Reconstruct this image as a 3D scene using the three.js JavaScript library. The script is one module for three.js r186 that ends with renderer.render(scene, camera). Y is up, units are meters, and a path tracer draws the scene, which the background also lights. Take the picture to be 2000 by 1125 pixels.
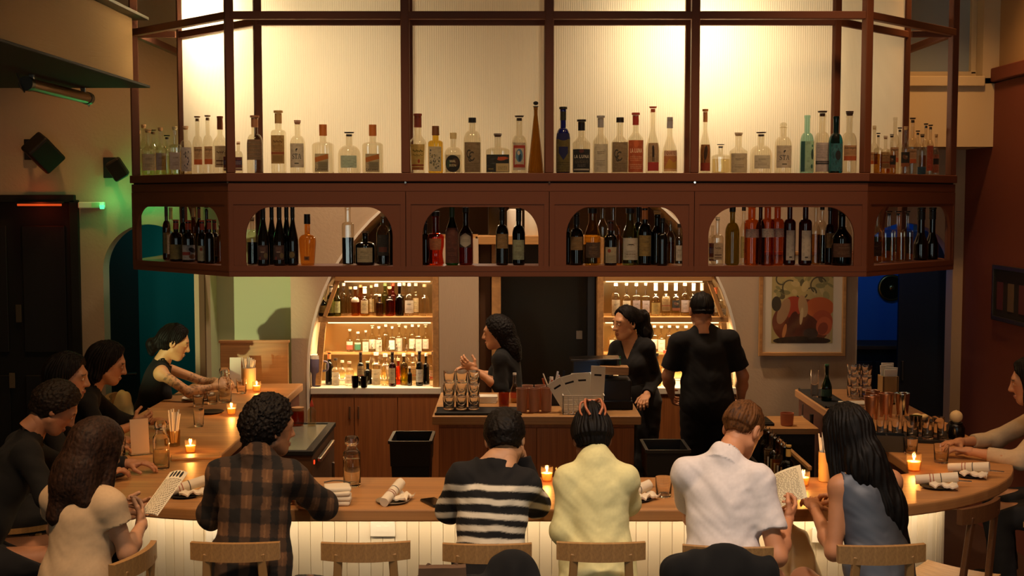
import * as THREE from 'three';
import { mergeGeometries } from 'three/addons/utils/BufferGeometryUtils.js';
import { RoundedBoxGeometry } from 'three/addons/geometries/RoundedBoxGeometry.js';
import { RectAreaLightUniformsLib } from 'three/addons/lights/RectAreaLightUniformsLib.js';
import { createNoise3D } from 'simplex-noise';

// ------------------------------------------------------------------ camera, sky, lights, exposure
const scene = new THREE.Scene();
scene.background = new THREE.Color(0x000000);                    // a closed room at night
const camera = new THREE.PerspectiveCamera(25.37, 2000 / 1125, 0.05, 60);
camera.position.set(0, 2.45, 0);
camera.rotation.x = -Math.atan(172 / 2500);
scene.add(camera);
const renderer = new THREE.WebGLRenderer({ antialias: true });
renderer.toneMapping = THREE.LinearToneMapping;
renderer.toneMappingExposure = 1.0;
renderer.shadowMap.enabled = true;
RectAreaLightUniformsLib.init();

const WARM = 0xffbf7a, AMBER = 0xffa648, CREAM = 0xffdcae;
const spotAt = (color, power, [x, y, z], [tx, ty, tz], angle, penumbra = 1, soft = 3) => {
  const l = new THREE.SpotLight(color, power, 0, angle, penumbra);
  l.position.set(x, y, z); l.target.position.set(tx, ty, tz); l.castShadow = true; l.shadow.radius = soft;
  scene.add(l, l.target); return l;
};
const pointAt = (color, power, [x, y, z], soft = 1) => {
  const l = new THREE.PointLight(color, power); l.position.set(x, y, z); l.castShadow = true; l.shadow.radius = soft; scene.add(l); return l;
};
const areaAt = (color, power, w, h, [x, y, z], [tx, ty, tz]) => {
  const l = new THREE.RectAreaLight(color, power, w, h); l.position.set(x, y, z); l.lookAt(tx, ty, tz); scene.add(l); return l;
};
// ceiling downlights over the guests' side of the bar (their housings are built with the ceiling)
const DOWNLIGHTS = [[-1.9, -3.7, 26, 0xffc993, 'above the woman in the beige top'], [-0.2, -3.5, 15, 0xffdcb8, 'above the striped sweater'], [1.35, -3.6, 24, 0xffe8d6, 'above the man in the white shirt'], [2.9, -4.2, 8, 0xffbf86, 'above the empty right stool'], [-1.2, -6.2, 9, 0xffcf98, 'over the front counter, left'], [0.5, -6.1, 9, 0xffcf98, 'over the middle of the front counter'], [2.0, -6.6, 8, 0xffc080, 'over the right bend of the counter'], [-0.9, -9.0, 22, 0xffd9b4, 'over the left niche'], [0.95, -9.1, 22, 0xffd9b4, 'over the right niche'], [3.0, -8.4, 9, 0xffb870, 'over the right counter arm'], [-3.1, -8.9, 5, 0xffb066, 'over the left passage']];
for (const [x, z, p, c] of DOWNLIGHTS) spotAt(c, p, [x, 4.52, z], [x * 0.96, 0, z - 0.75], 0.85, 1, 5);
// lamps inside the lantern that light its fluted panes from behind: [x, y, z, target x, target y, target z, power]
const LANTERN = [[-1.65, 3.75, -8.55, -2.0, 3.5, -8.1, 8, 'left angled side'], [-1.3, 3.3, -8.75, -1.35, 3.2, -7.8, 3.4, 'leftmost front bay'], [1.1, 3.5, -8.45, 1.1, 3.35, -7.8, 6.5, 'third front bay'], [-0.45, 2.75, -8.9, -0.45, 2.7, -7.8, 1.7, 'second front bay'], [1.7, 3.3, -9.1, 1.9, 3.2, -8.1, 2.2, 'right angled side']];
// evening light from two tall windows behind the camera: [x, radiance]
const WINDOWS = [[-2.1, 3], [1.9, 3.6]];
for (const [x, k] of WINDOWS) areaAt(0xd2e2dc, k, 1.0, 2.2, [x, 2.2, 1.44], [x, 2.2, -4]);
const LANTERN_COLOR = 0xffe8c2;
// ------------------------------------------------------------------ helpers
const V = (x, y, z) => new THREE.Vector3(x, y, z);
const TAU = Math.PI * 2, clamp = THREE.MathUtils.clamp, lerp = THREE.MathUtils.lerp, smooth = THREE.MathUtils.smoothstep;
const rng = (s) => () => { s = (s + 0x6d2b79f5) | 0; let t = Math.imul(s ^ (s >>> 15), 1 | s); t = (t + Math.imul(t ^ (t >>> 7), 61 | t)) ^ t; return ((t ^ (t >>> 14)) >>> 0) / 4294967296; };
const R = rng(77), noise3 = createNoise3D(rng(5));
const taken = new Map();
const numbered = (n) => { const k = taken.get(n) ?? 0; taken.set(n, k + 1); return k ? n + '_' + String(k).padStart(3, '0') : n; };
function tag(o, label, category, group, kind) {
  o.userData.label = label; o.userData.category = category;
  if (group) o.userData.group = group;
  if (kind) o.userData.kind = kind;
  return o;
}
const shade = (m) => { m.castShadow = m.receiveShadow = true; return m; };
function thing(name, label, category, [x, y, z] = [0, 0, 0], turn = 0, group) {
  const o = new THREE.Group(); o.name = numbered(name); scene.add(o); o.position.set(x, y, z); o.rotation.y = turn;
  return tag(o, label, category, group);
}
function part(name, geo, mat, parent, pos, rot) {
  const m = shade(new THREE.Mesh(Array.isArray(geo) ? join(geo) : geo, mat)); m.name = name; parent.add(m);
  if (pos) m.position.set(...pos);
  if (rot) m.rotation.set(...rot);
  return m;
}
function solo(name, geo, mat, label, category, group) { const m = part(numbered(name), geo, mat, scene); return tag(m, label, category, group); }
function struct(name, geo, mat) { const m = part(name, geo, mat, scene); m.userData.kind = 'structure'; return m; }
function copyOf(o, label, pos, turn, group) {
  const c = o.clone(); c.name = numbered(o.name.replace(/_\d{3}$/, '')); c.userData = { ...o.userData }; scene.add(c);
  if (label) c.userData.label = label;
  if (group) c.userData.group = group;
  if (pos) c.position.set(...pos);
  if (turn !== undefined) c.rotation.y = turn;
  return c;
}
function clean(g) { if (g.index) g = g.toNonIndexed(); for (const k of Object.keys(g.attributes)) if (!['position', 'normal', 'uv'].includes(k)) g.deleteAttribute(k); if (!g.attributes.uv) g.setAttribute('uv', new THREE.BufferAttribute(new Float32Array(g.attributes.position.count * 2), 2)); g.clearGroups(); return g; }
const join = (a) => (a.length === 1 ? a[0] : mergeGeometries(a.map(clean)));
const box = (w, h, d, x = 0, y = 0, z = 0, r = 0) => (r ? new RoundedBoxGeometry(w, h, d, 2, Math.min(r, w / 2.01, h / 2.01, d / 2.01)) : new THREE.BoxGeometry(w, h, d)).translate(x, y, z);
const cyl = (r0, r1, h, x = 0, y = 0, z = 0, seg = 20) => new THREE.CylinderGeometry(r1, r0, h, seg).translate(x, y + h / 2, z);
const lathe = (pts, seg = 24) => new THREE.LatheGeometry(pts.map(([r, y]) => new THREE.Vector2(Math.max(r, 0), y)), seg);
const tubeOf = (pts, r, seg = 6, closed = false, n) => new THREE.TubeGeometry(new THREE.CatmullRomCurve3(pts.map((p) => V(...p)), closed), n ?? Math.max(4, pts.length * 4), r, seg, closed);
function bar(a, b, w, h = w, r = 0) {                              // a straight bar of rectangular section between two points
  const A = V(...a), B = V(...b), d = B.clone().sub(A), g = box(w, h, d.length(), 0, 0, 0, r);
  const up = Math.abs(d.clone().normalize().y) > 0.95 ? V(0, 0, 1) : V(0, 1, 0);
  const m = new THREE.Matrix4().lookAt(B, A, up); g.applyMatrix4(m); const c = A.add(B).multiplyScalar(0.5); return g.translate(c.x, c.y, c.z);
}
const turnY = (g, a, x = 0, y = 0, z = 0) => g.rotateY(a).translate(x, y, z);
function prism(pts, y0, y1, holes = [], bevel = 0) {              // plan outline [x, z] raised from y0 to y1
  const s = new THREE.Shape(pts.map(([x, z]) => new THREE.Vector2(x, -z)));
  for (const h of holes) s.holes.push(new THREE.Path(h.map(([x, z]) => new THREE.Vector2(x, -z))));
  const g = new THREE.ExtrudeGeometry(s, { depth: y1 - y0 - 2 * bevel, bevelEnabled: bevel > 0, bevelSize: bevel, bevelThickness: bevel, bevelOffset: -bevel, bevelSegments: 2, curveSegments: 24 });
  return g.rotateX(-Math.PI / 2).translate(0, y0 + bevel, 0);
}
// a wall with holes: outline in (u, y), thickness t, then placed
const slab = (shape, t, bevel = 0) => new THREE.ExtrudeGeometry(shape, { depth: t - 2 * bevel, bevelEnabled: bevel > 0, bevelSize: bevel, bevelThickness: bevel, bevelOffset: -bevel, bevelSegments: 2, curveSegments: 28 }).translate(0, 0, bevel);
const rectShape = (x0, y0, x1, y1) => new THREE.Shape([new THREE.Vector2(x0, y0), new THREE.Vector2(x1, y0), new THREE.Vector2(x1, y1), new THREE.Vector2(x0, y1)]);
const rectPath = (x0, y0, x1, y1) => new THREE.Path([new THREE.Vector2(x0, y0), new THREE.Vector2(x1, y0), new THREE.Vector2(x1, y1), new THREE.Vector2(x0, y1)]);
function archPath(x0, x1, y0, spring, rise, K = THREE.Path) {    // an arch with straight sides to the spring line and an elliptical head
  const p = new K(), c = (x0 + x1) / 2, a = (x1 - x0) / 2, pts = [];
  pts.push(new THREE.Vector2(x0, y0), new THREE.Vector2(x1, y0));
  for (let i = 0; i <= 40; i++) { const t = (i / 40) * Math.PI; pts.push(new THREE.Vector2(c + a * Math.cos(t), spring + rise * Math.sin(t))); }
  p.setFromPoints(pts); return p;
}
// textures ---------------------------------------------------------------------------------------
function texture(n, m, f, srgb) {
  const d = new Uint8Array(n * m * 4);
  for (let y = 0; y < m; y++) for (let x = 0; x < n; x++) { const c = f(x / n, y / m), i = (y * n + x) * 4; for (let k = 0; k < 3; k++) d[i + k] = clamp((c.length ? c[k] : c) * 255, 0, 255); d[i + 3] = 255; }
  const t = new THREE.DataTexture(d, n, m); t.wrapS = t.wrapT = THREE.RepeatWrapping; t.magFilter = THREE.LinearFilter; t.minFilter = THREE.LinearFilter; if (srgb) t.colorSpace = THREE.SRGBColorSpace; t.needsUpdate = true; return t;
}
const tile = (u, v, fu, fv, s) => { const a = u * TAU, b = v * TAU; return noise3(Math.cos(a) * fu / TAU + s, Math.sin(a) * fu / TAU + Math.cos(b) * fv / TAU, Math.sin(b) * fv / TAU - s); };
const woodMap = texture(256, 512, (u, v) => {                      // grain runs along v
  const w = tile(u, v, 14, 2, 3) * 0.6 + tile(u, v, 60, 3, 9) * 0.35 + tile(u, v, 5, 1.5, 1) * 0.5, k = 0.86 + 0.1 * w; return [k, k * (0.985 + 0.01 * w), k * 0.97];
}, true);
const plasterBump = texture(256, 256, (u, v) => 0.5 + 0.2 * tile(u, v, 22, 22, 4) + 0.15 * tile(u, v, 60, 60, 8));
const weaveBump = texture(64, 64, (u, v) => 0.5 + 0.25 * Math.sin(u * TAU * 8) + 0.25 * Math.sin(v * TAU * 8));
const rep = (t, x, y, turn = 0) => { const c = t.clone(); c.repeat.set(x, y); c.rotation = turn; c.needsUpdate = true; return c; };
// materials --------------------------------------------------------------------------------------
const std = (color, roughness = 0.6, extra = {}) => new THREE.MeshStandardMaterial({ color, roughness, ...extra });
const phys = (color, roughness, extra) => new THREE.MeshPhysicalMaterial({ color, roughness, ...extra });
const glassOf = (color, rough = 0.04, extra = {}) => phys(color, rough, { transmission: 1, thickness: 0, ior: 1.5, ...extra });
const glow = (color, k) => new THREE.MeshStandardMaterial({ color: 0x111111, emissive: color, emissiveIntensity: k, roughness: 0.6 });
const woodOf = (color, rough, u = 3, v = 1, turn = 0) => std(color, rough, { map: rep(woodMap, u, v, turn) });
const M = {
  plaster: std(0xb9a48a, 0.9, { bumpMap: rep(plasterBump, 1.2, 1.2), bumpScale: 0.0015 }),
  plasterTan: std(0xa8895e, 0.9, { bumpMap: rep(plasterBump, 1.2, 1.2), bumpScale: 0.0015 }),
  redwall: std(0x6e3420, 0.85, { bumpMap: rep(plasterBump, 1.5, 1.5), bumpScale: 0.001 }),
  cream: std(0xcdbb96, 0.85), ceiling: std(0x8d7a60, 0.95), floor: woodOf(0x4a3220, 0.5, 0.6, 0.3),
  paint: std(0x6e3d24, 0.62), paintIn: std(0x5a2b1a, 0.7), gap: std(0x120806, 0.9),
  oak: woodOf(0xc8965a, 0.45, 2, 0.6, Math.PI / 2), counter: woodOf(0xc8925a, 0.42, 1.6, 0.25, Math.PI / 2), cabinet: woodOf(0xb26e38, 0.5, 3, 1), chair: woodOf(0xb48a54, 0.5, 8, 2), chairDark: woodOf(0x6a4322, 0.5, 8, 2),
  plank: std(0xe9dcc0, 0.6), black: std(0x0b0a09, 0.6), blackGloss: std(0x0a0909, 0.25), darkdoor: std(0x3d3722, 0.55), nearblack: std(0x070806, 0.8),
  white: std(0xe8e2d4, 0.6), paper: std(0xe6dfcc, 0.85), stone: std(0xe4dcc8, 0.4), steel: std(0xb9b4aa, 0.28, { metalness: 1 }), darksteel: std(0x57524a, 0.4, { metalness: 1 }), brass: std(0xb98a45, 0.3, { metalness: 1 }), copper: std(0xd9a684, 0.3, { metalness: 1 }), chrome: std(0xe0dcd2, 0.1, { metalness: 1 }),
  napkin: std(0xdccfb6, 0.95), cork: std(0xb98a5c, 0.9), glass: phys(0xffffff, 0.02, { transmission: 1, thickness: 0.003, ior: 1.45 }), glassWarm: glassOf(0xfffdf8, 0.03), glassClear: glassOf(0xffffff, 0.03), water: glassOf(0xf4efe0, 0.02, { ior: 1.33 }),
  teal: std(0x2f8f86, 0.85), blue: std(0x3a74b0, 0.85), greenwall: std(0xc6cca8, 0.9), brown: std(0x5a3a1c, 0.7), mirror: std(0x8b6a3c, 0.2, { metalness: 0.6 }), mat: std(0x15130f, 0.85), orange: std(0xc05a22, 0.6), terracotta: std(0xa9603a, 0.8),
};
// ------------------------------------------------------------------ the room
struct('floor', box(8.6, 0.1, 14, -0.4, -0.05, -5.2), M.floor);
const ceiling = struct('ceiling', box(8.6, 0.12, 14, -0.4, 4.66, -5.2), M.ceiling);
struct('wall_left', box(0.14, 4.6, 14, -4.47, 2.3, -5.2), M.plasterTan);
struct('wall_right', box(0.14, 4.6, 14, 3.63, 2.3, -5.2), M.plasterTan);
{ // the street wall behind the camera with its two tall windows
  const s = rectShape(-4.4, 0, 3.56, 4.6); for (const [x] of WINDOWS) s.holes.push(rectPath(x - 0.52, 1.08, x + 0.52, 3.32));
  struct('wall_front', slab(s, 0.14).translate(0, 0, 1.53), M.plasterTan);
  WINDOWS.forEach(([x], i) => { const w = struct('window_' + (i + 2), [box(0.06, 2.24, 0.08, x - 0.5, 2.2, 1.6), box(0.06, 2.24, 0.08, x + 0.5, 2.2, 1.6), box(1.04, 0.06, 0.08, x, 1.1, 1.6), box(1.04, 0.06, 0.08, x, 3.3, 1.6)], M.brown); part('glowing_pane', box(0.98, 2.2, 0.01, x, 2.2, 1.63), glow(0xd2e2dc, 0.8), w); });
}
{ // the back wall with its door, two arched passages, the alcove and the great arch
  const s = rectShape(-4.4, 0, 3.56, 4.6);
  s.holes.push(rectPath(-4.36, 0.02, -3.44, 2.43), archPath(-3.2, -2.49, 0.02, 1.9, 0.36), rectPath(-2.4, 0.02, -1.735, 2.22), archPath(-1.6, 1.78, 0.02, 1.09, 1.69), archPath(2.71, 3.45, 0.02, 1.9, 0.37));
  const w = struct('wall_back', slab(s, 0.15).translate(0, 0, -10.15), M.plaster);
  part('corner_trim', box(0.045, 2.2, 0.03, -2.425, 1.1, -9.987, 0.004), M.brown, w);
  part('arch_edge', new THREE.ExtrudeGeometry((() => { const o = archPath(-1.615, 1.795, 0.02, 1.09, 1.705, THREE.Shape); o.holes.push(archPath(-1.595, 1.775, 0.02, 1.09, 1.685)); return o; })(), { depth: 0.012, bevelEnabled: false, curveSegments: 40 }).translate(0, 0, -10), M.white, w);
}
{ // behind the passages
  const left = struct('wall_passage_left', [box(1.6, 2.6, 0.08, -2.95, 1.3, -11.5), box(0.04, 2.6, 1.35, -2.465, 1.3, -10.83)], M.teal);
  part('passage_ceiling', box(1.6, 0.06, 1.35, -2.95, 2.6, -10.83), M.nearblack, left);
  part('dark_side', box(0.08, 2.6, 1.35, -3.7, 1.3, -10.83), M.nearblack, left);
  const d = struct('door_1', box(0.5, 2.2, 0.04, 0, 1.1, 0, 0.006), M.nearblack); d.position.set(-3.36, 0, -10.6); d.rotation.y = 0.5;
  part('door_handle', [cyl(0.012, 0.012, 0.05).rotateX(Math.PI / 2).translate(0.2, 1.0, 0.02), box(0.1, 0.018, 0.014, 0.16, 1.0, 0.07, 0.004)], M.darksteel, d);
  const r = struct('wall_passage_right', [box(1.7, 2.6, 0.08, 3.2, 1.3, -11.4), box(0.08, 2.6, 1.25, 2.62, 1.3, -10.78), box(0.08, 2.6, 1.25, 3.95, 1.3, -10.78)], M.blue);
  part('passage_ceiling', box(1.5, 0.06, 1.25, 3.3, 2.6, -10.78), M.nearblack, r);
  const e = struct('door_2', box(0.5, 2.2, 0.045, 0, 1.1, 0, 0.006), std(0x0b1626, 0.6)); e.position.set(3.42, 0, -10.45); e.rotation.y = -0.12;
  part('door_handle', box(0.02, 0.16, 0.02, -0.21, 1.05, 0.035, 0.004), M.darksteel, e);
  struct('wall_alcove', [box(0.86, 2.35, 0.06, -2.07, 1.17, -10.43), box(0.04, 2.35, 0.27, -2.425, 1.17, -10.29), box(0.06, 2.35, 0.3, -1.69, 1.17, -10.28), box(0.86, 0.06, 0.3, -2.07, 2.28, -10.28)], M.greenwall);
}
{ // the black double door at the far left
  const d = struct('door_3', box(0.92, 2.43, 0.05, -3.9, 1.215, -10.06, 0.004), M.nearblack);
  for (const x of [-4.13, -3.67]) for (const [y, h] of [[0.62, 0.9], [1.75, 1.0]]) part('door_panel', box(0.34, h, 0.02, x, y, -10.03, 0.008), M.black, d);
  part('push_plate', box(0.045, 0.14, 0.008, -3.875, 1.56, -10.012, 0.003), std(0x4a4030, 0.5), d);
  part('push_plate', box(0.045, 0.12, 0.008, -3.94, 1.03, -10.012, 0.003), std(0x6a5c46, 0.5), d);
  struct('trim_1', [box(0.07, 2.45, 0.04, -3.41, 1.225, -9.985, 0.006), box(1.0, 0.06, 0.04, -3.9, 2.46, -9.985, 0.006)], M.nearblack);
}
{ // boxed-in soffit, clerestory opening and the red panelling on the right
  struct('wall_soffit', [box(1.3, 0.5, 0.56, 2.91, 3.09, -9.72), box(0.12, 1.3, 0.56, 3.5, 3.95, -9.72), box(1.1, 1.2, 0.06, 2.9, 4.0, -9.93)], M.cream);
  struct('trim_2', box(1.06, 0.075, 0.05, 2.92, 3.315, -9.43, 0.008), M.cream);
  const w = struct('window_1', [box(1.06, 0.04, 0.06, 2.92, 3.38, -9.6, 0.005), box(0.04, 1.2, 0.06, 3.42, 3.98, -9.6, 0.005), box(0.04, 1.2, 0.06, 2.4, 3.98, -9.6, 0.005)], M.cream);
  part('pane', box(1.0, 1.2, 0.012, 2.91, 3.98, -9.62), std(0x93a0a6, 0.25), w);
  struct('wall_panelling', box(0.03, 3.3, 5.4, 3.545, 1.65, -7.3), M.redwall);
  struct('trim_3', box(0.06, 0.1, 5.4, 3.53, 3.36, -7.3, 0.01), M.redwall);
}
{ // the service duct along the left wall
  const d = struct('beam', box(1.04, 0.41, 5.2, -2.88, 3.375, -5.45, 0.01), M.plasterTan);
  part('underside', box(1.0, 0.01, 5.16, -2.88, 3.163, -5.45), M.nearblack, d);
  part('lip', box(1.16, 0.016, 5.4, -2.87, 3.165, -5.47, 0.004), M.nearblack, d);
  part('lip', box(1.16, 0.02, 5.4, -2.87, 3.59, -5.47, 0.004), M.darkdoor, d);
  const t = thing('tube_heater', 'long brown metal tube heater hung under the dark duct', 'heater', [-2.72, 3.1, -7.75]);
  part('tube', cyl(0.036, 0.036, 1.0, 0, -0.5, 0, 24).rotateX(Math.PI / 2), std(0x7a5630, 0.35, { metalness: 0.7 }), t);
  for (const s of [-1, 1]) { part('end_cap', cyl(0.041, 0.041, 0.05, 0, -0.025, 0, 24).rotateX(Math.PI / 2), M.darksteel, t, [0, 0, s * 0.51]); part('bracket', box(0.03, 0.08, 0.02, 0, 0.045, s * 0.44, 0.004), M.steel, t); part('cable', tubeOf([[-0.05, 0.07, s * 0.53], [-0.02, -0.02, s * 0.545], [0.0, -0.05, s * 0.55]], 0.005), M.steel, t); }
}
function speaker(pos, ry, rx, s, label) {
  const t = thing('wall_speaker', label, 'speaker', pos); const g = new THREE.Group();
  part('cabinet', box(0.2 * s, 0.26 * s, 0.17 * s, 0, 0, 0.09, 0.02), M.black, t, null, [rx, ry, 0.5]);
  part('grille', box(0.17 * s, 0.23 * s, 0.01, 0, 0, 0.09 + 0.088 * s, 0.004), M.mat, t, null, [rx, ry, 0.5]);
  part('wall_plate', box(0.1, 0.16, 0.02, -0.1, 0, -0.11, 0.004), M.black, t); part('bracket', bar([-0.1, 0, -0.1], [0, 0, 0.04], 0.03), M.black, t);
}
speaker([-3.63, 2.84, -9.86], 0.7, 0.5, 0.95, 'black tilted speaker bracketed on the tan wall above the dark door');
speaker([-3.02, 2.7, -9.86], 0.2, 0.2, 0.6, 'small black speaker on the wall behind the left end of the lantern shelf');
{ // lights at the far left: orange strip over the door and a green emergency light
  const s = thing('neon_strip_light', 'thin orange-red strip light glowing over the black door', 'light', [-3.66, 2.412, -9.93]);
  part('glowing_tube', cyl(0.009, 0.009, 0.34, 0, -0.17, 0, 10).rotateZ(Math.PI / 2), glow(0xff5a22, 0.6), s); part('channel', box(0.37, 0.015, 0.04, 0, 0.018, -0.01, 0.004), M.black, s);
  pointAt(0xff4a18, 0.06, [-3.66, 2.395, -9.88], 2);
  const e = thing('emergency_light', 'small emergency light with a green lamp beside the black door', 'light', [-3.24, 2.41, -9.95]);
  part('housing', box(0.2, 0.05, 0.06, -0.02, 0, 0, 0.01), M.white, e); part('green_lamp', cyl(0.016, 0.02, 0.03, 0.07, -0.03, 0.035, 14), glow(0x5affa0, 1.6), e); part('cover', box(0.06, 0.04, 0.03, 0.02, 0.0, 0.03, 0.006), glassOf(0xd8f0d8, 0.2), e);
  const x = thing('exit_light', 'green glowing exit light on the wall over the left passage behind the lantern', 'light', [-2.8, 2.52, -9.93]); part('housing', box(0.22, 0.07, 0.05, 0, 0, -0.02, 0.008), M.black, x); part('glowing_panel', box(0.2, 0.05, 0.006, 0, 0, 0.008), glow(0x40d070, 1), x); pointAt(0x3cc468, 0.3, [-2.8, 2.5, -9.8], 3);
  pointAt(0x48d070, 0.09, [-3.12, 2.46, -9.86], 3);
}
// coloured lamps: a teal batten in the left passage, a blue one in the right, a green spotlight on the left wall
{
  const lamp = (name, label, pos, color, k) => { const t = thing(name, label, 'light', pos); part('housing', box(0.5, 0.05, 0.07, 0, 0.03, 0, 0.01), M.black, t); part('glowing_tube', cyl(0.016, 0.016, 0.46, 0, -0.23, 0, 12).rotateZ(Math.PI / 2).translate(0, -0.01, 0), glow(color, k), t); return t; };
  lamp('batten_light', 'teal tube light hidden at the ceiling of the left passage', [-2.8, 2.48, -10.32], 0x2fb8a8, 1);
  areaAt(0x2aa6a6, 42, 0.46, 0.06, [-2.8, 2.44, -10.32], [-2.55, 1.2, -11.2]);
  lamp('batten_light', 'blue tube light hidden at the ceiling of the right passage', [3.0, 2.48, -10.32], 0x2f6cff, 1);
  areaAt(0x62a0ff, 24, 0.46, 0.06, [3.0, 2.44, -10.32], [2.95, 1.5, -11.3]);
  const g = thing('wall_spotlight', 'green wall spotlight aimed along the left side of the bar', 'light', [-4.33, 1.62, -4.0]);
  part('can', cyl(0.05, 0.06, 0.16, 0, -0.08, 0, 20).rotateX(-Math.PI / 2).rotateY(-0.37), M.black, g); part('glowing_lens', cyl(0.045, 0.045, 0.006, 0, 0, 0, 20).rotateX(-Math.PI / 2).translate(0, 0, -0.086).rotateY(-0.37), glow(0xb8d860, 1), g); part('arm', bar([-0.07, 0, 0], [0, 0, 0], 0.03), M.black, g);
  spotAt(0xe8e8a8, 78, [-4.28, 1.62, -4.13], [-2.04, 1.62, -10.4], 0.105, 0.35, 2);
}
for (const [x, z, , c, w] of DOWNLIGHTS) {
  const t = thing('ceiling_downlight', 'recessed white-ringed ceiling downlight ' + w, 'light', [x, 4.6, z], 0, 'ceiling downlights');
  part('ring', new THREE.TorusGeometry(0.07, 0.012, 8, 24).rotateX(Math.PI / 2), M.white, t); part('glowing_lens', cyl(0.06, 0.06, 0.01, 0, -0.012, 0, 24), glow(c, 1), t);
}
// ------------------------------------------------------------------ the lantern over the bar: an eight-sided ring of shelves, posts and fluted panes
const L = { y0: 2.0, floor: 2.062, band: 2.5, shelf: 2.607, rail: 3.52, top: 4.6, w: 0.3 };
const ring = [[-2.46, -9.92], [-2.46, -8.3], [-1.66, -7.5], [2.08, -7.5], [2.86, -8.28], [2.86, -9.92]];
function inset(path, d) {                                          // the ring moved inwards by d
  return path.map((p, i) => {
    const n = (a, b) => { const dx = b[0] - a[0], dz = b[1] - a[1], l = Math.hypot(dx, dz); return [-dz / l, dx / l]; };
    const a = i ? n(path[i - 1], p) : n(p, path[i + 1]), b = i < path.length - 1 ? n(p, path[i + 1]) : n(path[i - 1], p), k = 1 + a[0] * b[0] + a[1] * b[1];
    return [p[0] - ((a[0] + b[0]) / k) * d * -1, p[1] - ((a[1] + b[1]) / k) * d * -1];
  });
}
const innerSign = inset(ring, 0.1)[2][1] < -7.5 ? 1 : -1;
const into = (d) => inset(ring, d * innerSign);
const ringBand = (d0, d1) => [...into(d0), ...into(d1).reverse()];
const lantern = thing('bar_lantern', 'dark red lantern of posts, arched bottle shelf and glowing fluted panes hung over the bar', 'shelf');
part('floor_board', prism(ringBand(0.0, 0.32), L.y0, L.floor, [], 0.003), M.paint, lantern);
part('shelf_board', prism(ringBand(-0.01, 0.33), 2.558, L.shelf, [], 0.004), M.paint, lantern);
part('shadow_gap', prism(ringBand(0.012, 0.04), 2.549, 2.559), M.gap, lantern);
part('top_board', prism(ringBand(0.014, 0.31), 2.47, 2.55), M.paint, lantern);
part('band', prism(ringBand(0, 0.02), L.band, 2.55, [], 0.002), M.paint, lantern);
const BAYS = [-1.66, -0.622, 0.218, 1.067, 2.08];
const OPEN = [[-1.56, -0.7, 0.15], [-0.525, 0.155, 0.14], [0.318, 1.0, 0.14], [1.152, 2.005, 0.16]];
function openingPath(x0, x1, r, K = THREE.Path) {
  const p = new K(), a = [], yt = 2.408, y0 = L.floor + 0.001, ry = 0.17;
  a.push(new THREE.Vector2(x0, y0), new THREE.Vector2(x1, y0));
  for (let i = 0; i <= 12; i++) { const t = (i / 12) * Math.PI / 2; a.push(new THREE.Vector2(x1 - r + r * Math.cos(t), yt - ry + ry * Math.sin(t))); }
  for (let i = 0; i <= 12; i++) { const t = Math.PI / 2 + (i / 12) * Math.PI / 2; a.push(new THREE.Vector2(x0 + r + r * Math.cos(t), yt - ry + ry * Math.sin(t))); }
  p.setFromPoints(a); return p;
}
function arcadePanel(a, b, opening, flat) {                        // an arched panel between two points of the ring
  const len = Math.hypot(b[0] - a[0], b[1] - a[1]), s = rectShape(0.004, L.floor - 0.03, len - 0.004, L.band - 0.002);
  s.holes.push(openingPath(...opening));
  const g = [slab(s, 0.018, 0.002)];
  // raised border round the panel
  const f = rectShape(0.002, L.floor - 0.03, len - 0.002, L.band - 0.001); f.holes.push(rectPath(flat[0], L.floor + 0.001, len - flat[1], L.band - 0.075)); g.push(slab(f, 0.006).translate(0, 0, 0.016));
  const m = part('arcade_panel', g, M.paint, lantern); m.position.set(a[0], 0, a[1]); m.rotation.y = -Math.atan2(b[1] - a[1], b[0] - a[0]); m.translateZ(-0.02); return m;
}
for (let i = 0; i < 4; i++) arcadePanel([BAYS[i], -7.5], [BAYS[i + 1], -7.5], [OPEN[i][0] - BAYS[i], OPEN[i][1] - BAYS[i], OPEN[i][2]], [i ? 0.03 : 0.03, 0.03]);
const chamferL = Math.hypot(0.8, 0.8), chamferR = Math.hypot(0.78, 0.78);
arcadePanel(ring[1], ring[2], [0.05, chamferL - 0.09, 0.14], [0.02, 0.04]);
arcadePanel(ring[3], ring[4], [0.09, chamferR - 0.05, 0.14], [0.04, 0.02]);
for (const [i, j] of [[0, 1], [4, 5]]) { const a = ring[i], b = ring[j], n = Math.hypot(b[0] - a[0], b[1] - a[1]); arcadePanel(a, b, [0.1, n - 0.1, 0.16], [0.03, 0.03]); }
// stiles behind the joints of the panels
for (const [x, z, t] of [...BAYS.slice(1, 4).map((b) => [b, -7.535, 0]), [-1.652, -7.535, Math.PI / 8], [2.072, -7.535, -Math.PI / 8], [-2.43, -8.31, Math.PI / 8], [2.83, -8.29, -Math.PI / 8]]) part('stile', box(0.05, L.band - L.floor, 0.022, 0, (L.band + L.floor) / 2, 0, 0.003), M.paint, lantern, [x, 0, z], [0, t, 0]);
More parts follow.
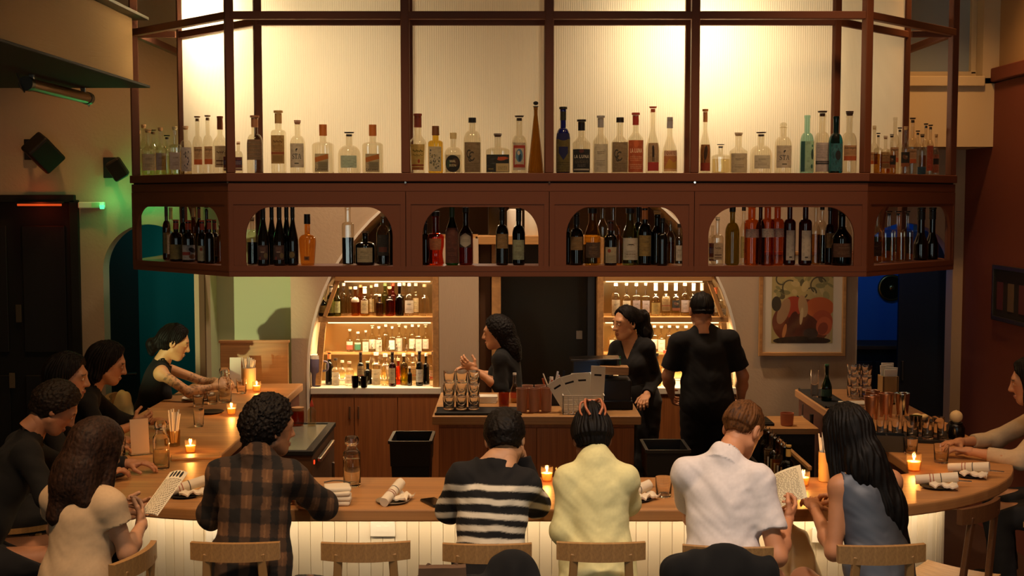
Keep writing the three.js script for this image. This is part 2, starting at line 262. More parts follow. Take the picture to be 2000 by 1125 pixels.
// posts, rails
const outer = into(0.028), inner = into(0.3);
const post = (x, z, turn = 0, y0 = L.shelf, t = 0.05) => part('post', box(t, L.top - y0, t, 0, (L.top + y0) / 2, 0, 0.006), M.paint, lantern, [x, 0, z], [0, turn, 0]);
const stations = (path) => [[path[1], Math.PI / 8], [path[2], Math.PI / 8], ...BAYS.slice(1, 4).map((x) => [[x, path[2][1]], 0]), [path[3], Math.PI / 8], [path[4], Math.PI / 8]];
for (const [[x, z], t] of stations(outer)) post(x, z, t);
for (const [[x, z], t] of stations(inner)) post(x, z, t, L.floor, 0.046);
for (const path of [outer, inner]) for (let i = 0; i < 5; i++) part('rail', bar([path[i][0], L.rail, path[i][1]], [path[i + 1][0], L.rail, path[i + 1][1]], 0.045, 0.045, 0.005), M.paint, lantern);
for (const i of [1, 4]) part('rail', bar([outer[i][0], L.rail - 0.01, outer[i][1]], [inner[i][0], L.rail - 0.01, outer[i][1]], 0.03, 0.04, 0.004), M.paint, lantern);
// fluted panes: a thin sheet whose front is ribbed
const paneMat = phys(0xf5e9cc, 1, { transmission: 0.62, thickness: 0, specularIntensity: 0.3 });
function fluted(len, h) {
  const n = Math.round(len / 0.0135), pos = [], uv = [], idx = [], k = 4;
  for (let i = 0; i <= n * k; i++) { const x = (i / (n * k)) * len, z = 0.0022 * Math.abs(Math.sin((i / k) * Math.PI)); for (const y of [0, h]) { pos.push(x, y, z); uv.push(x, y); } }
  for (let i = 0; i < n * k; i++) { const a = i * 2; idx.push(a, a + 2, a + 1, a + 1, a + 2, a + 3); }
  const g = new THREE.BufferGeometry(); g.setAttribute('position', new THREE.Float32BufferAttribute(pos, 3)); g.setAttribute('uv', new THREE.Float32BufferAttribute(uv, 2)); g.setIndex(idx); g.computeVertexNormals(); return g;
}
{
  const p = inner, seq = [p[1], p[2], ...BAYS.slice(1, 4).map((x) => [x, p[2][1]]), p[3], p[4]];
  for (let i = 0; i < seq.length - 1; i++) {
    const [a, b] = [seq[i], seq[i + 1]], len = Math.hypot(b[0] - a[0], b[1] - a[1]) - 0.03;
    for (const [y0, y1] of [[L.shelf, L.rail - 0.02], [L.rail + 0.02, L.top]]) { const m = part('pane', fluted(len, y1 - y0), paneMat, lantern); m.rotation.y = -Math.atan2(b[1] - a[1], b[0] - a[0]); m.position.set(a[0], y0, a[1]); m.translateX(0.015); }
  }
}
// white screw heads along the shelf gap
for (const x of [-1.66, ...BAYS.slice(1, 4)]) part('screw', cyl(0.006, 0.006, 0.006, 0, 0, 0, 10).rotateX(Math.PI / 2), M.chrome, lantern, [x, 2.552, -7.497]);
LANTERN.forEach(([x, y, z, tx, ty, tz, p, w]) => {
  const t = thing('lantern_lamp', 'warm spotlight inside the lantern behind the panes of its ' + w, 'light', [x, y, z], 0, 'lamps inside the lantern');
  const d = V(tx - x, ty - y, tz - z).normalize(), q = new THREE.Quaternion().setFromUnitVectors(V(0, 1, 0), d);
  part('can', cyl(0.05, 0.055, 0.12, 0, -0.12, 0, 20).applyQuaternion(q), M.black, t); part('glowing_lens', cyl(0.05, 0.05, 0.008, 0, 0, 0, 20).applyQuaternion(q), glow(LANTERN_COLOR, 2), t); part('stem', bar([0, 0.04, 0], [0, 4.6 - y, 0], 0.012), M.black, t);
  spotAt(LANTERN_COLOR, p, [x + d.x * 0.02, y + d.y * 0.02, z + d.z * 0.02], [tx, ty, tz], 1.25, 1, 4);
});
// ------------------------------------------------------------------ the bar counter
function counterOutline(d, bl = -9.72, br = -9.42) {               // outer edge moved inwards by d, then the inner edge
  const a = [], RL = 1.2 - d, RR = 1.4 - d;
  a.push([-2.45 + d, bl]);
  for (let i = 0; i <= 16; i++) { const t = Math.PI - (i / 16) * Math.PI / 2; a.push([-1.25 + RL * Math.cos(t), -6.92 + RL * Math.sin(t)]); }
  for (let i = 0; i <= 16; i++) { const t = Math.PI / 2 - (i / 16) * Math.PI / 2; a.push([1.32 + RR * Math.cos(t), -7.12 + RR * Math.sin(t)]); }
  a.push([2.72 - d, br]); return a;
}
const CY = 1.05;
{
  const inner_ = [[2.1, -9.42], [2.1, -6.72], [2.04, -6.5], [1.85, -6.4], [-1.35, -6.4], [-1.53, -6.48], [-1.6, -6.68], [-1.6, -9.72]];
  const c = thing('bar_counter', 'long curved wooden bar counter with a lit white boarded front', 'counter');
  part('worktop', prism([...counterOutline(0), ...inner_], CY - 0.058, CY, [], 0.008), M.counter, c);
  const wall = part('inner_wall', prism([...counterOutline(0.37), ...[[2.13, -9.42], [2.13, -6.7], [2.04, -6.47], [1.85, -6.37], [-1.35, -6.37], [-1.55, -6.45], [-1.63, -6.66], [-1.63, -9.72]]], 0, CY - 0.06), M.paintIn, c);
  // white boards along the front and round both corners
  const path = counterOutline(0.345), pts = []; let s = 0;
  for (let i = 0; i < path.length - 1; i++) { const [a, b] = [path[i], path[i + 1]], l = Math.hypot(b[0] - a[0], b[1] - a[1]); pts.push({ a, b, s, l }); s += l; }
  const boards = box(0.0566, 0.86, 0.016, 0, 0.55, 0, 0.003), tones = [0xefe4cc, 0xe9ddc2, 0xeee1c6].map((c2) => std(c2, 0.55)), front = part('boarded_front', prism([...counterOutline(0.35), ...counterOutline(0.372).reverse()], 0.1, CY - 0.062), M.plank, c);
  let k = 0;
  for (let u = 1.9; u < s - 1.4; u += 0.058) { const g = pts.find((q) => u < q.s + q.l), t = (u - g.s) / g.l; part('plank', boards, tones[(k++ * 7) % 3], front, [lerp(g.a[0], g.b[0], t), 0, lerp(g.a[1], g.b[1], t)], [0, -Math.atan2(g.b[1] - g.a[1], g.b[0] - g.a[0]), 0]); }
  part('kick_board', prism([...counterOutline(0.43), ...counterOutline(0.47).reverse()], 0, 0.1), M.brown, c);
  const fz = -5.72 - 0.345;
  for (const [x, y] of [[-0.62, 0.93], [1.5, 0.9]]) { const o = solo('power_outlet', [box(0.12, 0.075, 0.012, x, y - 0.055, fz + 0.017, 0.004), box(0.02, 0.03, 0.016, x - 0.02, y - 0.055, fz + 0.017), box(0.02, 0.03, 0.016, x + 0.02, y - 0.055, fz + 0.017)], M.white, x < 0 ? 'white power outlet plate on the boarded bar front by the empty stool' : 'white power outlet plate on the boarded bar front at the right', 'outlet'); }
  { const o = solo('switch_plate', [box(0.1, 0.13, 0.012, 0, 0, 0, 0.004), box(0.03, 0.05, 0.018, 0, 0, 0.003, 0.003)], M.white, 'white outlet plate on the curved bar front beside the plaid shirt', 'outlet'); o.position.set(-1.42, 0.85, -6.045); o.rotation.y = -0.1; }
  // warm light strip under the counter lip
  const strip = counterOutline(0.2), led = thing('under_counter_light', 'warm glowing light strip under the lip of the bar counter', 'light');
  part('glowing_strip', prism([...counterOutline(0.19), ...counterOutline(0.215).reverse()], CY - 0.072, CY - 0.06), glow(0xffd9a0, 1.5), led);
  const runs = [[[-1.25, -5.92], [1.32, -5.92], 1], ...[[0, 3], [3, 6], [6, 9], [9, 12], [12, 16]].map(([i, j]) => [strip[1 + i], strip[1 + j], 0.85]), ...[[0, 3], [3, 6], [6, 9], [9, 12]].map(([i, j]) => [strip[18 + i], strip[18 + j], 1])];
  for (const [a, b, k2] of runs) { const cx = (a[0] + b[0]) / 2, cz = (a[1] + b[1]) / 2, dx = b[0] - a[0], dz = b[1] - a[1], l = Math.hypot(dx, dz), nx = dz / l, nz = -dx / l; // towards the boards
    const sgn = 1; const lt = areaAt(0xffdfb4, 23 * k2, l, 0.03, [cx, CY - 0.075, cz], [cx + nx * 0.1 * sgn, CY - 0.075 - 0.22, cz + nz * 0.1 * sgn]); }
}
// ------------------------------------------------------------------ the back bar inside the great arch
const CA = { x: 0.09, y: 1.09, r: 1.69 }, archX = (y, side) => CA.x + side * (y <= CA.y ? CA.r : Math.sqrt(Math.max(0, CA.r ** 2 - (y - CA.y) ** 2)));
{
  struct('wall_recess', [box(3.5, 2.85, 0.06, 0.09, 1.42, -10.95)], M.brown);
  const s = new THREE.Shape(); const a = [], b = [];
  for (let i = 0; i <= 48; i++) { const t = (i / 48) * Math.PI; a.push(new THREE.Vector2(CA.x + 1.73 * Math.cos(t), CA.y + 1.73 * Math.sin(t))); b.push(new THREE.Vector2(CA.x + 1.69 * Math.cos(t), CA.y + 1.69 * Math.sin(t))); }
  s.setFromPoints([new THREE.Vector2(CA.x + 1.73, 0), ...a, new THREE.Vector2(CA.x - 1.73, 0), new THREE.Vector2(CA.x - 1.69, 0), ...b.reverse(), new THREE.Vector2(CA.x + 1.69, 0)]);
  struct('wall_arch_lining', slab(s, 0.8).translate(0, 0, -10.94), M.cream);
  struct('pillar', box(0.31, 2.15, 0.4, -0.418, 1.075, -10.21), M.plaster);
}
const NICHE = { top: 1.815, shelf: 1.53, half: 1.22, counter: 0.976 };
const TB = 0.03;
function niche(side, x0, x1, label) {                              // a lit shelf unit that follows the arch on its outer side
  const t = thing('shelf_unit', label, 'shelf'), back = -10.4, straight = side < 0 ? x1 : x0;
  part('side_panel', box(0.05, NICHE.top + 0.34 - NICHE.counter, 0.4, straight - side * 0.025 * -1, (NICHE.top + 0.34 + NICHE.counter) / 2, -10.21, 0.004), M.oak, t);
  const outerAt = (y) => archX(y, side) - side * 0.015, span = (y) => { const o = outerAt(y), l = Math.min(o, straight), h = Math.max(o, straight); return [(l + h) / 2, h - l]; };
  const [hx, hw] = span(NICHE.top + 0.06), [sx, sw] = span(NICHE.shelf);
  part('header', box(hw, 0.06, 0.4, hx, NICHE.top + 0.03, -10.22, 0.004), M.oak, t);
  part('shelf_board', box(sw, 0.042, 0.35, sx, NICHE.shelf - 0.021, -10.22, 0.004), M.oak, t);
  // the outer post that leans with the arch, in two straight pieces
  for (const [ya, yb] of [[NICHE.counter + 0.01, NICHE.shelf - 0.045], [NICHE.shelf + 0.002, NICHE.top - 0.002]]) part('post', bar([outerAt(ya) - side * 0.05, ya, -10.055], [outerAt(yb) - side * 0.05, yb, -10.055], 0.045, 0.03, 0.004), M.oak, t);
  const [bx, bw] = span(1.3); part('back_panel', box(bw - 0.02, NICHE.top - NICHE.counter, 0.015, bx, (NICHE.top + NICHE.counter) / 2, back), M.mirror, t);
  part('half_shelf', box(bw - 0.1, 0.016, 0.11, bx, NICHE.half - 0.008, -10.335, 0.003), M.oak, t);
  for (const [y, z, k, w, cx] of [[NICHE.top - 0.006, -10.08, 85, hw - 0.14, hx], [NICHE.shelf - 0.049, -10.1, 200, sw - 0.14, sx]]) {
    part('light_strip', box(w, 0.012, 0.025, cx, y, z), glow(0xffe2a8, 2.2), t); areaAt(0xffdba6, k, w, 0.025, [cx, y - 0.01, z], [cx, y - 1, z - 0.25]);
  }
  part('light_strip', box(bw - 0.2, 0.012, 0.02, bx, NICHE.counter + 0.012, -10.375), glow(0xffe2a8, 1.5), t); areaAt(0xffe0b0, 140, bw - 0.2, 0.02, [bx, NICHE.counter + 0.02, -10.37], [bx, NICHE.counter + 1, -10.25]);
}
niche(-1, -1.6, -0.575, 'wooden lit bottle shelves in the left half of the arch');
niche(1, 0.67, 1.78, 'wooden lit bottle shelves in the right half of the arch behind the bartenders');
for (const [side, x0, x1, label] of [[-1, -1.585, -0.56, 'low wooden cabinet with a pale stone top below the left niche'], [1, 0.69, 1.765, 'low wooden cabinet with a pale stone top below the right niche']]) {
  const t = thing('back_cabinet', label, 'cabinet'), w = x1 - x0, cx = (x0 + x1) / 2;
  part('worktop', box(w, 0.05, 0.44, cx, NICHE.counter - 0.025, -10.2, 0.004), M.stone, t);
  part('carcass', box(w - 0.01, NICHE.counter - 0.1, 0.4, cx, (NICHE.counter - 0.05) / 2 + 0.03, -10.21), M.cabinet, t);
  const n = 3; for (let i = 0; i < n; i++) { const dw = w / n, d = part('door', box(dw - 0.006, NICHE.counter - 0.16, 0.02, x0 + dw * (i + 0.5), (NICHE.counter - 0.05) / 2 + 0.03, -10.0, 0.003), M.cabinet, t); part('handle', box(0.012, 0.1, 0.016, x0 + dw * (i + (i % 2 ? 0.1 : 0.9)), 0.78, -9.982, 0.004), M.brown, d); }
}
{ // the service doorway between the niches
  const f = struct('door_4', [box(0.78, 2.1, 0.04, 0.29, 1.05, -10.62, 0.005)], M.darkdoor);
  part('frame', [box(0.09, 2.1, 0.24, -0.215, 1.05, -10.3, 0.004), box(0.07, 2.1, 0.2, 0.655, 1.05, -10.3, 0.004)], M.brown, f);
  part('frame', box(0.075, 2.1, 0.06, -0.125, 1.05, -10.16, 0.006), M.oak, f); part('frame', box(0.06, 2.1, 0.06, 0.63, 1.05, -10.16, 0.006), std(0x14181c, 0.5), f);
  part('kick_plate', box(0.7, 0.25, 0.006, 0.29, 0.2, -10.595), M.darksteel, f); part('push_plate', box(0.05, 0.07, 0.006, 0.56, 1.33, -10.595, 0.002), M.paper, f);
  struct('lintel', [box(0.98, 0.07, 0.4, 0.2, 2.135, -10.22, 0.006)], M.oak);
  struct('wall_over_niches', [box(0.3, 0.05, 0.4, -0.42, 2.15, -10.22)], M.oak);
  // boxes and canisters stored on the lintel
  const jar = (name, label, x, r, h, m, lid) => { const t = thing(name, label, 'canister', [x, 2.17, -10.18]); part('body', lathe([[0, 0], [r, 0], [r, h * 0.8], [r * 0.7, h * 0.88], [r * 0.7, h * 0.9], [0, h * 0.9]], 20), m, t); part('lid', cyl(r * 0.74, r * 0.74, h * 0.12, 0, h * 0.88, 0, 20), lid, t); };
  jar('canister', 'cloudy glass canister on the beam over the service door', -0.13, 0.06, 0.28, glassOf(0xd8c8a0, 0.3), M.brown);
  jar('canister', 'white canister with a dark dot on the beam over the service door', 0.02, 0.06, 0.24, M.white, M.brown);
  jar('canister', 'pale paper-covered canister at the right of the beam over the service door', 0.16, 0.06, 0.26, M.paper, M.darkdoor);
  jar('canister', 'tan cylinder canister farthest right on the beam over the service door', 0.3, 0.06, 0.22, M.cork, M.black);
}
{ // framed painting right of the arch
  const cx = 2.27, cy = 1.64, w = 0.68, h = 0.82, t = thing('framed_painting', 'framed painting of orange fruits and grey-green plants on the plaster wall', 'painting', [cx, cy, -9.985]);
  const f = rectShape(-w / 2, -h / 2, w / 2, h / 2); f.holes.push(rectPath(-w / 2 + 0.03, -h / 2 + 0.03, w / 2 - 0.03, h / 2 - 0.03)); part('frame', slab(f, 0.035, 0.005), M.oak, t);
  part('mount', box(w - 0.06, h - 0.06, 0.01, 0, 0, 0.008), M.paper, t);
  const c = document.createElement('canvas'); c.width = 512; c.height = 640; const g = c.getContext('2d'), q = rng(31);
  g.fillStyle = '#b9ac74'; g.fillRect(0, 0, 512, 640);
  const blob = (x, y, rx, ry, col, a = 0) => { g.fillStyle = col; g.beginPath(); g.ellipse(x, y, rx, ry, a, 0, 7); g.fill(); };
  for (let i = 0; i < 40; i++) blob(q() * 512, q() * 260, 14 + q() * 34, 10 + q() * 20, ['#8a8a5c', '#c9bc86', '#9d9a66', '#5a5a3c'][(q() * 4) | 0], q() * 3);
  g.strokeStyle = '#4a4a34'; g.lineWidth = 11; for (const [x, y, r, a0, a1] of [[150, 190, 60, 2.6, 5.2], [250, 230, 46, 0.3, 2.6], [390, 170, 66, 2.2, 5.8], [430, 110, 50, 3.2, 6.1], [330, 230, 40, 4, 6.4], [80, 120, 44, 1, 4]]) { g.beginPath(); g.arc(x, y, r, a0, a1); g.stroke(); }
  blob(120, 40, 26, 70, '#d49a76', 0.2); blob(190, 30, 50, 46, '#c9826a'); blob(400, 40, 22, 34, '#c0563a');
  blob(256, 470, 250, 190, '#7a3a1e'); blob(190, 350, 100, 90, '#a8442a', 0.3); blob(400, 350, 120, 84, '#c4642e'); blob(420, 470, 90, 100, '#b4552e', 0.3); blob(250, 520, 150, 120, '#63301c');
  blob(100, 380, 46, 110, '#a98a66', 0.35); blob(262, 340, 40, 90, '#b59a72', -0.15); blob(250, 420, 14, 70, '#cdbb90', 0.1); blob(110, 540, 16, 60, '#c98a52', 0.2); blob(475, 560, 14, 60, '#b99b70'); blob(40, 320, 40, 60, '#3a3222'); blob(256, 620, 240, 36, '#2a2018');
  blob(440, 500, 66, 76, '#c9683c', 0.2); blob(430, 520, 40, 52, '#93452a', 0.4); blob(180, 480, 40, 100, '#54281a', 0.2); blob(330, 560, 60, 44, '#3e2a1e');
  const tx = new THREE.CanvasTexture(c); tx.colorSpace = THREE.SRGBColorSpace;
  part('canvas', new THREE.PlaneGeometry(w - 0.2, h - 0.2).translate(0, 0, 0.0145), std(0xffffff, 0.7, { map: tx }), t);
  part('glazing', box(w - 0.06, h - 0.06, 0.002, 0, 0, 0.02), glassOf(0xffffff, 0.05), t);
}
{ // framed pair of pictures on the red wall
  const t = thing('framed_picture', 'dark framed picture with two prints on the red wall at the right edge', 'picture', [3.53, 1.78, -9.0]); t.rotation.y = -Math.PI / 2;
  const f = rectShape(-0.32, -0.2, 0.32, 0.2); f.holes.push(rectPath(-0.29, -0.17, 0.29, 0.17)); part('frame', slab(f, 0.03, 0.004), std(0x2a2618, 0.4), t); part('backing', box(0.58, 0.34, 0.008, 0, 0, 0.006), M.mat, t);
  for (const x of [-0.2, 0, 0.2]) part('print', box(0.11, 0.2, 0.003, x, -0.02, 0.012), std(x ? 0x5a2418 : 0x6a5a38, 0.6), t);
}
{ // brass gong-like mirror and dark sideboard in the blue passage
  const t = thing('round_mirror', 'round dark brass mirror on the blue passage wall half hidden by the door', 'mirror', [3.37, 1.67, -11.345]);
  part('rim', new THREE.TorusGeometry(0.105, 0.016, 10, 32), M.brass, t); part('disc', cyl(0.1, 0.1, 0.015, 0, 0, 0, 32).rotateX(Math.PI / 2), std(0x4a3c1c, 0.35, { metalness: 0.8 }), t); part('boss', new THREE.SphereGeometry(0.03, 16, 10).scale(1, 1, 0.5).translate(0, 0, 0.02), M.brass, t);
  const s = thing('sideboard', 'dark sideboard standing against the blue passage wall', 'sideboard', [3.1, 0, -11.1]);
  part('cabinet', box(0.8, 1.1, 0.4, 0, 0.62, 0, 0.01), M.nearblack, s); part('top', box(0.86, 0.035, 0.44, 0, 1.19, 0, 0.006), M.brown, s); for (const x of [-0.2, 0.2]) { const d = part('door', box(0.38, 0.9, 0.02, x, 0.62, 0.2, 0.005), M.black, s); part('knob', new THREE.SphereGeometry(0.014, 10, 8).translate(x * 0.2, 0.65, 0.22), M.brass, d); }
  for (const x of [-0.34, 0.34]) for (const z of [-0.15, 0.15]) part('leg', box(0.05, 0.08, 0.05, x, 0.04, z), M.black, s);
}
{ // end board at the far end of the left arm
  const t = thing('end_board', 'upright wooden end board at the far end of the left counter arm', 'board', [-1.98, 0, -9.78]);
  part('board', box(0.52, 1.36, 0.04, 0, 0.68, 0, 0.005), M.oak, t); part('edge_trim', box(0.54, 0.02, 0.05, 0, 1.365, 0, 0.004), M.counter, t);
}
{ // island between the two bars
  const t = thing('bar_island', 'wooden service island with an oak top in the middle of the bar', 'counter', [0.16, 0, -8.75]);
  part('worktop', box(1.36, 0.055, 1.04, 0, 1.02, 0, 0.006), M.oak, t); part('carcass', box(1.28, 0.99, 0.92, 0, 0.495, 0), M.cabinet, t);
  for (let i = 0; i < 4; i++) part('panel', box(0.314, 0.93, 0.018, -0.48 + i * 0.32, 0.5, 0.465, 0.003), M.cabinet, t);
  part('kick_board', box(1.2, 0.08, 0.02, 0, 0.04, 0.44), M.black, t);
  const m = thing('bar_mat', 'black rubber bar mat along the front of the island', 'mat', [-0.22, 1.0475, -8.4]);
  part('mat', box(0.56, 0.012, 0.24, 0, 0.006, 0, 0.004), M.mat, m); part('rim', [box(0.57, 0.016, 0.012, 0, 0.008, 0.12, 0.004), box(0.57, 0.016, 0.012, 0, 0.008, -0.12, 0.004)], M.mat, m);
}
function bin(pos, label, print) {
  const t = thing('waste_bin', label, 'bin', pos), w = 0.25, d = 0.34, h = 0.86, sh = new THREE.Shape();
  const ringG = (w0, d0, y0, w1, d1, y1) => { const g = new THREE.CylinderGeometry(1, 1, 1, 4, 1, true).rotateY(Math.PI / 4); const p = g.attributes.position; for (let i = 0; i < p.count; i++) { const top = p.getY(i) > 0; p.setXYZ(i, Math.sign(p.getX(i)) * (top ? w1 : w0) / 2, top ? y1 : y0, Math.sign(p.getZ(i)) * (top ? d1 : d0) / 2); } g.computeVertexNormals(); return g.toNonIndexed(); };
  const flat = (g) => { g.computeVertexNormals(); return g; };
  part('body', [flat(ringG(w * 0.8, d * 0.8, 0.02, w, d, h - 0.16)), flat(ringG(w * 0.77, d * 0.77, 0.03, w * 0.96, d * 0.96, h)), box(w * 0.8, 0.02, d * 0.8, 0, 0.02, 0)], M.black, t);
  part('rim', [flat(ringG(w * 1.04, d * 1.04, h - 0.16, w * 1.08, d * 1.08, h)), bar([-w * 0.54, h, -d * 0.54], [w * 0.54, h, -d * 0.54], 0.02), bar([-w * 0.54, h, d * 0.54], [w * 0.54, h, d * 0.54], 0.02), bar([-w * 0.54, h, -d * 0.54], [-w * 0.54, h, d * 0.54], 0.02), bar([w * 0.54, h, -d * 0.54], [w * 0.54, h, d * 0.54], 0.02)], std(0x1c1a15, 0.45), t);
  if (print) { const c = document.createElement('canvas'); c.width = 256; c.height = 64; const g = c.getContext('2d'); g.fillStyle = '#0c0b0a'; g.fillRect(0, 0, 256, 64); g.fillStyle = '#8a8270'; g.font = 'bold 44px sans-serif'; g.fillText('& 500.x', 30, 48); const tx = new THREE.CanvasTexture(c); tx.colorSpace = THREE.SRGBColorSpace; part('lettering', new THREE.PlaneGeometry(0.13, 0.035).translate(0.02, h - 0.25, d * 0.49 + 0.008), std(0xffffff, 0.6, { map: tx }), t); }
  for (const x of [-0.08, 0.08]) for (const z of [-0.1, 0.1]) part('caster', cyl(0.018, 0.018, 0.02, 0, 0, 0, 12).rotateZ(Math.PI / 2).translate(x, 0.018, z), M.mat, t);
}
bin([-0.67, 0, -8.5], 'black plastic waste bin standing left of the island');
bin([0.99, 0, -8.2], 'black plastic waste bin with white lettering right of the island', true);
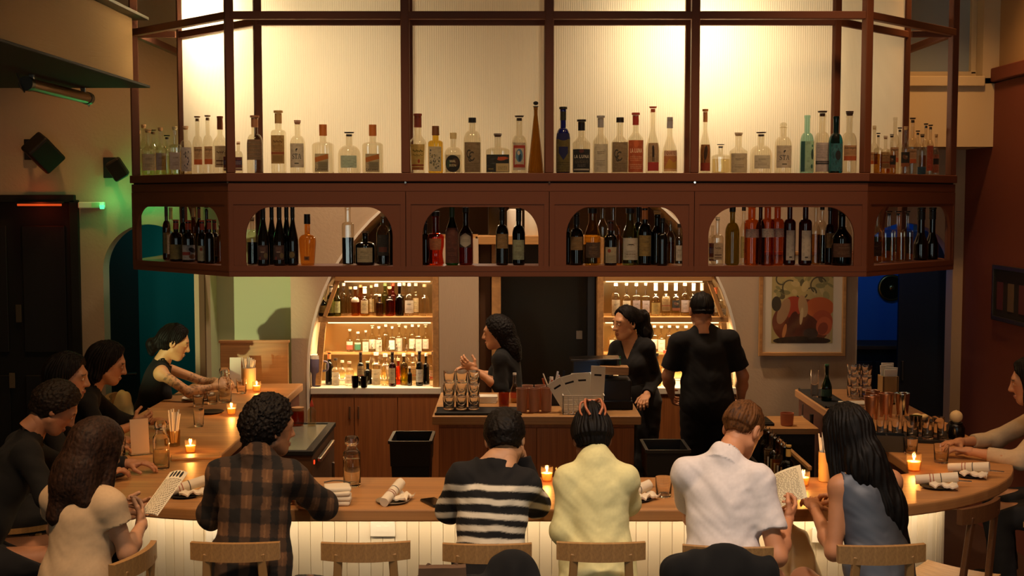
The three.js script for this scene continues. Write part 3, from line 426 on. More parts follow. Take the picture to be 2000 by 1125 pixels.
// ------------------------------------------------------------------ bottles: x, foot y, z, height, radius, "kind glass cap cap-colour label contents", label, group
const BOTTLES = [
  [-2.468, 2.607, -8.503, 0.301, 0.031, 'tequila clear cork cork - -', 'clear narrow bottle, leftmost, upper shelf left angled side', 3],
  [-2.452, 2.607, -8.567, 0.343, 0.031, 'tall clear cork cork - -', 'clear bottle with wide cork, second from left, upper shelf left angled side', 3],
  [-2.378, 2.607, -8.411, 0.303, 0.047, 'tequila clear cork cork pale water', 'clear full bottle with white label, third from left, upper shelf left angled side', 3],
  [-2.37, 2.607, -8.495, 0.305, 0.033, 'tall clear tstop #6a4a2c - -', 'clear bottle half hidden, fourth from left, upper shelf left angled side', 3],
  [-2.273, 2.607, -8.322, 0.31, 0.037, 'tequila clear cork cork lilac water', 'clear bottle with yellowed cork, fifth from left, upper shelf left angled side', 3],
  [-2.215, 2.607, -8.262, 0.258, 0.037, 'dome clear tstop #1c1410 - water', 'clear bottle with dark stopper, sixth from left, upper shelf left angled side', 3],
  [-2.147, 2.607, -8.196, 0.309, 0.046, 'square clear cork #cdb58c lilac water', 'square clear bottle with lilac label, seventh from left, upper shelf left angled side', 3],
  [-2.055, 2.607, -8.104, 0.307, 0.039, 'dome clear cork cork pictos water', 'clear bottle with blue figures label, eighth from left, upper shelf left angled side', 3],
  [-1.956, 2.607, -8.004, 0.362, 0.032, 'long clear tstop #7a5632 orangeband -', 'slim clear bottle with orange banded label, ninth from left, upper shelf left angled side', 3],
  [-1.872, 2.607, -7.92, 0.362, 0.031, 'long clear tstop #7a5632 orangeband -', 'slim clear bottle with tan orange label, tenth from left, upper shelf left angled side', 3],
  [-1.774, 2.607, -7.822, 0.35, 0.043, 'tequila clear foil #8c4a26 greyscript -', 'clear bottle with brown neck foil, eleventh from left, upper shelf left angled side', 3],
  [-1.709, 2.607, -7.756, 0.199, 0.037, 'dome clear cork cork purple -', 'clear bottle with purple label behind post, twelfth from left, upper shelf left angled side', 3],
  [-1.628, 2.607, -7.65, 0.188, 0.026, 'dome clear cork cork purple -', 'clear bottle with wine red label, leftmost, upper shelf leftmost front bay', 3],
  [-1.529, 2.607, -7.65, 0.343, 0.048, 'long clear foiltop #9a6a48 brownbig -', 'clear bottle with tall grey-brown label, second from left, upper shelf leftmost front bay', 3],
  [-1.388, 2.607, -7.65, 0.372, 0.046, 'square2 clear foiltop #b08a52 kraft -', 'square-shouldered bottle with kraft label, third from left, upper shelf leftmost front bay', 3],
  [-1.275, 2.607, -7.65, 0.315, 0.046, 'dome clear cork #a8785a sta -', 'domed clear bottle with bird label, fourth from left, upper shelf leftmost front bay', 3],
  [-1.123, 2.607, -7.65, 0.29, 0.066, 'square clear foilhigh #b86a2a tilt -', 'wide square bottle with orange neck, fifth from left, upper shelf leftmost front bay', 3],
  [-0.966, 2.607, -7.631, 0.244, 0.067, 'domewide clear tstop #17120e aqua -', 'wide domed bottle with aqua label, sixth from left, upper shelf leftmost front bay', 3],
  [-0.83, 2.607, -7.669, 0.29, 0.066, 'square clear foilhigh #b86a2a tilt -', 'wide square bottle with tilted orange strip, seventh from left, upper shelf leftmost front bay', 3],
  [-0.56, 2.607, -7.65, 0.354, 0.052, 'taper clear foil #8c3f24 yellowscript -', 'tapered bottle with yellow script label, leftmost, upper shelf second front bay', 3],
  [-0.453, 2.607, -7.63, 0.28, 0.046, 'square2 straw screwlong #6e4422 pictogram -', 'straw coloured bottle with pictogram label, second from left, upper shelf second front bay', 3],
  [-0.35, 2.607, -7.67, 0.242, 0.057, 'domewide clear corklong #c9b27c blackoval -', 'round clear bottle with black oval label, third from left, upper shelf second front bay', 3],
  [-0.236, 2.607, -7.65, 0.33, 0.053, 'domehigh clear screw #15120f swirl -', 'clear bottle with brown swirl label, fourth from left, upper shelf second front bay', 3],
  [-0.085, 2.607, -7.65, 0.236, 0.075, 'lowsquare clear cork #4a2c1c diptych -', 'low square bottle with black orange label, fifth from left, upper shelf second front bay', 3],
  [0.043, 2.607, -7.65, 0.342, 0.046, 'long clear tstop #3a2c24 redblue -', 'clear bottle with red and blue label, sixth from left, upper shelf second front bay', 3],
  [0.141, 2.607, -7.65, 0.432, 0.048, 'cone amber ball #0c0908 - -', 'tall tapering amber bottle with ball stopper, seventh from left, upper shelf second front bay', 3],
  [0.304, 2.607, -7.65, 0.394, 0.042, 'long navy foiltop #2a2614 navygold -', 'navy blue bottle with gold label, leftmost, upper shelf third front bay', 3],
  [0.413, 2.607, -7.65, 0.319, 0.054, 'tequila clear foiltop #1a100c lunablack -', 'clear bottle with black label, second from left, upper shelf third front bay', 3],
  [0.527, 2.607, -7.65, 0.342, 0.047, 'tequila clear foiltop #8e8a86 silver -', 'clear bottle with silvery label, third from left, upper shelf third front bay', 3],
  [0.64, 2.607, -7.628, 0.33, 0.052, 'tequila clear screw #2a1c14 swirl -', 'clear bottle with grey-brown swirl label, fourth from left, upper shelf third front bay', 3],
  [0.737, 2.607, -7.672, 0.361, 0.048, 'tequila clear foiltop #9c3020 lunared -', 'clear bottle with orange-red label, fifth from left, upper shelf third front bay', 3],
  [0.837, 2.607, -7.65, 0.396, 0.042, 'burg clear tstop #b45a3c figurered -', 'slender bottle with dark figure label, sixth from left, upper shelf third front bay', 3],
  [0.938, 2.607, -7.65, 0.333, 0.045, 'burg clear screwlong #a8a4a2 mountain -', 'clear bottle with orange mountain label, seventh from left, upper shelf third front bay', 3],
  [1.148, 2.607, -7.649, 0.381, 0.034, 'burg clear foiltop #b07a44 figurebrown -', 'slender bottle with brown figure label, leftmost, upper shelf rightmost front bay', 3],
  [1.247, 2.607, -7.686, 0.175, 0.057, 'lowsquare clear tstop #2a1710 - water', 'low square clear bottle with dark stopper, second from left, upper shelf rightmost front bay', 3],
  [1.341, 2.607, -7.615, 0.24, 0.054, 'tequila clear cork #b0966c silver water', 'clear corked bottle with pale label, third from left, upper shelf rightmost front bay', 3],
  [1.481, 2.607, -7.65, 0.245, 0.066, 'domewide clear tstop #4a2a1e silver2 -', 'wide clear bottle with brown stopper, fourth from left, upper shelf rightmost front bay', 3],
  [1.613, 2.607, -7.65, 0.296, 0.051, 'domehigh clear glassball #d8d2c2 sta -', 'domed bottle with glass stopper and bird label, fifth from left, upper shelf rightmost front bay', 3],
  [1.754, 2.607, -7.649, 0.345, 0.041, 'long aqua none - tealstrip -', 'aqua bottle with dark teal strip, sixth from left, upper shelf rightmost front bay', 3],
  [1.851, 2.607, -7.682, 0.372, 0.047, 'long clear tstop #4c3426 lilacband -', 'long-necked bottle with lilac dark-banded label, seventh from left, upper shelf rightmost front bay', 3],
  [1.916, 2.607, -7.615, 0.337, 0.042, 'long teal none - tealpic -', 'blue-teal bottle with dark emblem, eighth from left, upper shelf rightmost front bay', 3],
  [2.006, 2.607, -7.654, 0.369, 0.045, 'long clear cork #4a3426 orangelow -', 'clear corked bottle with orange label band, ninth from left, upper shelf rightmost front bay', 3],
  [2.213, 2.607, -7.861, 0.295, 0.028, 'tequila clear cork #c8b48a orangelow -', 'clear bottle with orange band, leftmost, upper shelf right angled side', 3],
  [2.221, 2.607, -7.801, 0.248, 0.028, 'square clear tstop #2e2118 - straw', 'clear square bottle with dark stopper, second from left, upper shelf right angled side', 3],
  [2.297, 2.607, -7.911, 0.235, 0.032, 'domewide clear cork #8a6a4a kraft straw', 'clear bottle with pinkish cork, third from left, upper shelf right angled side', 3],
  [2.348, 2.607, -7.955, 0.248, 0.031, 'square clear cork #3a281c blackoval2 straw', 'square bottle with dark picture label, fourth from left, upper shelf right angled side', 3],
  [2.403, 2.607, -8.076, 0.36, 0.029, 'long clear none - orangelow -', 'clear long-necked bottle without cap, fifth from left, upper shelf right angled side', 3],
  [2.452, 2.607, -8.138, 0.3, 0.026, 'tequila clear tstop #4a3a2a - -', 'clear bottle with brown stopper, sixth from left, upper shelf right angled side', 3],
  [2.468, 2.607, -8.064, 0.302, 0.029, 'tequila clear cork #b89a6a blackoval2 -', 'clear bottle with black and brown label, seventh from left, upper shelf right angled side', 3],
  [2.544, 2.607, -8.176, 0.363, 0.032, 'long clear tstop #3e2a1c orangelow -', 'clear bottle with pale orange label, eighth from left, upper shelf right angled side', 3],
  [2.612, 2.607, -8.284, 0.288, 0.026, 'dome clear tstop #181410 - -', 'clear bottle with black stopper, ninth from left, upper shelf right angled side', 3],
  [2.62, 2.607, -8.216, 0.262, 0.026, 'tall clear cork #4a3a22 bluelow straw', 'narrow bottle with blue bottom band, tenth from left, upper shelf right angled side', 3],
  [2.693, 2.607, -8.375, 0.339, 0.023, 'tall clear tstop #1c1812 - -', 'narrow clear bottle with black top, eleventh from left, upper shelf right angled side', 3],
  [2.708, 2.607, -8.329, 0.328, 0.023, 'tall clear tstop #3a2a1c redlabel -', 'narrow bottle with orange-red label, twelfth from left, upper shelf right angled side', 3],
  [2.769, 2.607, -8.4, 0.271, 0.024, 'tequila clear cork #a07a4a redlabel2 -', 'small bottle with dark and red label, thirteenth from left, upper shelf right angled side', 3],
  [-2.248, 2.062, -8.332, 0.363, 0.026, 'wine brown foil #3a2216 cream -', 'tall brown bottle with yellow label, leftmost, lower shelf left angled arch', 2],
  [-2.203, 2.062, -8.272, 0.34, 0.03, 'tequila clear foil #cdbb6a white -', 'tall clear bottle with white label, second from left, lower shelf left angled arch', 2],
  [-2.127, 2.062, -8.106, 0.264, 0.042, 'wine black foil #8c3a26 mustard -', 'dark bottle with mustard label, third from left, lower shelf left angled arch', 2],
  [-2.106, 2.062, -8.206, 0.35, 0.026, 'wine black foil #141210 - -', 'tall black bottle, fourth from left, lower shelf left angled arch', 2],
  [-2.029, 2.062, -8.022, 0.262, 0.042, 'wine black foil #8a3420 whitered -', 'dark bottle with white and red label, fifth from left, lower shelf left angled arch', 2],
  [-2.019, 2.062, -8.12, 0.364, 0.026, 'tall amber foil #b08a52 cream -', 'tall amber bottle with tan neck, sixth from left, lower shelf left angled arch', 2],
  [-1.972, 2.062, -8.072, 0.357, 0.023, 'tall brown foil #7a3222 - -', 'tall brown bottle with red neck, seventh from left, lower shelf left angled arch', 2],
  [-1.907, 2.062, -7.878, 0.264, 0.034, 'wine black foil #8a3420 whitedot -', 'dark bottle with white dotted label, eighth from left, lower shelf left angled arch', 2],
  [-1.909, 2.062, -8.01, 0.348, 0.026, 'tequila brown tstop #14100c - -', 'brown bottle with silver neck, ninth from left, lower shelf left angled arch', 2],
  [-1.851, 2.062, -7.827, 0.271, 0.031, 'wine black foil #8a3420 - -', 'black bottle with red neck, tenth from left, lower shelf left angled arch', 2],
  [-1.833, 2.062, -7.887, 0.267, 0.028, 'wine black foil #8c3622 kraft -', 'black bottle with kraft label, eleventh from left, lower shelf left angled arch', 2],
  [-1.781, 2.062, -7.818, 0.234, 0.025, 'dome amber foil #7a3a22 - -', 'small amber bottle, twelfth from left, lower shelf left angled arch', 2],
  [-1.55, 2.062, -7.64, 0.283, 0.033, 'dome clear cork #8a6a4a - cola', 'clear bottle with dark contents, leftmost, lower shelf leftmost front arch', 2],
  [-1.473, 2.062, -7.58, 0.365, 0.037, 'champ black foil #12100c purplemark -', 'black sparkling wine bottle with reddish label, second from left, lower shelf leftmost front arch', 2],
  [-1.444, 2.062, -7.7, 0.365, 0.033, 'champ black foil #12100c - -', 'black sparkling wine bottle behind the labelled pair, third from left, lower shelf leftmost front arch', 2],
  [-1.377, 2.062, -7.58, 0.365, 0.038, 'champ black foil #12100c purplemark -', 'black sparkling wine bottle with oval seal, fourth from left, lower shelf leftmost front arch', 2],
  [-1.35, 2.062, -7.67, 0.365, 0.034, 'champ black foil #141008 - -', 'black wine bottle, fifth from left, lower shelf leftmost front arch', 2],
  [-1.303, 2.062, -7.606, 0.365, 0.033, 'champ black foil #12100c goldseal -', 'black wine bottle with gold seal, sixth from left, lower shelf leftmost front arch', 2],
  [-1.222, 2.062, -7.644, 0.304, 0.052, 'cognac amberlight screwlong #100c0a smallmark -', 'amber flask bottle with black cap, seventh from left, lower shelf leftmost front arch', 2],
  [-0.979, 2.062, -7.64, 0.371, 0.037, 'tall2 clear cork #c8b898 - greenblack', 'tall clear bottle half full of dark green, eighth from left, lower shelf leftmost front arch', 2],
  [-0.876, 2.062, -7.64, 0.201, 0.059, 'squat black cork #2a1c14 creamlabel -', 'squat black bottle with cream label, ninth from left, lower shelf leftmost front arch', 2],
  [-0.766, 2.062, -7.61, 0.314, 0.04, 'domehigh clear cork #b0a080 blackhigh cola', 'clear-shouldered bottle with black label, tenth from left, lower shelf leftmost front arch', 2],
  [-0.728, 2.062, -7.69, 0.298, 0.028, 'wine black foil #14100c - -', 'black bottle at the arch edge, eleventh from left, lower shelf leftmost front arch', 2],
  [-0.52, 2.062, -7.684, 0.267, 0.028, 'wine black foil #14100c - -', 'black bottle at the arch edge, leftmost, lower shelf second front arch', 2],
  [-0.455, 2.062, -7.636, 0.32, 0.049, 'waist orange screw #15100c agedlabel -', 'orange-red liqueur bottle with waisted body, second from left, lower shelf second front arch', 2],
  [-0.357, 2.062, -7.624, 0.371, 0.04, 'champ2 green foil #1c3a20 redbig -', 'green bottle with brown-red label, third from left, lower shelf second front arch', 2],
  [-0.276, 2.062, -7.656, 0.344, 0.043, 'bulge brownamber screw #13100c hexagon -', 'amber bottle with white hexagonal label, fourth from left, lower shelf second front arch', 2],
  [-0.059, 2.062, -7.64, 0.344, 0.038, 'wine black foil #12100e tanlabel -', 'black bottle with tan label, fifth from left, lower shelf second front arch', 2],
  [0.04, 2.062, -7.64, 0.338, 0.038, 'wine darkgreen foil #1a2018 greenlabel -', 'dark green bottle with pale green label, sixth from left, lower shelf second front arch', 2],
  [0.337, 2.062, -7.691, 0.282, 0.024, 'wine black foil #14120e - -', 'black bottle at the arch edge, leftmost, lower shelf third front arch', 2],
  [0.385, 2.062, -7.639, 0.313, 0.042, 'wine black foil #15181a tanlabel -', 'black bottle with small tan label, second from left, lower shelf third front arch', 2],
  [0.48, 2.062, -7.64, 0.338, 0.049, 'sloped straw screw #0e0c0a brownmark -', 'pale yellow bottle with brown label, third from left, lower shelf third front arch', 2],
  [0.545, 2.062, -7.705, 0.359, 0.03, 'tall clear none - - -', 'clear bottle between labelled ones, fourth from left, lower shelf third front arch', 2],
  [0.587, 2.062, -7.61, 0.268, 0.039, 'wine black foil #5a2a1c whitedot -', 'black bottle with cream label and red dot, fifth from left, lower shelf third front arch', 2],
  [0.612, 2.062, -7.743, 0.359, 0.04, 'tequila clear none - - -', 'clear bottle behind the cream-labelled one, sixth from left, lower shelf third front arch', 2],
  [0.641, 2.062, -7.682, 0.236, 0.025, 'tall amberlight none - - -', 'small honey coloured bottle, seventh from left, lower shelf third front arch', 2],
  [0.703, 2.062, -7.629, 0.338, 0.047, 'sloped palegreen screw #0f1018 whitefine -', 'pale green bottle with white label, eighth from left, lower shelf third front arch', 2],
  [0.76, 2.062, -7.712, 0.365, 0.031, 'wine black foil #0f0d0b - -', 'black bottle behind the gold-labelled one, ninth from left, lower shelf third front arch', 2],
  [0.793, 2.062, -7.645, 0.353, 0.041, 'wine black foil #b06a30 goldlabel -', 'black bottle with gold label, tenth from left, lower shelf third front arch', 2],
  [0.872, 2.062, -7.684, 0.322, 0.043, 'tall black cork #a8854c - -', 'tall black bottle with cork, eleventh from left, lower shelf third front arch', 2],
  [0.889, 2.062, -7.57, 0.281, 0.033, 'wine black screw #14161a - -', 'small black bottle with glints, twelfth from left, lower shelf third front arch', 2],
  [0.952, 2.062, -7.69, 0.264, 0.028, 'tall clear none - - straw', 'clear jar-like bottle, thirteenth from left, lower shelf third front arch', 2],
  [0.993, 2.062, -7.6, 0.247, 0.024, 'tall clear screw #5a5248 white -', 'small clear bottle with white label, fourteenth from left, lower shelf third front arch', 2],
  [1.205, 2.062, -7.69, 0.236, 0.024, 'dome clear none - purple -', 'clear bottle at the arch edge, leftmost, lower shelf rightmost front arch', 2],
  [1.222, 2.062, -7.61, 0.286, 0.036, 'square clear cork #d0c4a4 greyscript -', 'square clear bottle with grey label, second from left, lower shelf rightmost front arch', 2],
  [1.315, 2.062, -7.64, 0.347, 0.042, 'dome olive screw #100e0a - -', 'olive-yellow bottle with black cap, third from left, lower shelf rightmost front arch', 2],
  [1.392, 2.062, -7.695, 0.353, 0.024, 'tall clear screw #4a3a2a cream -', 'clear bottle with cream label, fourth from left, lower shelf rightmost front arch', 2],
  [1.429, 2.062, -7.635, 0.359, 0.044, 'cyl amberred none - silverband -', 'amber-red cylinder bottle with silver band, fifth from left, lower shelf rightmost front arch', 2],
  [1.498, 2.062, -7.72, 0.359, 0.027, 'tall brown none - - -', 'brown bottle behind the red pair, sixth from left, lower shelf rightmost front arch', 2],
  [1.515, 2.062, -7.59, 0.365, 0.039, 'cyl red none - silverband -', 'red cylinder bottle with silver band, seventh from left, lower shelf rightmost front arch', 2],
  [1.582, 2.062, -7.634, 0.365, 0.038, 'cyl red none - silverband -', 'red cylinder bottle, eighth from left, lower shelf rightmost front arch', 2],
  [1.658, 2.062, -7.647, 0.371, 0.036, 'cylneck brownred none - whitetall -', 'dark red bottle with tall white label, ninth from left, lower shelf rightmost front arch', 2],
  [1.746, 2.062, -7.62, 0.371, 0.039, 'cylneck brownred none - whitetall -', 'dark red bottle with brighter white label, tenth from left, lower shelf rightmost front arch', 2],
  [1.817, 2.062, -7.661, 0.359, 0.03, 'tequila clear none - - straw', 'clear bottle with honey contents, eleventh from left, lower shelf rightmost front arch', 2],
  [1.874, 2.062, -7.741, 0.359, 0.031, 'dome clear screw #12100c - cola', 'clear bottle with black cap, twelfth from left, lower shelf rightmost front arch', 2],
  [1.908, 2.062, -7.684, 0.353, 0.031, 'wine brown screw #12100c tanlabel -', 'brown bottle with tan label, thirteenth from left, lower shelf rightmost front arch', 2],
  [1.959, 2.062, -7.605, 0.335, 0.06, 'domewide2 darkteal cork #10201c brownmark2 -', 'large dark teal bottle with brown label, fourteenth from left, lower shelf rightmost front arch', 2],
  [2.028, 2.062, -7.73, 0.303, 0.025, 'dome clear none - - -', 'clear bottle behind the teal one, fifteenth from left, lower shelf rightmost front arch', 2],
  [2.241, 2.062, -7.86, 0.318, 0.034, 'tequila clear none - brownmark straw', 'clear decanter with brown label, leftmost, lower shelf right angled arch', 2],
  [2.343, 2.062, -7.962, 0.32, 0.045, 'square clear tstop #14100c - straw', 'square honey decanter, second from left, lower shelf right angled arch', 2],
  [2.425, 2.062, -8.044, 0.319, 0.045, 'square clear tstop #14100c - straw', 'square honey decanter in the row middle, third from left, lower shelf right angled arch', 2],
  [2.509, 2.062, -8.128, 0.318, 0.039, 'square clear tstop #14100c - straw', 'square honey decanter beside black bottles, fourth from left, lower shelf right angled arch', 2],
  [2.637, 2.062, -8.256, 0.34, 0.046, 'hour black foil #0c0a08 - -', 'black waisted bottle, fifth from left, lower shelf right angled arch', 2],
  [2.745, 2.062, -8.364, 0.34, 0.04, 'hour black foil #0c0a08 - -', 'black waisted bottle at the edge, sixth from left, lower shelf right angled arch', 2],
  [-1.504, 1.53, -10.128, 0.171, 0.033, 'wine darkgreen foil #c8b06a goldlabel -', 'dark green bottle with gold label, leftmost, left niche top shelf', 0],
  [-1.441, 1.53, -10.159, 0.245, 0.033, 'wine black foil #e8dcc0 creamlabel -', 'black bottle with long cream label, second from left, left niche top shelf', 0],
  [-1.383, 1.53, -10.113, 0.249, 0.028, 'tequila palegreen screw #d8cc90 palelime -', 'pale lime label bottle, third from left, left niche top shelf', 0],
  [-1.343, 1.53, -10.166, 0.261, 0.034, 'dome clear screw #efe6cc - -', 'clear bottle with white cap, fourth from left, left niche top shelf', 0],
  [-1.301, 1.53, -10.27, 0.224, 0.029, 'tall clear screw #b8a888 - -', 'clear bottle in the back row, fifth from left, left niche top shelf', 0],
  [-1.245, 1.53, -10.14, 0.233, 0.033, 'tequila amberlight screw #f0e8d4 whitecap -', 'amber bottle with white shoulders, sixth from left, left niche top shelf', 0],
  [-1.219, 1.53, -10.264, 0.24, 0.029, 'tall amberlight screw #a89060 - -', 'honey bottle in the back row, seventh from left, left niche top shelf', 0],
  [-1.17, 1.53, -10.14, 0.233, 0.037, 'tequila straw foil #efe6d0 creamlabel -', 'cream label bottle with white top, eighth from left, left niche top shelf', 0],
  [-1.132, 1.53, -10.269, 0.236, 0.029, 'tequila clear screw #c0b090 creamlabel -', 'pale bottle in the back row, ninth from left, left niche top shelf', 0],
  [-1.083, 1.53, -10.183, 0.253, 0.036, 'dome clear screw #e8dcc8 - -', 'pear-shaped clear bottle, tenth from left, left niche top shelf', 0],
  [-1.05, 1.53, -10.117, 0.175, 0.032, 'square amber screw #d8c8a8 - -', 'square brown bottle, eleventh from left, left niche top shelf', 0],
  [-1.021, 1.53, -10.269, 0.253, 0.029, 'tall palegreen screw #8aa068 - -', 'pale green bottle in the back row, twelfth from left, left niche top shelf', 0],
  [-0.972, 1.53, -10.14, 0.233, 0.037, 'tequila amberred cork #caa87c - -', 'red-amber bottle with pale neck, thirteenth from left, left niche top shelf', 0],
  [-0.958, 1.53, -10.257, 0.253, 0.029, 'tall orange screw #b05030 - -', 'orange-red bottle in the back row, fourteenth from left, left niche top shelf', 0],
  [-0.894, 1.53, -10.14, 0.262, 0.034, 'tequila brown screw #efe4cc - -', 'brown bottle with white neck, fifteenth from left, left niche top shelf', 0],
  [-0.869, 1.53, -10.259, 0.257, 0.029, 'tall clear screw #e0d8c0 - -', 'white-capped bottle in the back row, sixteenth from left, left niche top shelf', 0],
  [-0.817, 1.53, -10.14, 0.261, 0.037, 'domewide clear screw #e8d8ac whitefine -', 'white-labelled jug bottle, seventeenth from left, left niche top shelf', 0],
  [-0.77, 1.53, -10.22, 0.256, 0.029, 'tall clear screw #f0e8d4 creamlabel -', 'white slim bottle, eighteenth from left, left niche top shelf', 0],
  [-0.695, 1.53, -10.14, 0.253, 0.037, 'tequila clear screw #5a4a34 - -', 'clear bottle with dark contents, nineteenth from left, left niche top shelf', 0],
  [-1.316, 1.22, -10.33, 0.184, 0.03, 'tequila clear cork #e4dcc4 redlow -', 'clear bottle with orange-red lower label, leftmost, left niche middle shelf', 0],
  [-1.25, 1.22, -10.33, 0.164, 0.03, 'dome clear screw #e4dcc4 greenbig -', 'clear bottle with green label, second from left, left niche middle shelf', 0],
  [-1.185, 1.22, -10.316, 0.176, 0.029, 'square clear cork #e4dcc4 silver -', 'clear squat bottle with silver label, third from left, left niche middle shelf', 0],
  [-1.135, 1.22, -10.354, 0.214, 0.029, 'tequila clear tstop #e4dcc4 white -', 'clear bright bottle with white label, fourth from left, left niche middle shelf', 0],
  [-1.078, 1.22, -10.315, 0.209, 0.029, 'tequila clear cork #e4dcc4 silver -', 'clear bright bottle with silvery label, fifth from left, left niche middle shelf', 0],
  [-1.026, 1.22, -10.349, 0.222, 0.029, 'dome clear screw #e4dcc4 - -', 'clear bright unlabelled bottle, sixth from left, left niche middle shelf', 0],
  [-0.971, 1.22, -10.318, 0.209, 0.029, 'square clear cork #e4dcc4 white -', 'clear bright bottle with pale label, seventh from left, left niche middle shelf', 0],
  [-0.918, 1.22, -10.354, 0.226, 0.029, 'tequila clear tstop #e4dcc4 silver -', 'clear glinting bottle with grey label, eighth from left, left niche middle shelf', 0],
  [-0.862, 1.22, -10.319, 0.214, 0.029, 'tequila clear cork #e4dcc4 - -', 'clear glinting unlabelled bottle, ninth from left, left niche middle shelf', 0],
  [-0.81, 1.22, -10.353, 0.222, 0.029, 'dome clear screw #e4dcc4 white -', 'clear glinting bottle with white label, tenth from left, left niche middle shelf', 0],
  [-0.755, 1.22, -10.31, 0.222, 0.029, 'square clear cork #e4dcc4 silver -', 'clear bottle with silver label, eleventh from left, left niche middle shelf', 0],
  [-0.701, 1.22, -10.344, 0.222, 0.029, 'tequila clear tstop #e4dcc4 white -', 'clear bottle beside the oak side panel, twelfth from left, left niche middle shelf', 0],
  [-1.46, 0.976, -10.157, 0.268, 0.033, 'wine black foil #b86a34 - -', 'black bottle with orange top, leftmost, left niche counter', 0],
  [-1.404, 0.976, -10.117, 0.219, 0.032, 'tequila clear screw #3a2c1c silver -', 'clear bottle with pale label, second from left, left niche counter', 0],
  [-1.357, 0.976, -10.162, 0.195, 0.029, 'tall clear screw #c8bca0 - -', 'clear slim bottle, third from left, left niche counter', 0],
  [-1.293, 0.976, -10.1, 0.194, 0.037, 'dome clear screw #d8a890 pale -', 'clear bottle with pink shoulder, fourth from left, left niche counter', 0],
  [-1.203, 0.976, -10.1, 0.268, 0.029, 'wine black foil #2a1c14 kraft -', 'black bottle with kraft label, fifth from left, left niche counter', 0],
  [-1.156, 0.976, -10.182, 0.185, 0.036, 'wine black cork #d8c8a4 - -', 'black squat bottle with bright glint, sixth from left, left niche counter', 0],
  [-1.128, 0.976, -10.24, 0.321, 0.025, 'tall clear pour - - -', 'clear bottle with steel pourer, seventh from left, left niche counter', 0],
  [-1.084, 0.976, -10.154, 0.26, 0.038, 'tall clear screw #efe8d4 silver water', 'tall clear bottle with white cap, eighth from left, left niche counter', 0],
  [-1.059, 0.976, -10.215, 0.337, 0.024, 'tall clear pour - - -', 'clear bottle with red stopper, ninth from left, left niche counter', 0],
  [-1.009, 0.976, -10.122, 0.252, 0.037, 'tall clear screw #efe8d4 - water', 'tall clear bottle, tenth from left, left niche counter', 0],
  [-0.99, 0.976, -10.21, 0.321, 0.025, 'tall clear pour - lilac -', 'clear lilac-labelled bottle with pourer, eleventh from left, left niche counter', 0],
  [-0.948, 0.976, -10.07, 0.272, 0.03, 'wine brown foil #1a120c creamlabel -', 'brown bottle with cream label, twelfth from left, left niche counter', 0],
  [-0.93, 0.976, -10.222, 0.321, 0.025, 'tall clear pour - lilac -', 'clear bottle with black pourer, thirteenth from left, left niche counter', 0],
  [-0.91, 0.976, -10.173, 0.21, 0.025, 'tall orange screw #c8a080 - -', 'orange bottle, fourteenth from left, left niche counter', 0],
  [-0.862, 0.976, -10.136, 0.254, 0.032, 'dome olive screw #e8e0cc - -', 'olive bottle with white cap, fifteenth from left, left niche counter', 0],
  [-0.846, 0.976, -10.21, 0.321, 0.025, 'tall clear pour - - -', 'clear pourer bottle in the back row, sixteenth from left, left niche counter', 0],
  [-0.814, 0.976, -10.105, 0.153, 0.02, 'tall black screw #e0d4bc - -', 'tiny black bottle with white cap, seventeenth from left, left niche counter', 0],
  [-0.793, 0.976, -10.162, 0.251, 0.029, 'dome clear screw #efe8d4 kraft -', 'clear bottle with kraft label, eighteenth from left, left niche counter', 0],
  [-0.781, 0.976, -10.218, 0.321, 0.024, 'tall clear pour - pale -', 'pale-labelled pourer bottle in the back row, nineteenth from left, left niche counter', 0],
  [-0.735, 0.976, -10.1, 0.276, 0.03, 'wine darkgreen foil #12100c white -', 'dark green bottle with white label, twentieth from left, left niche counter', 0],
  [-0.687, 0.976, -10.17, 0.251, 0.028, 'wine darkgreen screw #e8dcc4 - -', 'green bottle with white cap, twenty-first from left, left niche counter', 0],
  [-0.626, 0.976, -10.1, 0.272, 0.033, 'tequila clear screw #141210 orangelow -', 'clear bottle with orange label, twenty-second from left, left niche counter', 0],
  [0.825, 1.53, -10.14, 0.262, 0.037, 'dome clear screw #f0e6cc silver water', 'clear jar-like bottle with white top, leftmost, right niche top shelf', 1],
  [0.909, 1.53, -10.14, 0.262, 0.037, 'domewide clear cork #f0e6cc pale water', 'round clear bottle with pale label, second from left, right niche top shelf', 1],
  [0.987, 1.53, -10.131, 0.262, 0.036, 'square clear screw #f0e6cc lilac water', 'clear bottle with lilac-grey label, third from left, right niche top shelf', 1],
  [1.063, 1.53, -10.148, 0.262, 0.036, 'square clear cork #f0e6cc lilac water', 'clear bottle with grey sleeve, fourth from left, right niche top shelf', 1],
  [1.142, 1.53, -10.14, 0.262, 0.037, 'tequila clear foil #f0e6cc mustard water', 'clear gold-labelled bottle, fifth from left, right niche top shelf', 1],
  [1.223, 1.53, -10.14, 0.262, 0.037, 'tequila clear foil #f0e6cc kraft water', 'clear amber-labelled bottle, sixth from left, right niche top shelf', 1],
  [1.301, 1.53, -10.138, 0.262, 0.036, 'tequila clear foil #f0e6cc blackoval2 water', 'clear bottle with dark picture label, seventh from left, right niche top shelf', 1],
  [1.376, 1.53, -10.161, 0.262, 0.036, 'dome clear screw #f0e6cc lilac water', 'clear bottle with pale lilac label, eighth from left, right niche top shelf', 1],
  [1.44, 1.53, -10.121, 0.262, 0.036, 'tequila clear foil #f0e6cc white water', 'clear bottle partly behind the head, ninth from left, right niche top shelf', 1],
  [1.511, 1.53, -10.15, 0.262, 0.036, 'tequila clear foil #f0e6cc white water', 'clear bottle right of the head, tenth from left, right niche top shelf', 1],
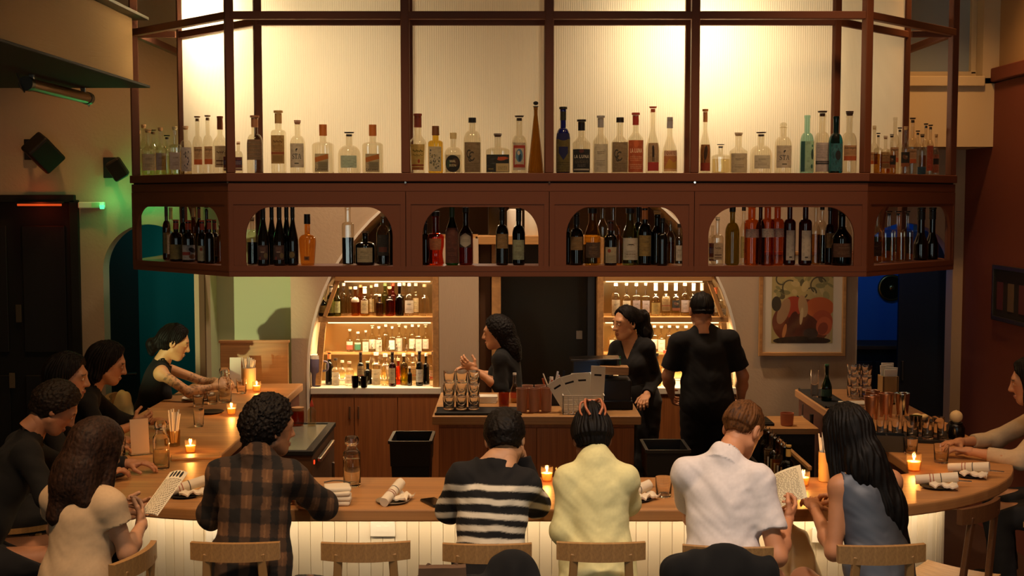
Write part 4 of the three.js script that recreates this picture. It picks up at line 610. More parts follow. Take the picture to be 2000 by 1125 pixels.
  [1.625, 1.53, -10.19, 0.224, 0.037, 'tequila clear foil #c87048 white -', 'white bottle with orange top, eleventh from left, right niche top shelf', 1],
  [1.662, 1.53, -10.121, 0.133, 0.036, 'square clear screw #e8e0c8 whitefine -', 'square white bottle at the arch edge, twelfth from left, right niche top shelf', 1],
  [0.816, 1.22, -10.317, 0.214, 0.033, 'tequila clear cork #efe6cc white -', 'clear bright bottle left of the smiling woman, leftmost, right niche middle shelf', 1],
  [0.882, 1.22, -10.343, 0.214, 0.033, 'dome clear screw #efe6cc silver -', 'clear bright bottle beside the smiling woman, second from left, right niche middle shelf', 1],
  [1.087, 1.22, -10.328, 0.214, 0.034, 'tequila clear cork #efe6cc - -', 'clear bright bottle right of the ponytail, third from left, right niche middle shelf', 1],
  [1.157, 1.22, -10.353, 0.214, 0.033, 'dome clear screw #efe6cc white -', 'clear bright bottle with silver label, fourth from left, right niche middle shelf', 1],
  [1.209, 1.22, -10.309, 0.214, 0.033, 'tequila clear cork #efe6cc silver -', 'clear glinting unlabelled bottle, fifth from left, right niche middle shelf', 1],
  [1.279, 1.22, -10.349, 0.214, 0.033, 'dome clear screw #efe6cc - -', 'clear bright bottle with white label, sixth from left, right niche middle shelf', 1],
  [1.34, 1.22, -10.312, 0.214, 0.033, 'tequila clear cork #efe6cc white -', 'clear glinting bottle with silver label, seventh from left, right niche middle shelf', 1],
  [1.411, 1.22, -10.33, 0.214, 0.033, 'dome clear screw #efe6cc silver -', 'clear bottle at the shoulder, eighth from left, right niche middle shelf', 1],
  [1.596, 1.22, -10.319, 0.214, 0.033, 'tequila clear cork #efe6cc - -', 'clear bottle right of the man, ninth from left, right niche middle shelf', 1],
  [1.662, 1.22, -10.341, 0.214, 0.033, 'dome clear screw #efe6cc white -', 'clear bottle farthest right, tenth from left, right niche middle shelf', 1],
  [0.813, 0.976, -10.1, 0.26, 0.032, 'tequila clear screw #e8e0c8 white -', 'clear bottle behind the register, leftmost, right niche counter', 1],
  [1.15, 0.976, -10.1, 0.26, 0.037, 'tequila straw screw #1a140e - -', 'straw coloured bottle with black cap, second from left, right niche counter', 1],
  [1.221, 0.976, -10.156, 0.277, 0.029, 'tall clear screw #b0402a pale -', 'clear bottle with red cap, third from left, right niche counter', 1],
  [1.253, 0.976, -10.204, 0.206, 0.025, 'tall orange screw #8a2a1c - -', 'red bottle behind the man, fourth from left, right niche counter', 1],
  [1.727, 0.976, -10.1, 0.26, 0.033, 'tequila clear screw #e8e0c8 silver -', 'clear bottle right of the man, fifth from left, right niche counter', 1],
];
const BOTTLE_GROUPS = ["bottles in the left lit niche", "bottles in the right lit niche", "bottles on the lower arched shelf", "bottles on the upper shelf"];
// how each kind of bottle is formed: [end of the straight body, start of the neck, shoulder curve, neck radius over body radius, squareness]
const KINDS = {
  tequila: [0.56, 0.72, 's', 0.36], dome: [0.56, 0.76, 'dome', 0.36], tall: [0.62, 0.78, 's', 0.42], tall2: [0.68, 0.74, 'dome', 0.45, 1], long: [0.5, 0.7, 'dome', 0.4], square: [0.6, 0.68, 'dome', 0.3, 1], square2: [0.66, 0.72, 'dome', 0.42, 0.7],
  domewide: [0.46, 0.72, 'dome', 0.3], domewide2: [0.5, 0.74, 's', 0.34], domehigh: [0.58, 0.8, 'dome', 0.36], lowsquare: [0.6, 0.7, 'dome', 0.26, 1], taper: [0.52, 0.68, 's', 0.4], cone: [0.03, 0.88, 'line', 0.24], burg: [0.36, 0.72, 's', 0.36], wine: [0.55, 0.72, 'dome', 0.38],
  champ: [0.36, 0.8, 's', 0.34], champ2: [0.52, 0.8, 's', 0.36], cognac: [0.5, 0.62, 'dome', 0.32, 0.5], squat: [0.6, 0.74, 'dome', 0.28], waist: [0.56, 0.62, 'dome', 0.42], bulge: [0.54, 0.72, 's', 0.4], sloped: [0.5, 0.84, 's', 0.46], cyl: [0.7, 0.76, 'dome', 0.5], cylneck: [0.66, 0.74, 'dome', 0.42], hour: [0.3, 0.55, 's', 0.5],
};
const GLASS = {
  clear: glassOf(0xf3efe4, 0.03, { ior: 1.75 }), straw: glassOf(0xe6cf7e, 0.04), amber: glassOf(0xb8924e, 0.05), amberlight: glassOf(0xecbe78, 0.05), orange: glassOf(0xdc7440, 0.06), amberred: glassOf(0xdb985c, 0.05), red: glassOf(0xd08a5a, 0.05), brown: glassOf(0x6a3216, 0.06), brownamber: glassOf(0x8a3a18, 0.06), brownred: glassOf(0x702014, 0.06),
  black: phys(0x070604, 0.12, { clearcoat: 0.4 }), green: glassOf(0x1d7a35, 0.05), darkgreen: glassOf(0x16281a, 0.06), palegreen: glassOf(0xc8d49a, 0.05), olive: glassOf(0xa89a3c, 0.05), navy: phys(0x131a66, 0.15, { clearcoat: 0.5 }), teal: glassOf(0x4fa9b8, 0.05), aqua: glassOf(0xc4e2dc, 0.05), darkteal: glassOf(0x0d3a34, 0.06),
};
const LIQUID = { water: glassOf(0xf4ecd4, 0.02, { ior: 1.33 }), straw: glassOf(0xe0bc78, 0.03, { ior: 1.33 }), cola: glassOf(0x2a1408, 0.05, { ior: 1.33 }), greenblack: glassOf(0x06201a, 0.05, { ior: 1.33 }) };
function bottleProfile(kind, R_, H, thin = 0) {
  const [yb, ys, curve, rn] = KINDS[kind], r = R_ - thin, n = R_ * rn - thin * 0.5, p = [[0, 0.004], [r * 0.8, 0.001], [r * 0.95, 0.004], [r, 0.012]];
  if (kind === 'waist') for (let i = 1; i <= 8; i++) { const t = i / 8; p.push([r * (1 - 0.16 * Math.sin(Math.PI * clamp((t - 0.05) / 0.6, 0, 1)) + 0.03 * t), lerp(0.012, yb * H, t)]); }
  else if (kind === 'taper') p.splice(1, 3, [r * 0.76, 0.001], [r * 0.8, 0.012], [r, yb * H]);
  else if (kind === 'cognac') p.splice(1, 3, [r * 0.78, 0.001], [r * 0.82, 0.012], [r * 0.98, yb * H * 0.8], [r, yb * H]);
  else if (kind === 'cone') p.push([r * 0.985, yb * H]);
  else p.push([r, yb * H * 0.5], [r, yb * H]);
  const N = 9; for (let i = 1; i <= N; i++) { const t = i / N, y = lerp(yb, ys, t) * H; p.push([curve === 'dome' ? n + (r - n) * Math.sqrt(Math.max(0, 1 - t * t)) : curve === 's' ? lerp(r, n, smooth(t, 0, 1)) : lerp(r, n, t), curve === 'dome' ? lerp(yb, ys, Math.sin((t * Math.PI) / 2)) * H : y]); if (curve === 'dome') p[p.length - 1][0] = n + (r - n) * Math.cos((t * Math.PI) / 2); }
  if (kind === 'bulge') p.splice(-4, 0);
  p.push([n, lerp(ys, 1, 0.6) * H], [n, H * 0.95], [n * 1.12, H * 0.955], [n * 1.12, H * 0.985], [n, H]);
  return p;
}
function squared(g, k) { const p = g.attributes.position; for (let i = 0; i < p.count; i++) { const x = p.getX(i), z = p.getZ(i), r = Math.hypot(x, z); if (r < 1e-5) continue; const c = Math.abs(x) / r, s = Math.abs(z) / r, f = 1 / Math.pow(c ** 5 + s ** 5, 1 / 5), w = lerp(1, f * 0.94, k); p.setX(i, x * w); p.setZ(i, z * w * lerp(1, 0.82, k)); } g.computeVertexNormals(); return g; }
// label prints: one sheet of 8 x 8 cells
const LABELS = ['agedlabel', 'aqua', 'blackhigh', 'blackoval', 'blackoval2', 'bluelow', 'brownbig', 'brownmark', 'brownmark2', 'cream', 'creamlabel', 'diptych', 'figurebrown', 'figurered', 'goldlabel', 'goldseal', 'greenbig', 'greenlabel', 'greyscript', 'hexagon', 'kraft', 'lilac', 'lilacband', 'lunablack', 'lunared', 'mountain', 'mustard', 'navygold', 'orangeband', 'orangelow', 'pale', 'palelime', 'pictogram', 'pictos', 'purple', 'purplemark', 'redbig', 'redblue', 'redlabel', 'redlabel2', 'redlow', 'silver', 'silver2', 'silverband', 'smallmark', 'sta', 'swirl', 'tanlabel', 'tealpic', 'tealstrip', 'tilt', 'white', 'whitecap', 'whitedot', 'whitefine', 'whitered', 'whitetall', 'yellowscript', 'menu', 'menu2'];
// where it sits on the bottle: [foot, head (shares of the height), half angle]
const LABEL_AT = { orangeband: [0.18, 0.5, 0.85], brownbig: [0.24, 0.6, 1.0], kraft: [0.16, 0.62, 1.0], sta: [0.12, 0.6, 1.0], tilt: [0.03, 0.42, 0.75], aqua: [0.14, 0.45, 0.75], yellowscript: [0.06, 0.5, 0.9], pictogram: [0.05, 0.58, 0.95], blackoval: [0.03, 0.5, 0.85], swirl: [0.02, 0.58, 1.05], diptych: [0.03, 0.5, 1.15], redblue: [0.06, 0.56, 0.9], navygold: [0.02, 0.62, 1.25], lunablack: [0.02, 0.46, 1.15], lunared: [0.02, 0.56, 1.1], silver: [0.02, 0.52, 1.0], figurered: [0.04, 0.48, 0.85], figurebrown: [0.04, 0.46, 0.95], mountain: [0.04, 0.42, 1.0], silver2: [0.12, 0.46, 0.75], tealstrip: [0.03, 0.55, 1.2], tealpic: [0.04, 0.52, 1.0], lilacband: [0.03, 0.52, 1.0], orangelow: [0.22, 0.48, 0.95], pictos: [0.08, 0.6, 0.9], purple: [0.1, 0.55, 1.1], bluelow: [0.02, 0.22, 1.2], hexagon: [0.32, 0.58, 0.95], redbig: [0.04, 0.62, 1.25], tanlabel: [0.3, 0.56, 0.95], greenlabel: [0.1, 0.46, 1.0], whitetall: [0.08, 0.56, 0.75], silverband: [0.46, 0.6, 1.1], creamlabel: [0.1, 0.56, 0.85], whitefine: [0.1, 0.5, 1.1], goldlabel: [0.16, 0.52, 1.0], purplemark: [0.1, 0.34, 0.9], blackhigh: [0.2, 0.62, 0.9], agedlabel: [0.3, 0.52, 0.75], brownmark: [0.14, 0.42, 1.0], brownmark2: [0.16, 0.42, 1.1], smallmark: [0.1, 0.18, 0.35], goldseal: [0.12, 0.24, 0.6], whitered: [0.06, 0.42, 1.1], whitedot: [0.06, 0.42, 0.95], mustard: [0.06, 0.42, 1.1], redlabel: [0.1, 0.62, 0.9], redlabel2: [0.08, 0.55, 0.9], greyscript: [0.12, 0.5, 0.9], blackoval2: [0.18, 0.5, 1.0], whitecap: [0.5, 0.66, 1.2] };
const sheet = document.createElement('canvas'); sheet.width = sheet.height = 2048;
{
  const g = sheet.getContext('2d'), q = rng(9);
  const C = (k, f) => { const i = LABELS.indexOf(k); g.save(); g.translate((i % 8) * 256, (i >> 3) * 256); g.beginPath(); g.rect(0, 0, 256, 256); g.clip(); f(); g.restore(); };
  const bg = (c) => { g.fillStyle = c; g.fillRect(0, 0, 256, 256); for (let i = 0; i < 90; i++) { g.fillStyle = q() < 0.5 ? 'rgba(255,255,255,0.05)' : 'rgba(0,0,0,0.05)'; g.fillRect(q() * 256, q() * 256, 20 + q() * 40, 6 + q() * 20); } };
  const rect = (c, x, y, w, h) => { g.fillStyle = c; g.fillRect(x, y, w, h); }, oval = (c, x, y, a, b, r = 0) => { g.fillStyle = c; g.beginPath(); g.ellipse(x, y, a, b, r, 0, 7); g.fill(); };
  const text = (s, c, px, x, y, f = 'bold', fam = 'sans-serif') => { g.fillStyle = c; g.font = f + ' ' + px + 'px ' + fam; g.textAlign = 'center'; g.fillText(s, x, y); };
  const fine = (c, y0, y1, x0 = 40, x1 = 216, step = 14) => { for (let y = y0; y < y1; y += step) for (let x = x0; x < x1; ) { const w = 6 + q() * 22; rect(c, x, y, Math.min(w, x1 - x), 5); x += w + 6; } };
  const script = (c, y, w = 6) => { g.strokeStyle = c; g.lineWidth = w; g.beginPath(); g.moveTo(40, y); for (let i = 0; i < 9; i++) g.quadraticCurveTo(50 + i * 20, y - 24 + (i % 3) * 12, 60 + i * 20, y + (i % 2) * 6); g.stroke(); };
  const plain = { pale: '#e4dccc', white: '#efeadd', silver: '#c9c4b4', silver2: '#c6c3b6', cream: '#cdb878', creamlabel: '#d8c9a0', mustard: '#a8924c', lilac: '#c9bfcc', palelime: '#d8dca0', tanlabel: '#b08a52', goldlabel: '#b8984e', greenlabel: '#b4be9a', whitefine: '#dcd8d2', whitetall: '#e8e4d8', agedlabel: '#b08a56', brownmark: '#4a3424', brownmark2: '#5e3420', greyscript: '#b4a48e', whitecap: '#f0e8d8' };
  for (const [k, c] of Object.entries(plain)) C(k, () => { bg(c); const dark = k.startsWith('brown') ? '#8a7050' : '#6a5c48'; if (k !== 'whitetall') { fine(dark, 70, 90, 70, 186); fine(dark, 150, 200, 60, 196, 18); } else { rect('#3a3430', 90, 222, 76, 10); } if (k === 'whitefine') { rect('#2a2622', 90, 70, 76, 10); fine('#a89a86', 180, 230, 30, 226); } });
  C('greyscript', () => { bg('#b3a088'); script('#5c4632', 80, 8); rect('#5c3a2a', 30, 170, 196, 16); rect('#5c3a2a', 30, 215, 196, 12); });
  for (const k of ['orangeband', 'orangelow']) C(k, () => { bg('#c7a078'); rect('#c9642e', 0, 180, 256, 76); text('Siempre', '#4a3020', 54, 128, 64, 'bold italic', 'serif'); fine('#8a6a4c', 90, 160); });
  C('pictos', () => { bg('#c8c2cc'); for (let i = 0; i < 14; i++) oval('#3c3c58', 70 + q() * 110, 50 + i * 13, 6 + q() * 12, 5 + q() * 6, q() * 3); });
  C('purple', () => { bg('#6a3038'); rect('#3a2a5a', 0, 60, 256, 90); fine('#c8b4b8', 80, 140); rect('#b8a890', 0, 200, 256, 30); });
  C('brownbig', () => { bg('#85705a'); for (let i = 0; i < 14; i++) fine(i % 3 ? '#6a523c' : '#a06a48', 14 + i * 16, 24 + i * 16, 8, 248); });
  C('kraft', () => { bg('#a88650'); rect('#96502a', 0, 150, 256, 20); script('#6a4a26', 60, 8); fine('#7a5c34', 90, 140); rect('#8a6c3c', 30, 180, 196, 60); });
  C('sta', () => { bg('#c6bfb4'); oval('#33363c', 128, 66, 18, 10, -0.5); rect('#33363c', 118, 66, 8, 26); text('STA', '#55565a', 76, 128, 165, 'bold', 'serif'); rect('#55584e', 94, 206, 68, 12); });
  C('tilt', () => { bg('#b4a888'); rect('#8a836c', 60, 110, 180, 110); g.save(); g.translate(128, 70); g.rotate(-0.2); rect('#b8702e', -124, -40, 248, 66); g.restore(); text('Cazcanes', '#4a4436', 50, 118, 236, 'bold'); fine('#5c5644', 130, 190, 80, 230); });
  C('aqua', () => { bg('#b8d0c4'); fine('#5c7c78', 112, 124, 40, 216); fine('#9ab8b0', 160, 190); });
  C('yellowscript', () => { bg('#cdb268'); script('#6a6224', 70, 9); script('#8a7a34', 110, 7); oval('#b0522a', 148, 168, 20, 20); rect('#9a4426', 0, 200, 256, 14); rect('#a86a3a', 0, 226, 256, 30); });
  C('pictogram', () => { bg('#cfd2c0'); for (let i = 0; i < 34; i++) oval(['#4a5a60', '#8a8a5c', '#3a4a3c'][(q() * 3) | 0], 30 + q() * 196, 30 + q() * 196, 3 + q() * 10, 3 + q() * 14, q() * 3); });
  C('blackoval', () => { bg('#cfc6a6'); oval('#17140f', 128, 128, 120, 122); oval('#2c4a38', 60, 130, 36, 60, 0.2); oval('#4a3420', 170, 110, 60, 60); text('MAL', '#d8cfae', 46, 128, 110); text('BIEN', '#c8be98', 46, 128, 170); });
  C('swirl', () => { bg('#8f7c60'); g.strokeStyle = '#3a3630'; g.lineWidth = 12; for (const [x, y, r] of [[80, 100, 30], [120, 120, 34], [96, 140, 20]]) { g.beginPath(); g.arc(x, y, r, 0.4, 5.4); g.stroke(); } fine('#6e5c44', 180, 250); });
  C('diptych', () => { bg('#1d2320'); rect('#c8b684', 108, 128, 140, 118); oval('#c0542a', 176, 60, 56, 26, -0.2); text('Vago', '#d2602c', 50, 180, 70, 'bold italic', 'serif'); rect('#8a7a3c', 24, 200, 56, 14); fine('#6a5a38', 170, 220, 130, 230); });
  C('redblue', () => { bg('#cfc2b0'); g.strokeStyle = '#b8402e'; g.lineWidth = 26; g.strokeRect(26, 40, 204, 176); oval('#5a8ab0', 128, 120, 62, 60); oval('#2a4a6a', 140, 140, 26, 36, 0.4); oval('#d8d0c0', 116, 96, 24, 20); rect('#b03a28', 60, 200, 136, 24); });
  C('navygold', () => { bg('#8c7830'); rect('#1a1f70', 0, 0, 256, 40); oval('#1a1f70', 128, 0, 120, 50); g.fillStyle = '#20246a'; g.beginPath(); g.moveTo(60, 90); g.lineTo(196, 90); g.lineTo(196, 130); g.lineTo(128, 176); g.lineTo(60, 130); g.fill(); fine('#5c4c18', 190, 250, 20, 236); });
  C('lunablack', () => { bg('#15161a'); oval('#5a2420', 128, 22, 30, 22); text('LA LUNA', '#dcd6c6', 48, 128, 100); fine('#7a6e58', 120, 150); fine('#8a8278', 170, 186, 80, 176); rect('#b8b2a4', 20, 214, 216, 18); });
  C('lunared', () => { bg('#b4552c'); oval('#c8683c', 128, 30, 34, 30); text('LA LUNA', '#ecd4bc', 46, 128, 100); fine('#d89a74', 130, 160); fine('#d8a888', 190, 230); });
  C('figurered', () => { bg('#a08468'); oval('#2a1a14', 120, 50, 22, 26); rect('#2a1a14', 100, 60, 46, 70); rect('#2a1a14', 104, 120, 14, 50); rect('#2a1a14', 130, 120, 14, 50); rect('#a8302a', 0, 176, 256, 80); });
  C('figurebrown', () => { bg('#8a5a2a'); oval('#2e1a0c', 132, 80, 40, 70, 0.3); rect('#2e1a0c', 100, 120, 20, 60); rect('#8c3018', 0, 176, 256, 80); });
  C('mountain', () => { bg('#c07a48'); rect('#cfa890', 0, 0, 256, 70); text('QUETZ', '#8a5040', 50, 128, 52); g.fillStyle = '#c89a3c'; g.beginPath(); g.moveTo(10, 220); g.lineTo(100, 100); g.lineTo(170, 150); g.lineTo(250, 120); g.lineTo(250, 220); g.fill(); rect('#d8b080', 0, 226, 256, 30); });
  C('tealstrip', () => { bg('#b4d0b8'); rect('#175e66', 0, 0, 80, 256); oval('#1c4a4a', 200, 110, 26, 44); oval('#2c6a66', 190, 210, 20, 18); oval('#2c6a66', 196, 40, 14, 12); });
  C('tealpic', () => { bg('#2a8a9a'); for (let i = 0; i < 30; i++) oval('#1f6a78', q() * 256, q() * 256, 8 + q() * 18, 6 + q() * 10, q() * 3); oval('#12222c', 140, 110, 50, 44); });
  C('lilacband', () => { bg('#c4bcc6'); fine('#8a8494', 30, 130, 20, 236); rect('#3a3c44', 0, 160, 256, 30); fine('#c4bcc6', 170, 180, 30, 226); });
  C('bluelow', () => bg('#1f5a7a')); C('redlow', () => { bg('#c4502e'); rect('#e8dcc8', 0, 0, 256, 110); }); C('greenbig', () => { bg('#2c7a58'); rect('#d8dcc4', 0, 0, 256, 60); });
  C('hexagon', () => { bg('#2a130a'); g.fillStyle = '#cfd0bc'; g.beginPath(); for (let i = 0; i < 6; i++) g.lineTo(128 + 126 * Math.sin((i * Math.PI) / 3), 128 + 126 * Math.cos((i * Math.PI) / 3)); g.fill(); fine('#8a8a74', 110, 160, 70, 200); });
  C('redbig', () => { bg('#6e2c18'); oval('#5a2012', 128, 170, 40, 26); fine('#8a4a30', 180, 200, 60, 196); });
  C('redlabel', () => bg('#c0583a')); C('redlabel2', () => { bg('#9a5638'); rect('#1e1712', 0, 60, 256, 80); });
  C('silverband', () => { bg('#a8a8aa'); for (let i = 0; i < 60; i++) rect(q() < 0.5 ? '#70747a' : '#d0d2d0', q() * 256, q() * 256, 10 + q() * 26, 8); });
  C('purplemark', () => { bg('#4a2a2c'); rect('#6a4a44', 60, 30, 136, 100); rect('#c8b0a0', 90, 110, 76, 16); oval('#7a6a44', 200, 180, 44, 50); rect('#a84038', 60, 200, 26, 56); });
  C('goldseal', () => { bg('#1a140c'); oval('#8a7a4c', 128, 128, 100, 110); }); C('smallmark', () => { bg('#7a5224'); rect('#3a2a14', 60, 60, 136, 136); });
  C('blackhigh', () => { bg('#171210'); rect('#6a2c16', 40, 150, 176, 60); }); C('whitedot', () => { bg('#cfc4a2'); oval('#a8482a', 90, 60, 34, 30); fine('#8a7e62', 130, 230); }); C('whitered', () => { bg('#d8cfc8'); rect('#b8402e', 0, 120, 150, 56); oval('#3a1c14', 190, 90, 70, 40, 0.4); oval('#a8602e', 190, 200, 60, 40); });
  C('blackoval2', () => { bg('#16110d'); oval('#6a3a20', 120, 90, 70, 36, 0.3); oval('#8a7a5c', 160, 80, 30, 18); rect('#9a5a30', 0, 190, 256, 66); });
  C('menu', () => { rect('#e2d6b8', 0, 0, 256, 256); for (let i = 0; i < 4; i++) oval('#1d1a16', 60 + i * 45, 24, 16, 18); for (let y = 50; y < 250; y += 9) fine('#7a6e58', y, y + 5, 18, 238, 9); });
  C('menu2', () => { rect('#d8ceae', 0, 0, 256, 256); for (let y = 20; y < 244; y += 11) fine('#8a8068', y, y + 5, 24, 230, 11); });
}
const sheetMap = new THREE.CanvasTexture(sheet); sheetMap.colorSpace = THREE.SRGBColorSpace;
const printMat = phys(0xffffff, 0.95, { map: sheetMap, transmission: 0.58, thickness: 0 });
function toCell(g, key) { const i = LABELS.indexOf(key), u = g.attributes.uv, m = 0.01; for (let k = 0; k < u.count; k++) u.setXY(k, ((i % 8) + lerp(m, 1 - m, u.getX(k))) / 8, 1 - ((i >> 3) + 1 - lerp(m, 1 - m, u.getY(k))) / 8); return g; }
const shared = new Map(), cached = (k, f) => { if (!shared.has(k)) shared.set(k, f()); return shared.get(k); };
const capMats = new Map(), capMat = (c) => { const k = c === 'cork' || c === '-' ? '#b98a5c' : c; if (!capMats.has(k)) { const c2 = new THREE.Color(k); if (c2.r + c2.g + c2.b > 0.16) c2.multiplyScalar(1.5); c2.r = Math.min(c2.r, 0.85); c2.g = Math.min(c2.g, 0.82); c2.b = Math.min(c2.b, 0.75); capMats.set(k, std(c2, 0.5)); }; return capMats.get(k); };
function capGeo(cap, n, H) {
  const top = H;
  if (cap === 'cork') return [cyl(n * 0.9, n * 1.25, H * 0.05, 0, top - 0.004, 0, 16), cyl(n * 1.25, n * 1.25, H * 0.02, 0, top + H * 0.046, 0, 16)];
  if (cap === 'corklong') return [cyl(n * 1.15, n * 1.2, H * 0.16, 0, top - H * 0.06, 0, 16)];
  if (cap === 'tstop') return [cyl(n * 0.8, n * 0.9, H * 0.05, 0, top - 0.012, 0, 14), cyl(n * 1.3, n * 1.55, H * 0.026, 0, top + H * 0.03, 0, 18)];
  if (cap === 'screw') return [cyl(n * 1.2, n * 1.2, H * 0.09, 0, top - H * 0.05, 0, 18), new THREE.TorusGeometry(n * 1.2, n * 0.06, 6, 18).rotateX(Math.PI / 2).translate(0, top - H * 0.045, 0)];
  if (cap === 'screwlong') return [cyl(n * 1.15, n * 1.1, H * 0.2, 0, top - H * 0.17, 0, 18)];
  if (cap === 'foil') return [cyl(n * 1.14, n * 1.1, H * 0.22, 0, top - H * 0.205, 0, 18), cyl(n * 1.22, n * 1.22, H * 0.035, 0, top - H * 0.005, 0, 18)];
  if (cap === 'foilhigh') return [cyl(n * 1.15, n * 1.15, H * 0.24, 0, top - H * 0.19, 0, 18)];
  if (cap === 'foiltop') return [cyl(n * 1.08, n * 1.08, H * 0.16, 0, top - H * 0.18, 0, 18), cyl(n * 1.4, n * 1.4, H * 0.036, 0, top - H * 0.01, 0, 18)];
  if (cap === 'glassball' || cap === 'ball') return [cyl(n * 1.35, n * 1.35, H * 0.014, 0, top - 0.004, 0, 18), new THREE.SphereGeometry(n * (cap === 'ball' ? 1.35 : 1.2), 18, 12).scale(1, 0.75, 1).translate(0, top + H * 0.05, 0)];
  if (cap === 'pour') return [cyl(n * 1.05, n * 0.9, H * 0.04, 0, top - 0.004, 0, 12), tubeOf([[0, top + 0.01, 0], [0, top + H * 0.06, 0.004], [0.004, top + H * 0.12, 0.012]], 0.004)];
  return null;
}
const CAP_RISE = { cork: 0.066, corklong: 0.1, tstop: 0.056, screw: 0.04, screwlong: 0.03, foil: 0.03, foilhigh: 0.05, foiltop: 0.026, glassball: 0.08, ball: 0.09, pour: 0.12, none: 0 };
function bottle(spec, x, y, z, h, r, label, group, turn = 0) {
  const [kind, gl, cap, capc, lab, liq] = spec.split(' '), H = h / (1 + (CAP_RISE[cap] ?? 0)), key = [kind, H.toFixed(3), r.toFixed(3)].join(), n = r * KINDS[kind][3], sq = KINDS[kind][4] ?? 0;
  const t = thing('bottle', label, 'bottle', [x, y, z], turn, group);
  const raw = (thin) => { const g = lathe(bottleProfile(kind, r, H, thin), 26); return sq ? squared(g, sq) : g; };
  part('body', cached('b' + key, () => raw(0)), GLASS[gl], t);
  if (LIQUID[liq]) part('contents', cached('q' + key + liq, () => { const fill = liq === 'greenblack' ? 0.46 : 0.5, p = bottleProfile(kind, r, H, r * 0.07).filter((q) => q[1] < fill * H); p.push([p[p.length - 1][0], fill * H], [0, fill * H]); const g = lathe(p.map(([a, b]) => [a, b + 0.004]), 22); return sq ? squared(g, sq) : g; }), LIQUID[liq], t);
  const cg = capGeo(cap, n, H); if (cg) part(cap === 'pour' ? 'pourer' : cap.includes('foil') ? 'neck_foil' : 'stopper', cached('c' + key + cap, () => join(cg)), cap === 'pour' ? M.chrome : cap === 'glassball' ? GLASS.clear : capMat(capc), t);
  if (cap === 'foil' || cap === 'foilhigh') { /* capsule only */ }
  if (lab !== '-') {
    const [y0, y1, half] = LABEL_AT[lab] ?? [0.12, 0.5, 0.95];
    part('label', cached('l' + key + lab, () => {
      let g;
      if (sq >= 0.7) { const f = r * (sq === 1 ? 0.94 : 0.96), d = r * lerp(1, 0.82, sq) * 1.0; g = new THREE.PlaneGeometry(f * Math.min(1.9, half * 1.75), (y1 - y0) * H).translate(0, ((y0 + y1) / 2) * H, d * 0.985 + 0.002); }
      else { const N = 14, prof = bottleProfile(kind, r, H), rad = (yy) => { for (let i = 1; i < prof.length; i++) if (prof[i][1] >= yy && prof[i][1] > prof[i - 1][1]) return lerp(prof[i - 1][0], prof[i][0], (yy - prof[i - 1][1]) / (prof[i][1] - prof[i - 1][1])); return r; };
        g = new THREE.PlaneGeometry(1, 1, N, 8); const p = g.attributes.position; for (let i = 0; i < p.count; i++) { const a = p.getX(i) * 2 * half, yy = lerp(y0, y1, p.getY(i) + 0.5) * H, q = rad(yy) * 1.012 + 0.0006; p.setXYZ(i, q * Math.sin(a), yy, q * Math.cos(a)); } if (sq) squared(g, sq); g.computeVertexNormals(); }
      return toCell(g, lab);
    }), printMat, t);
  }
  return t;
}
for (const [x, y, z, h, r, spec, label, gi] of BOTTLES) bottle(spec, x, y, z, h, r, label, BOTTLE_GROUPS[gi], z > -9 && x < -1.7 ? 0.3 : z > -9 && x > 2.1 ? -0.3 : -0.05 + R() * 0.12);
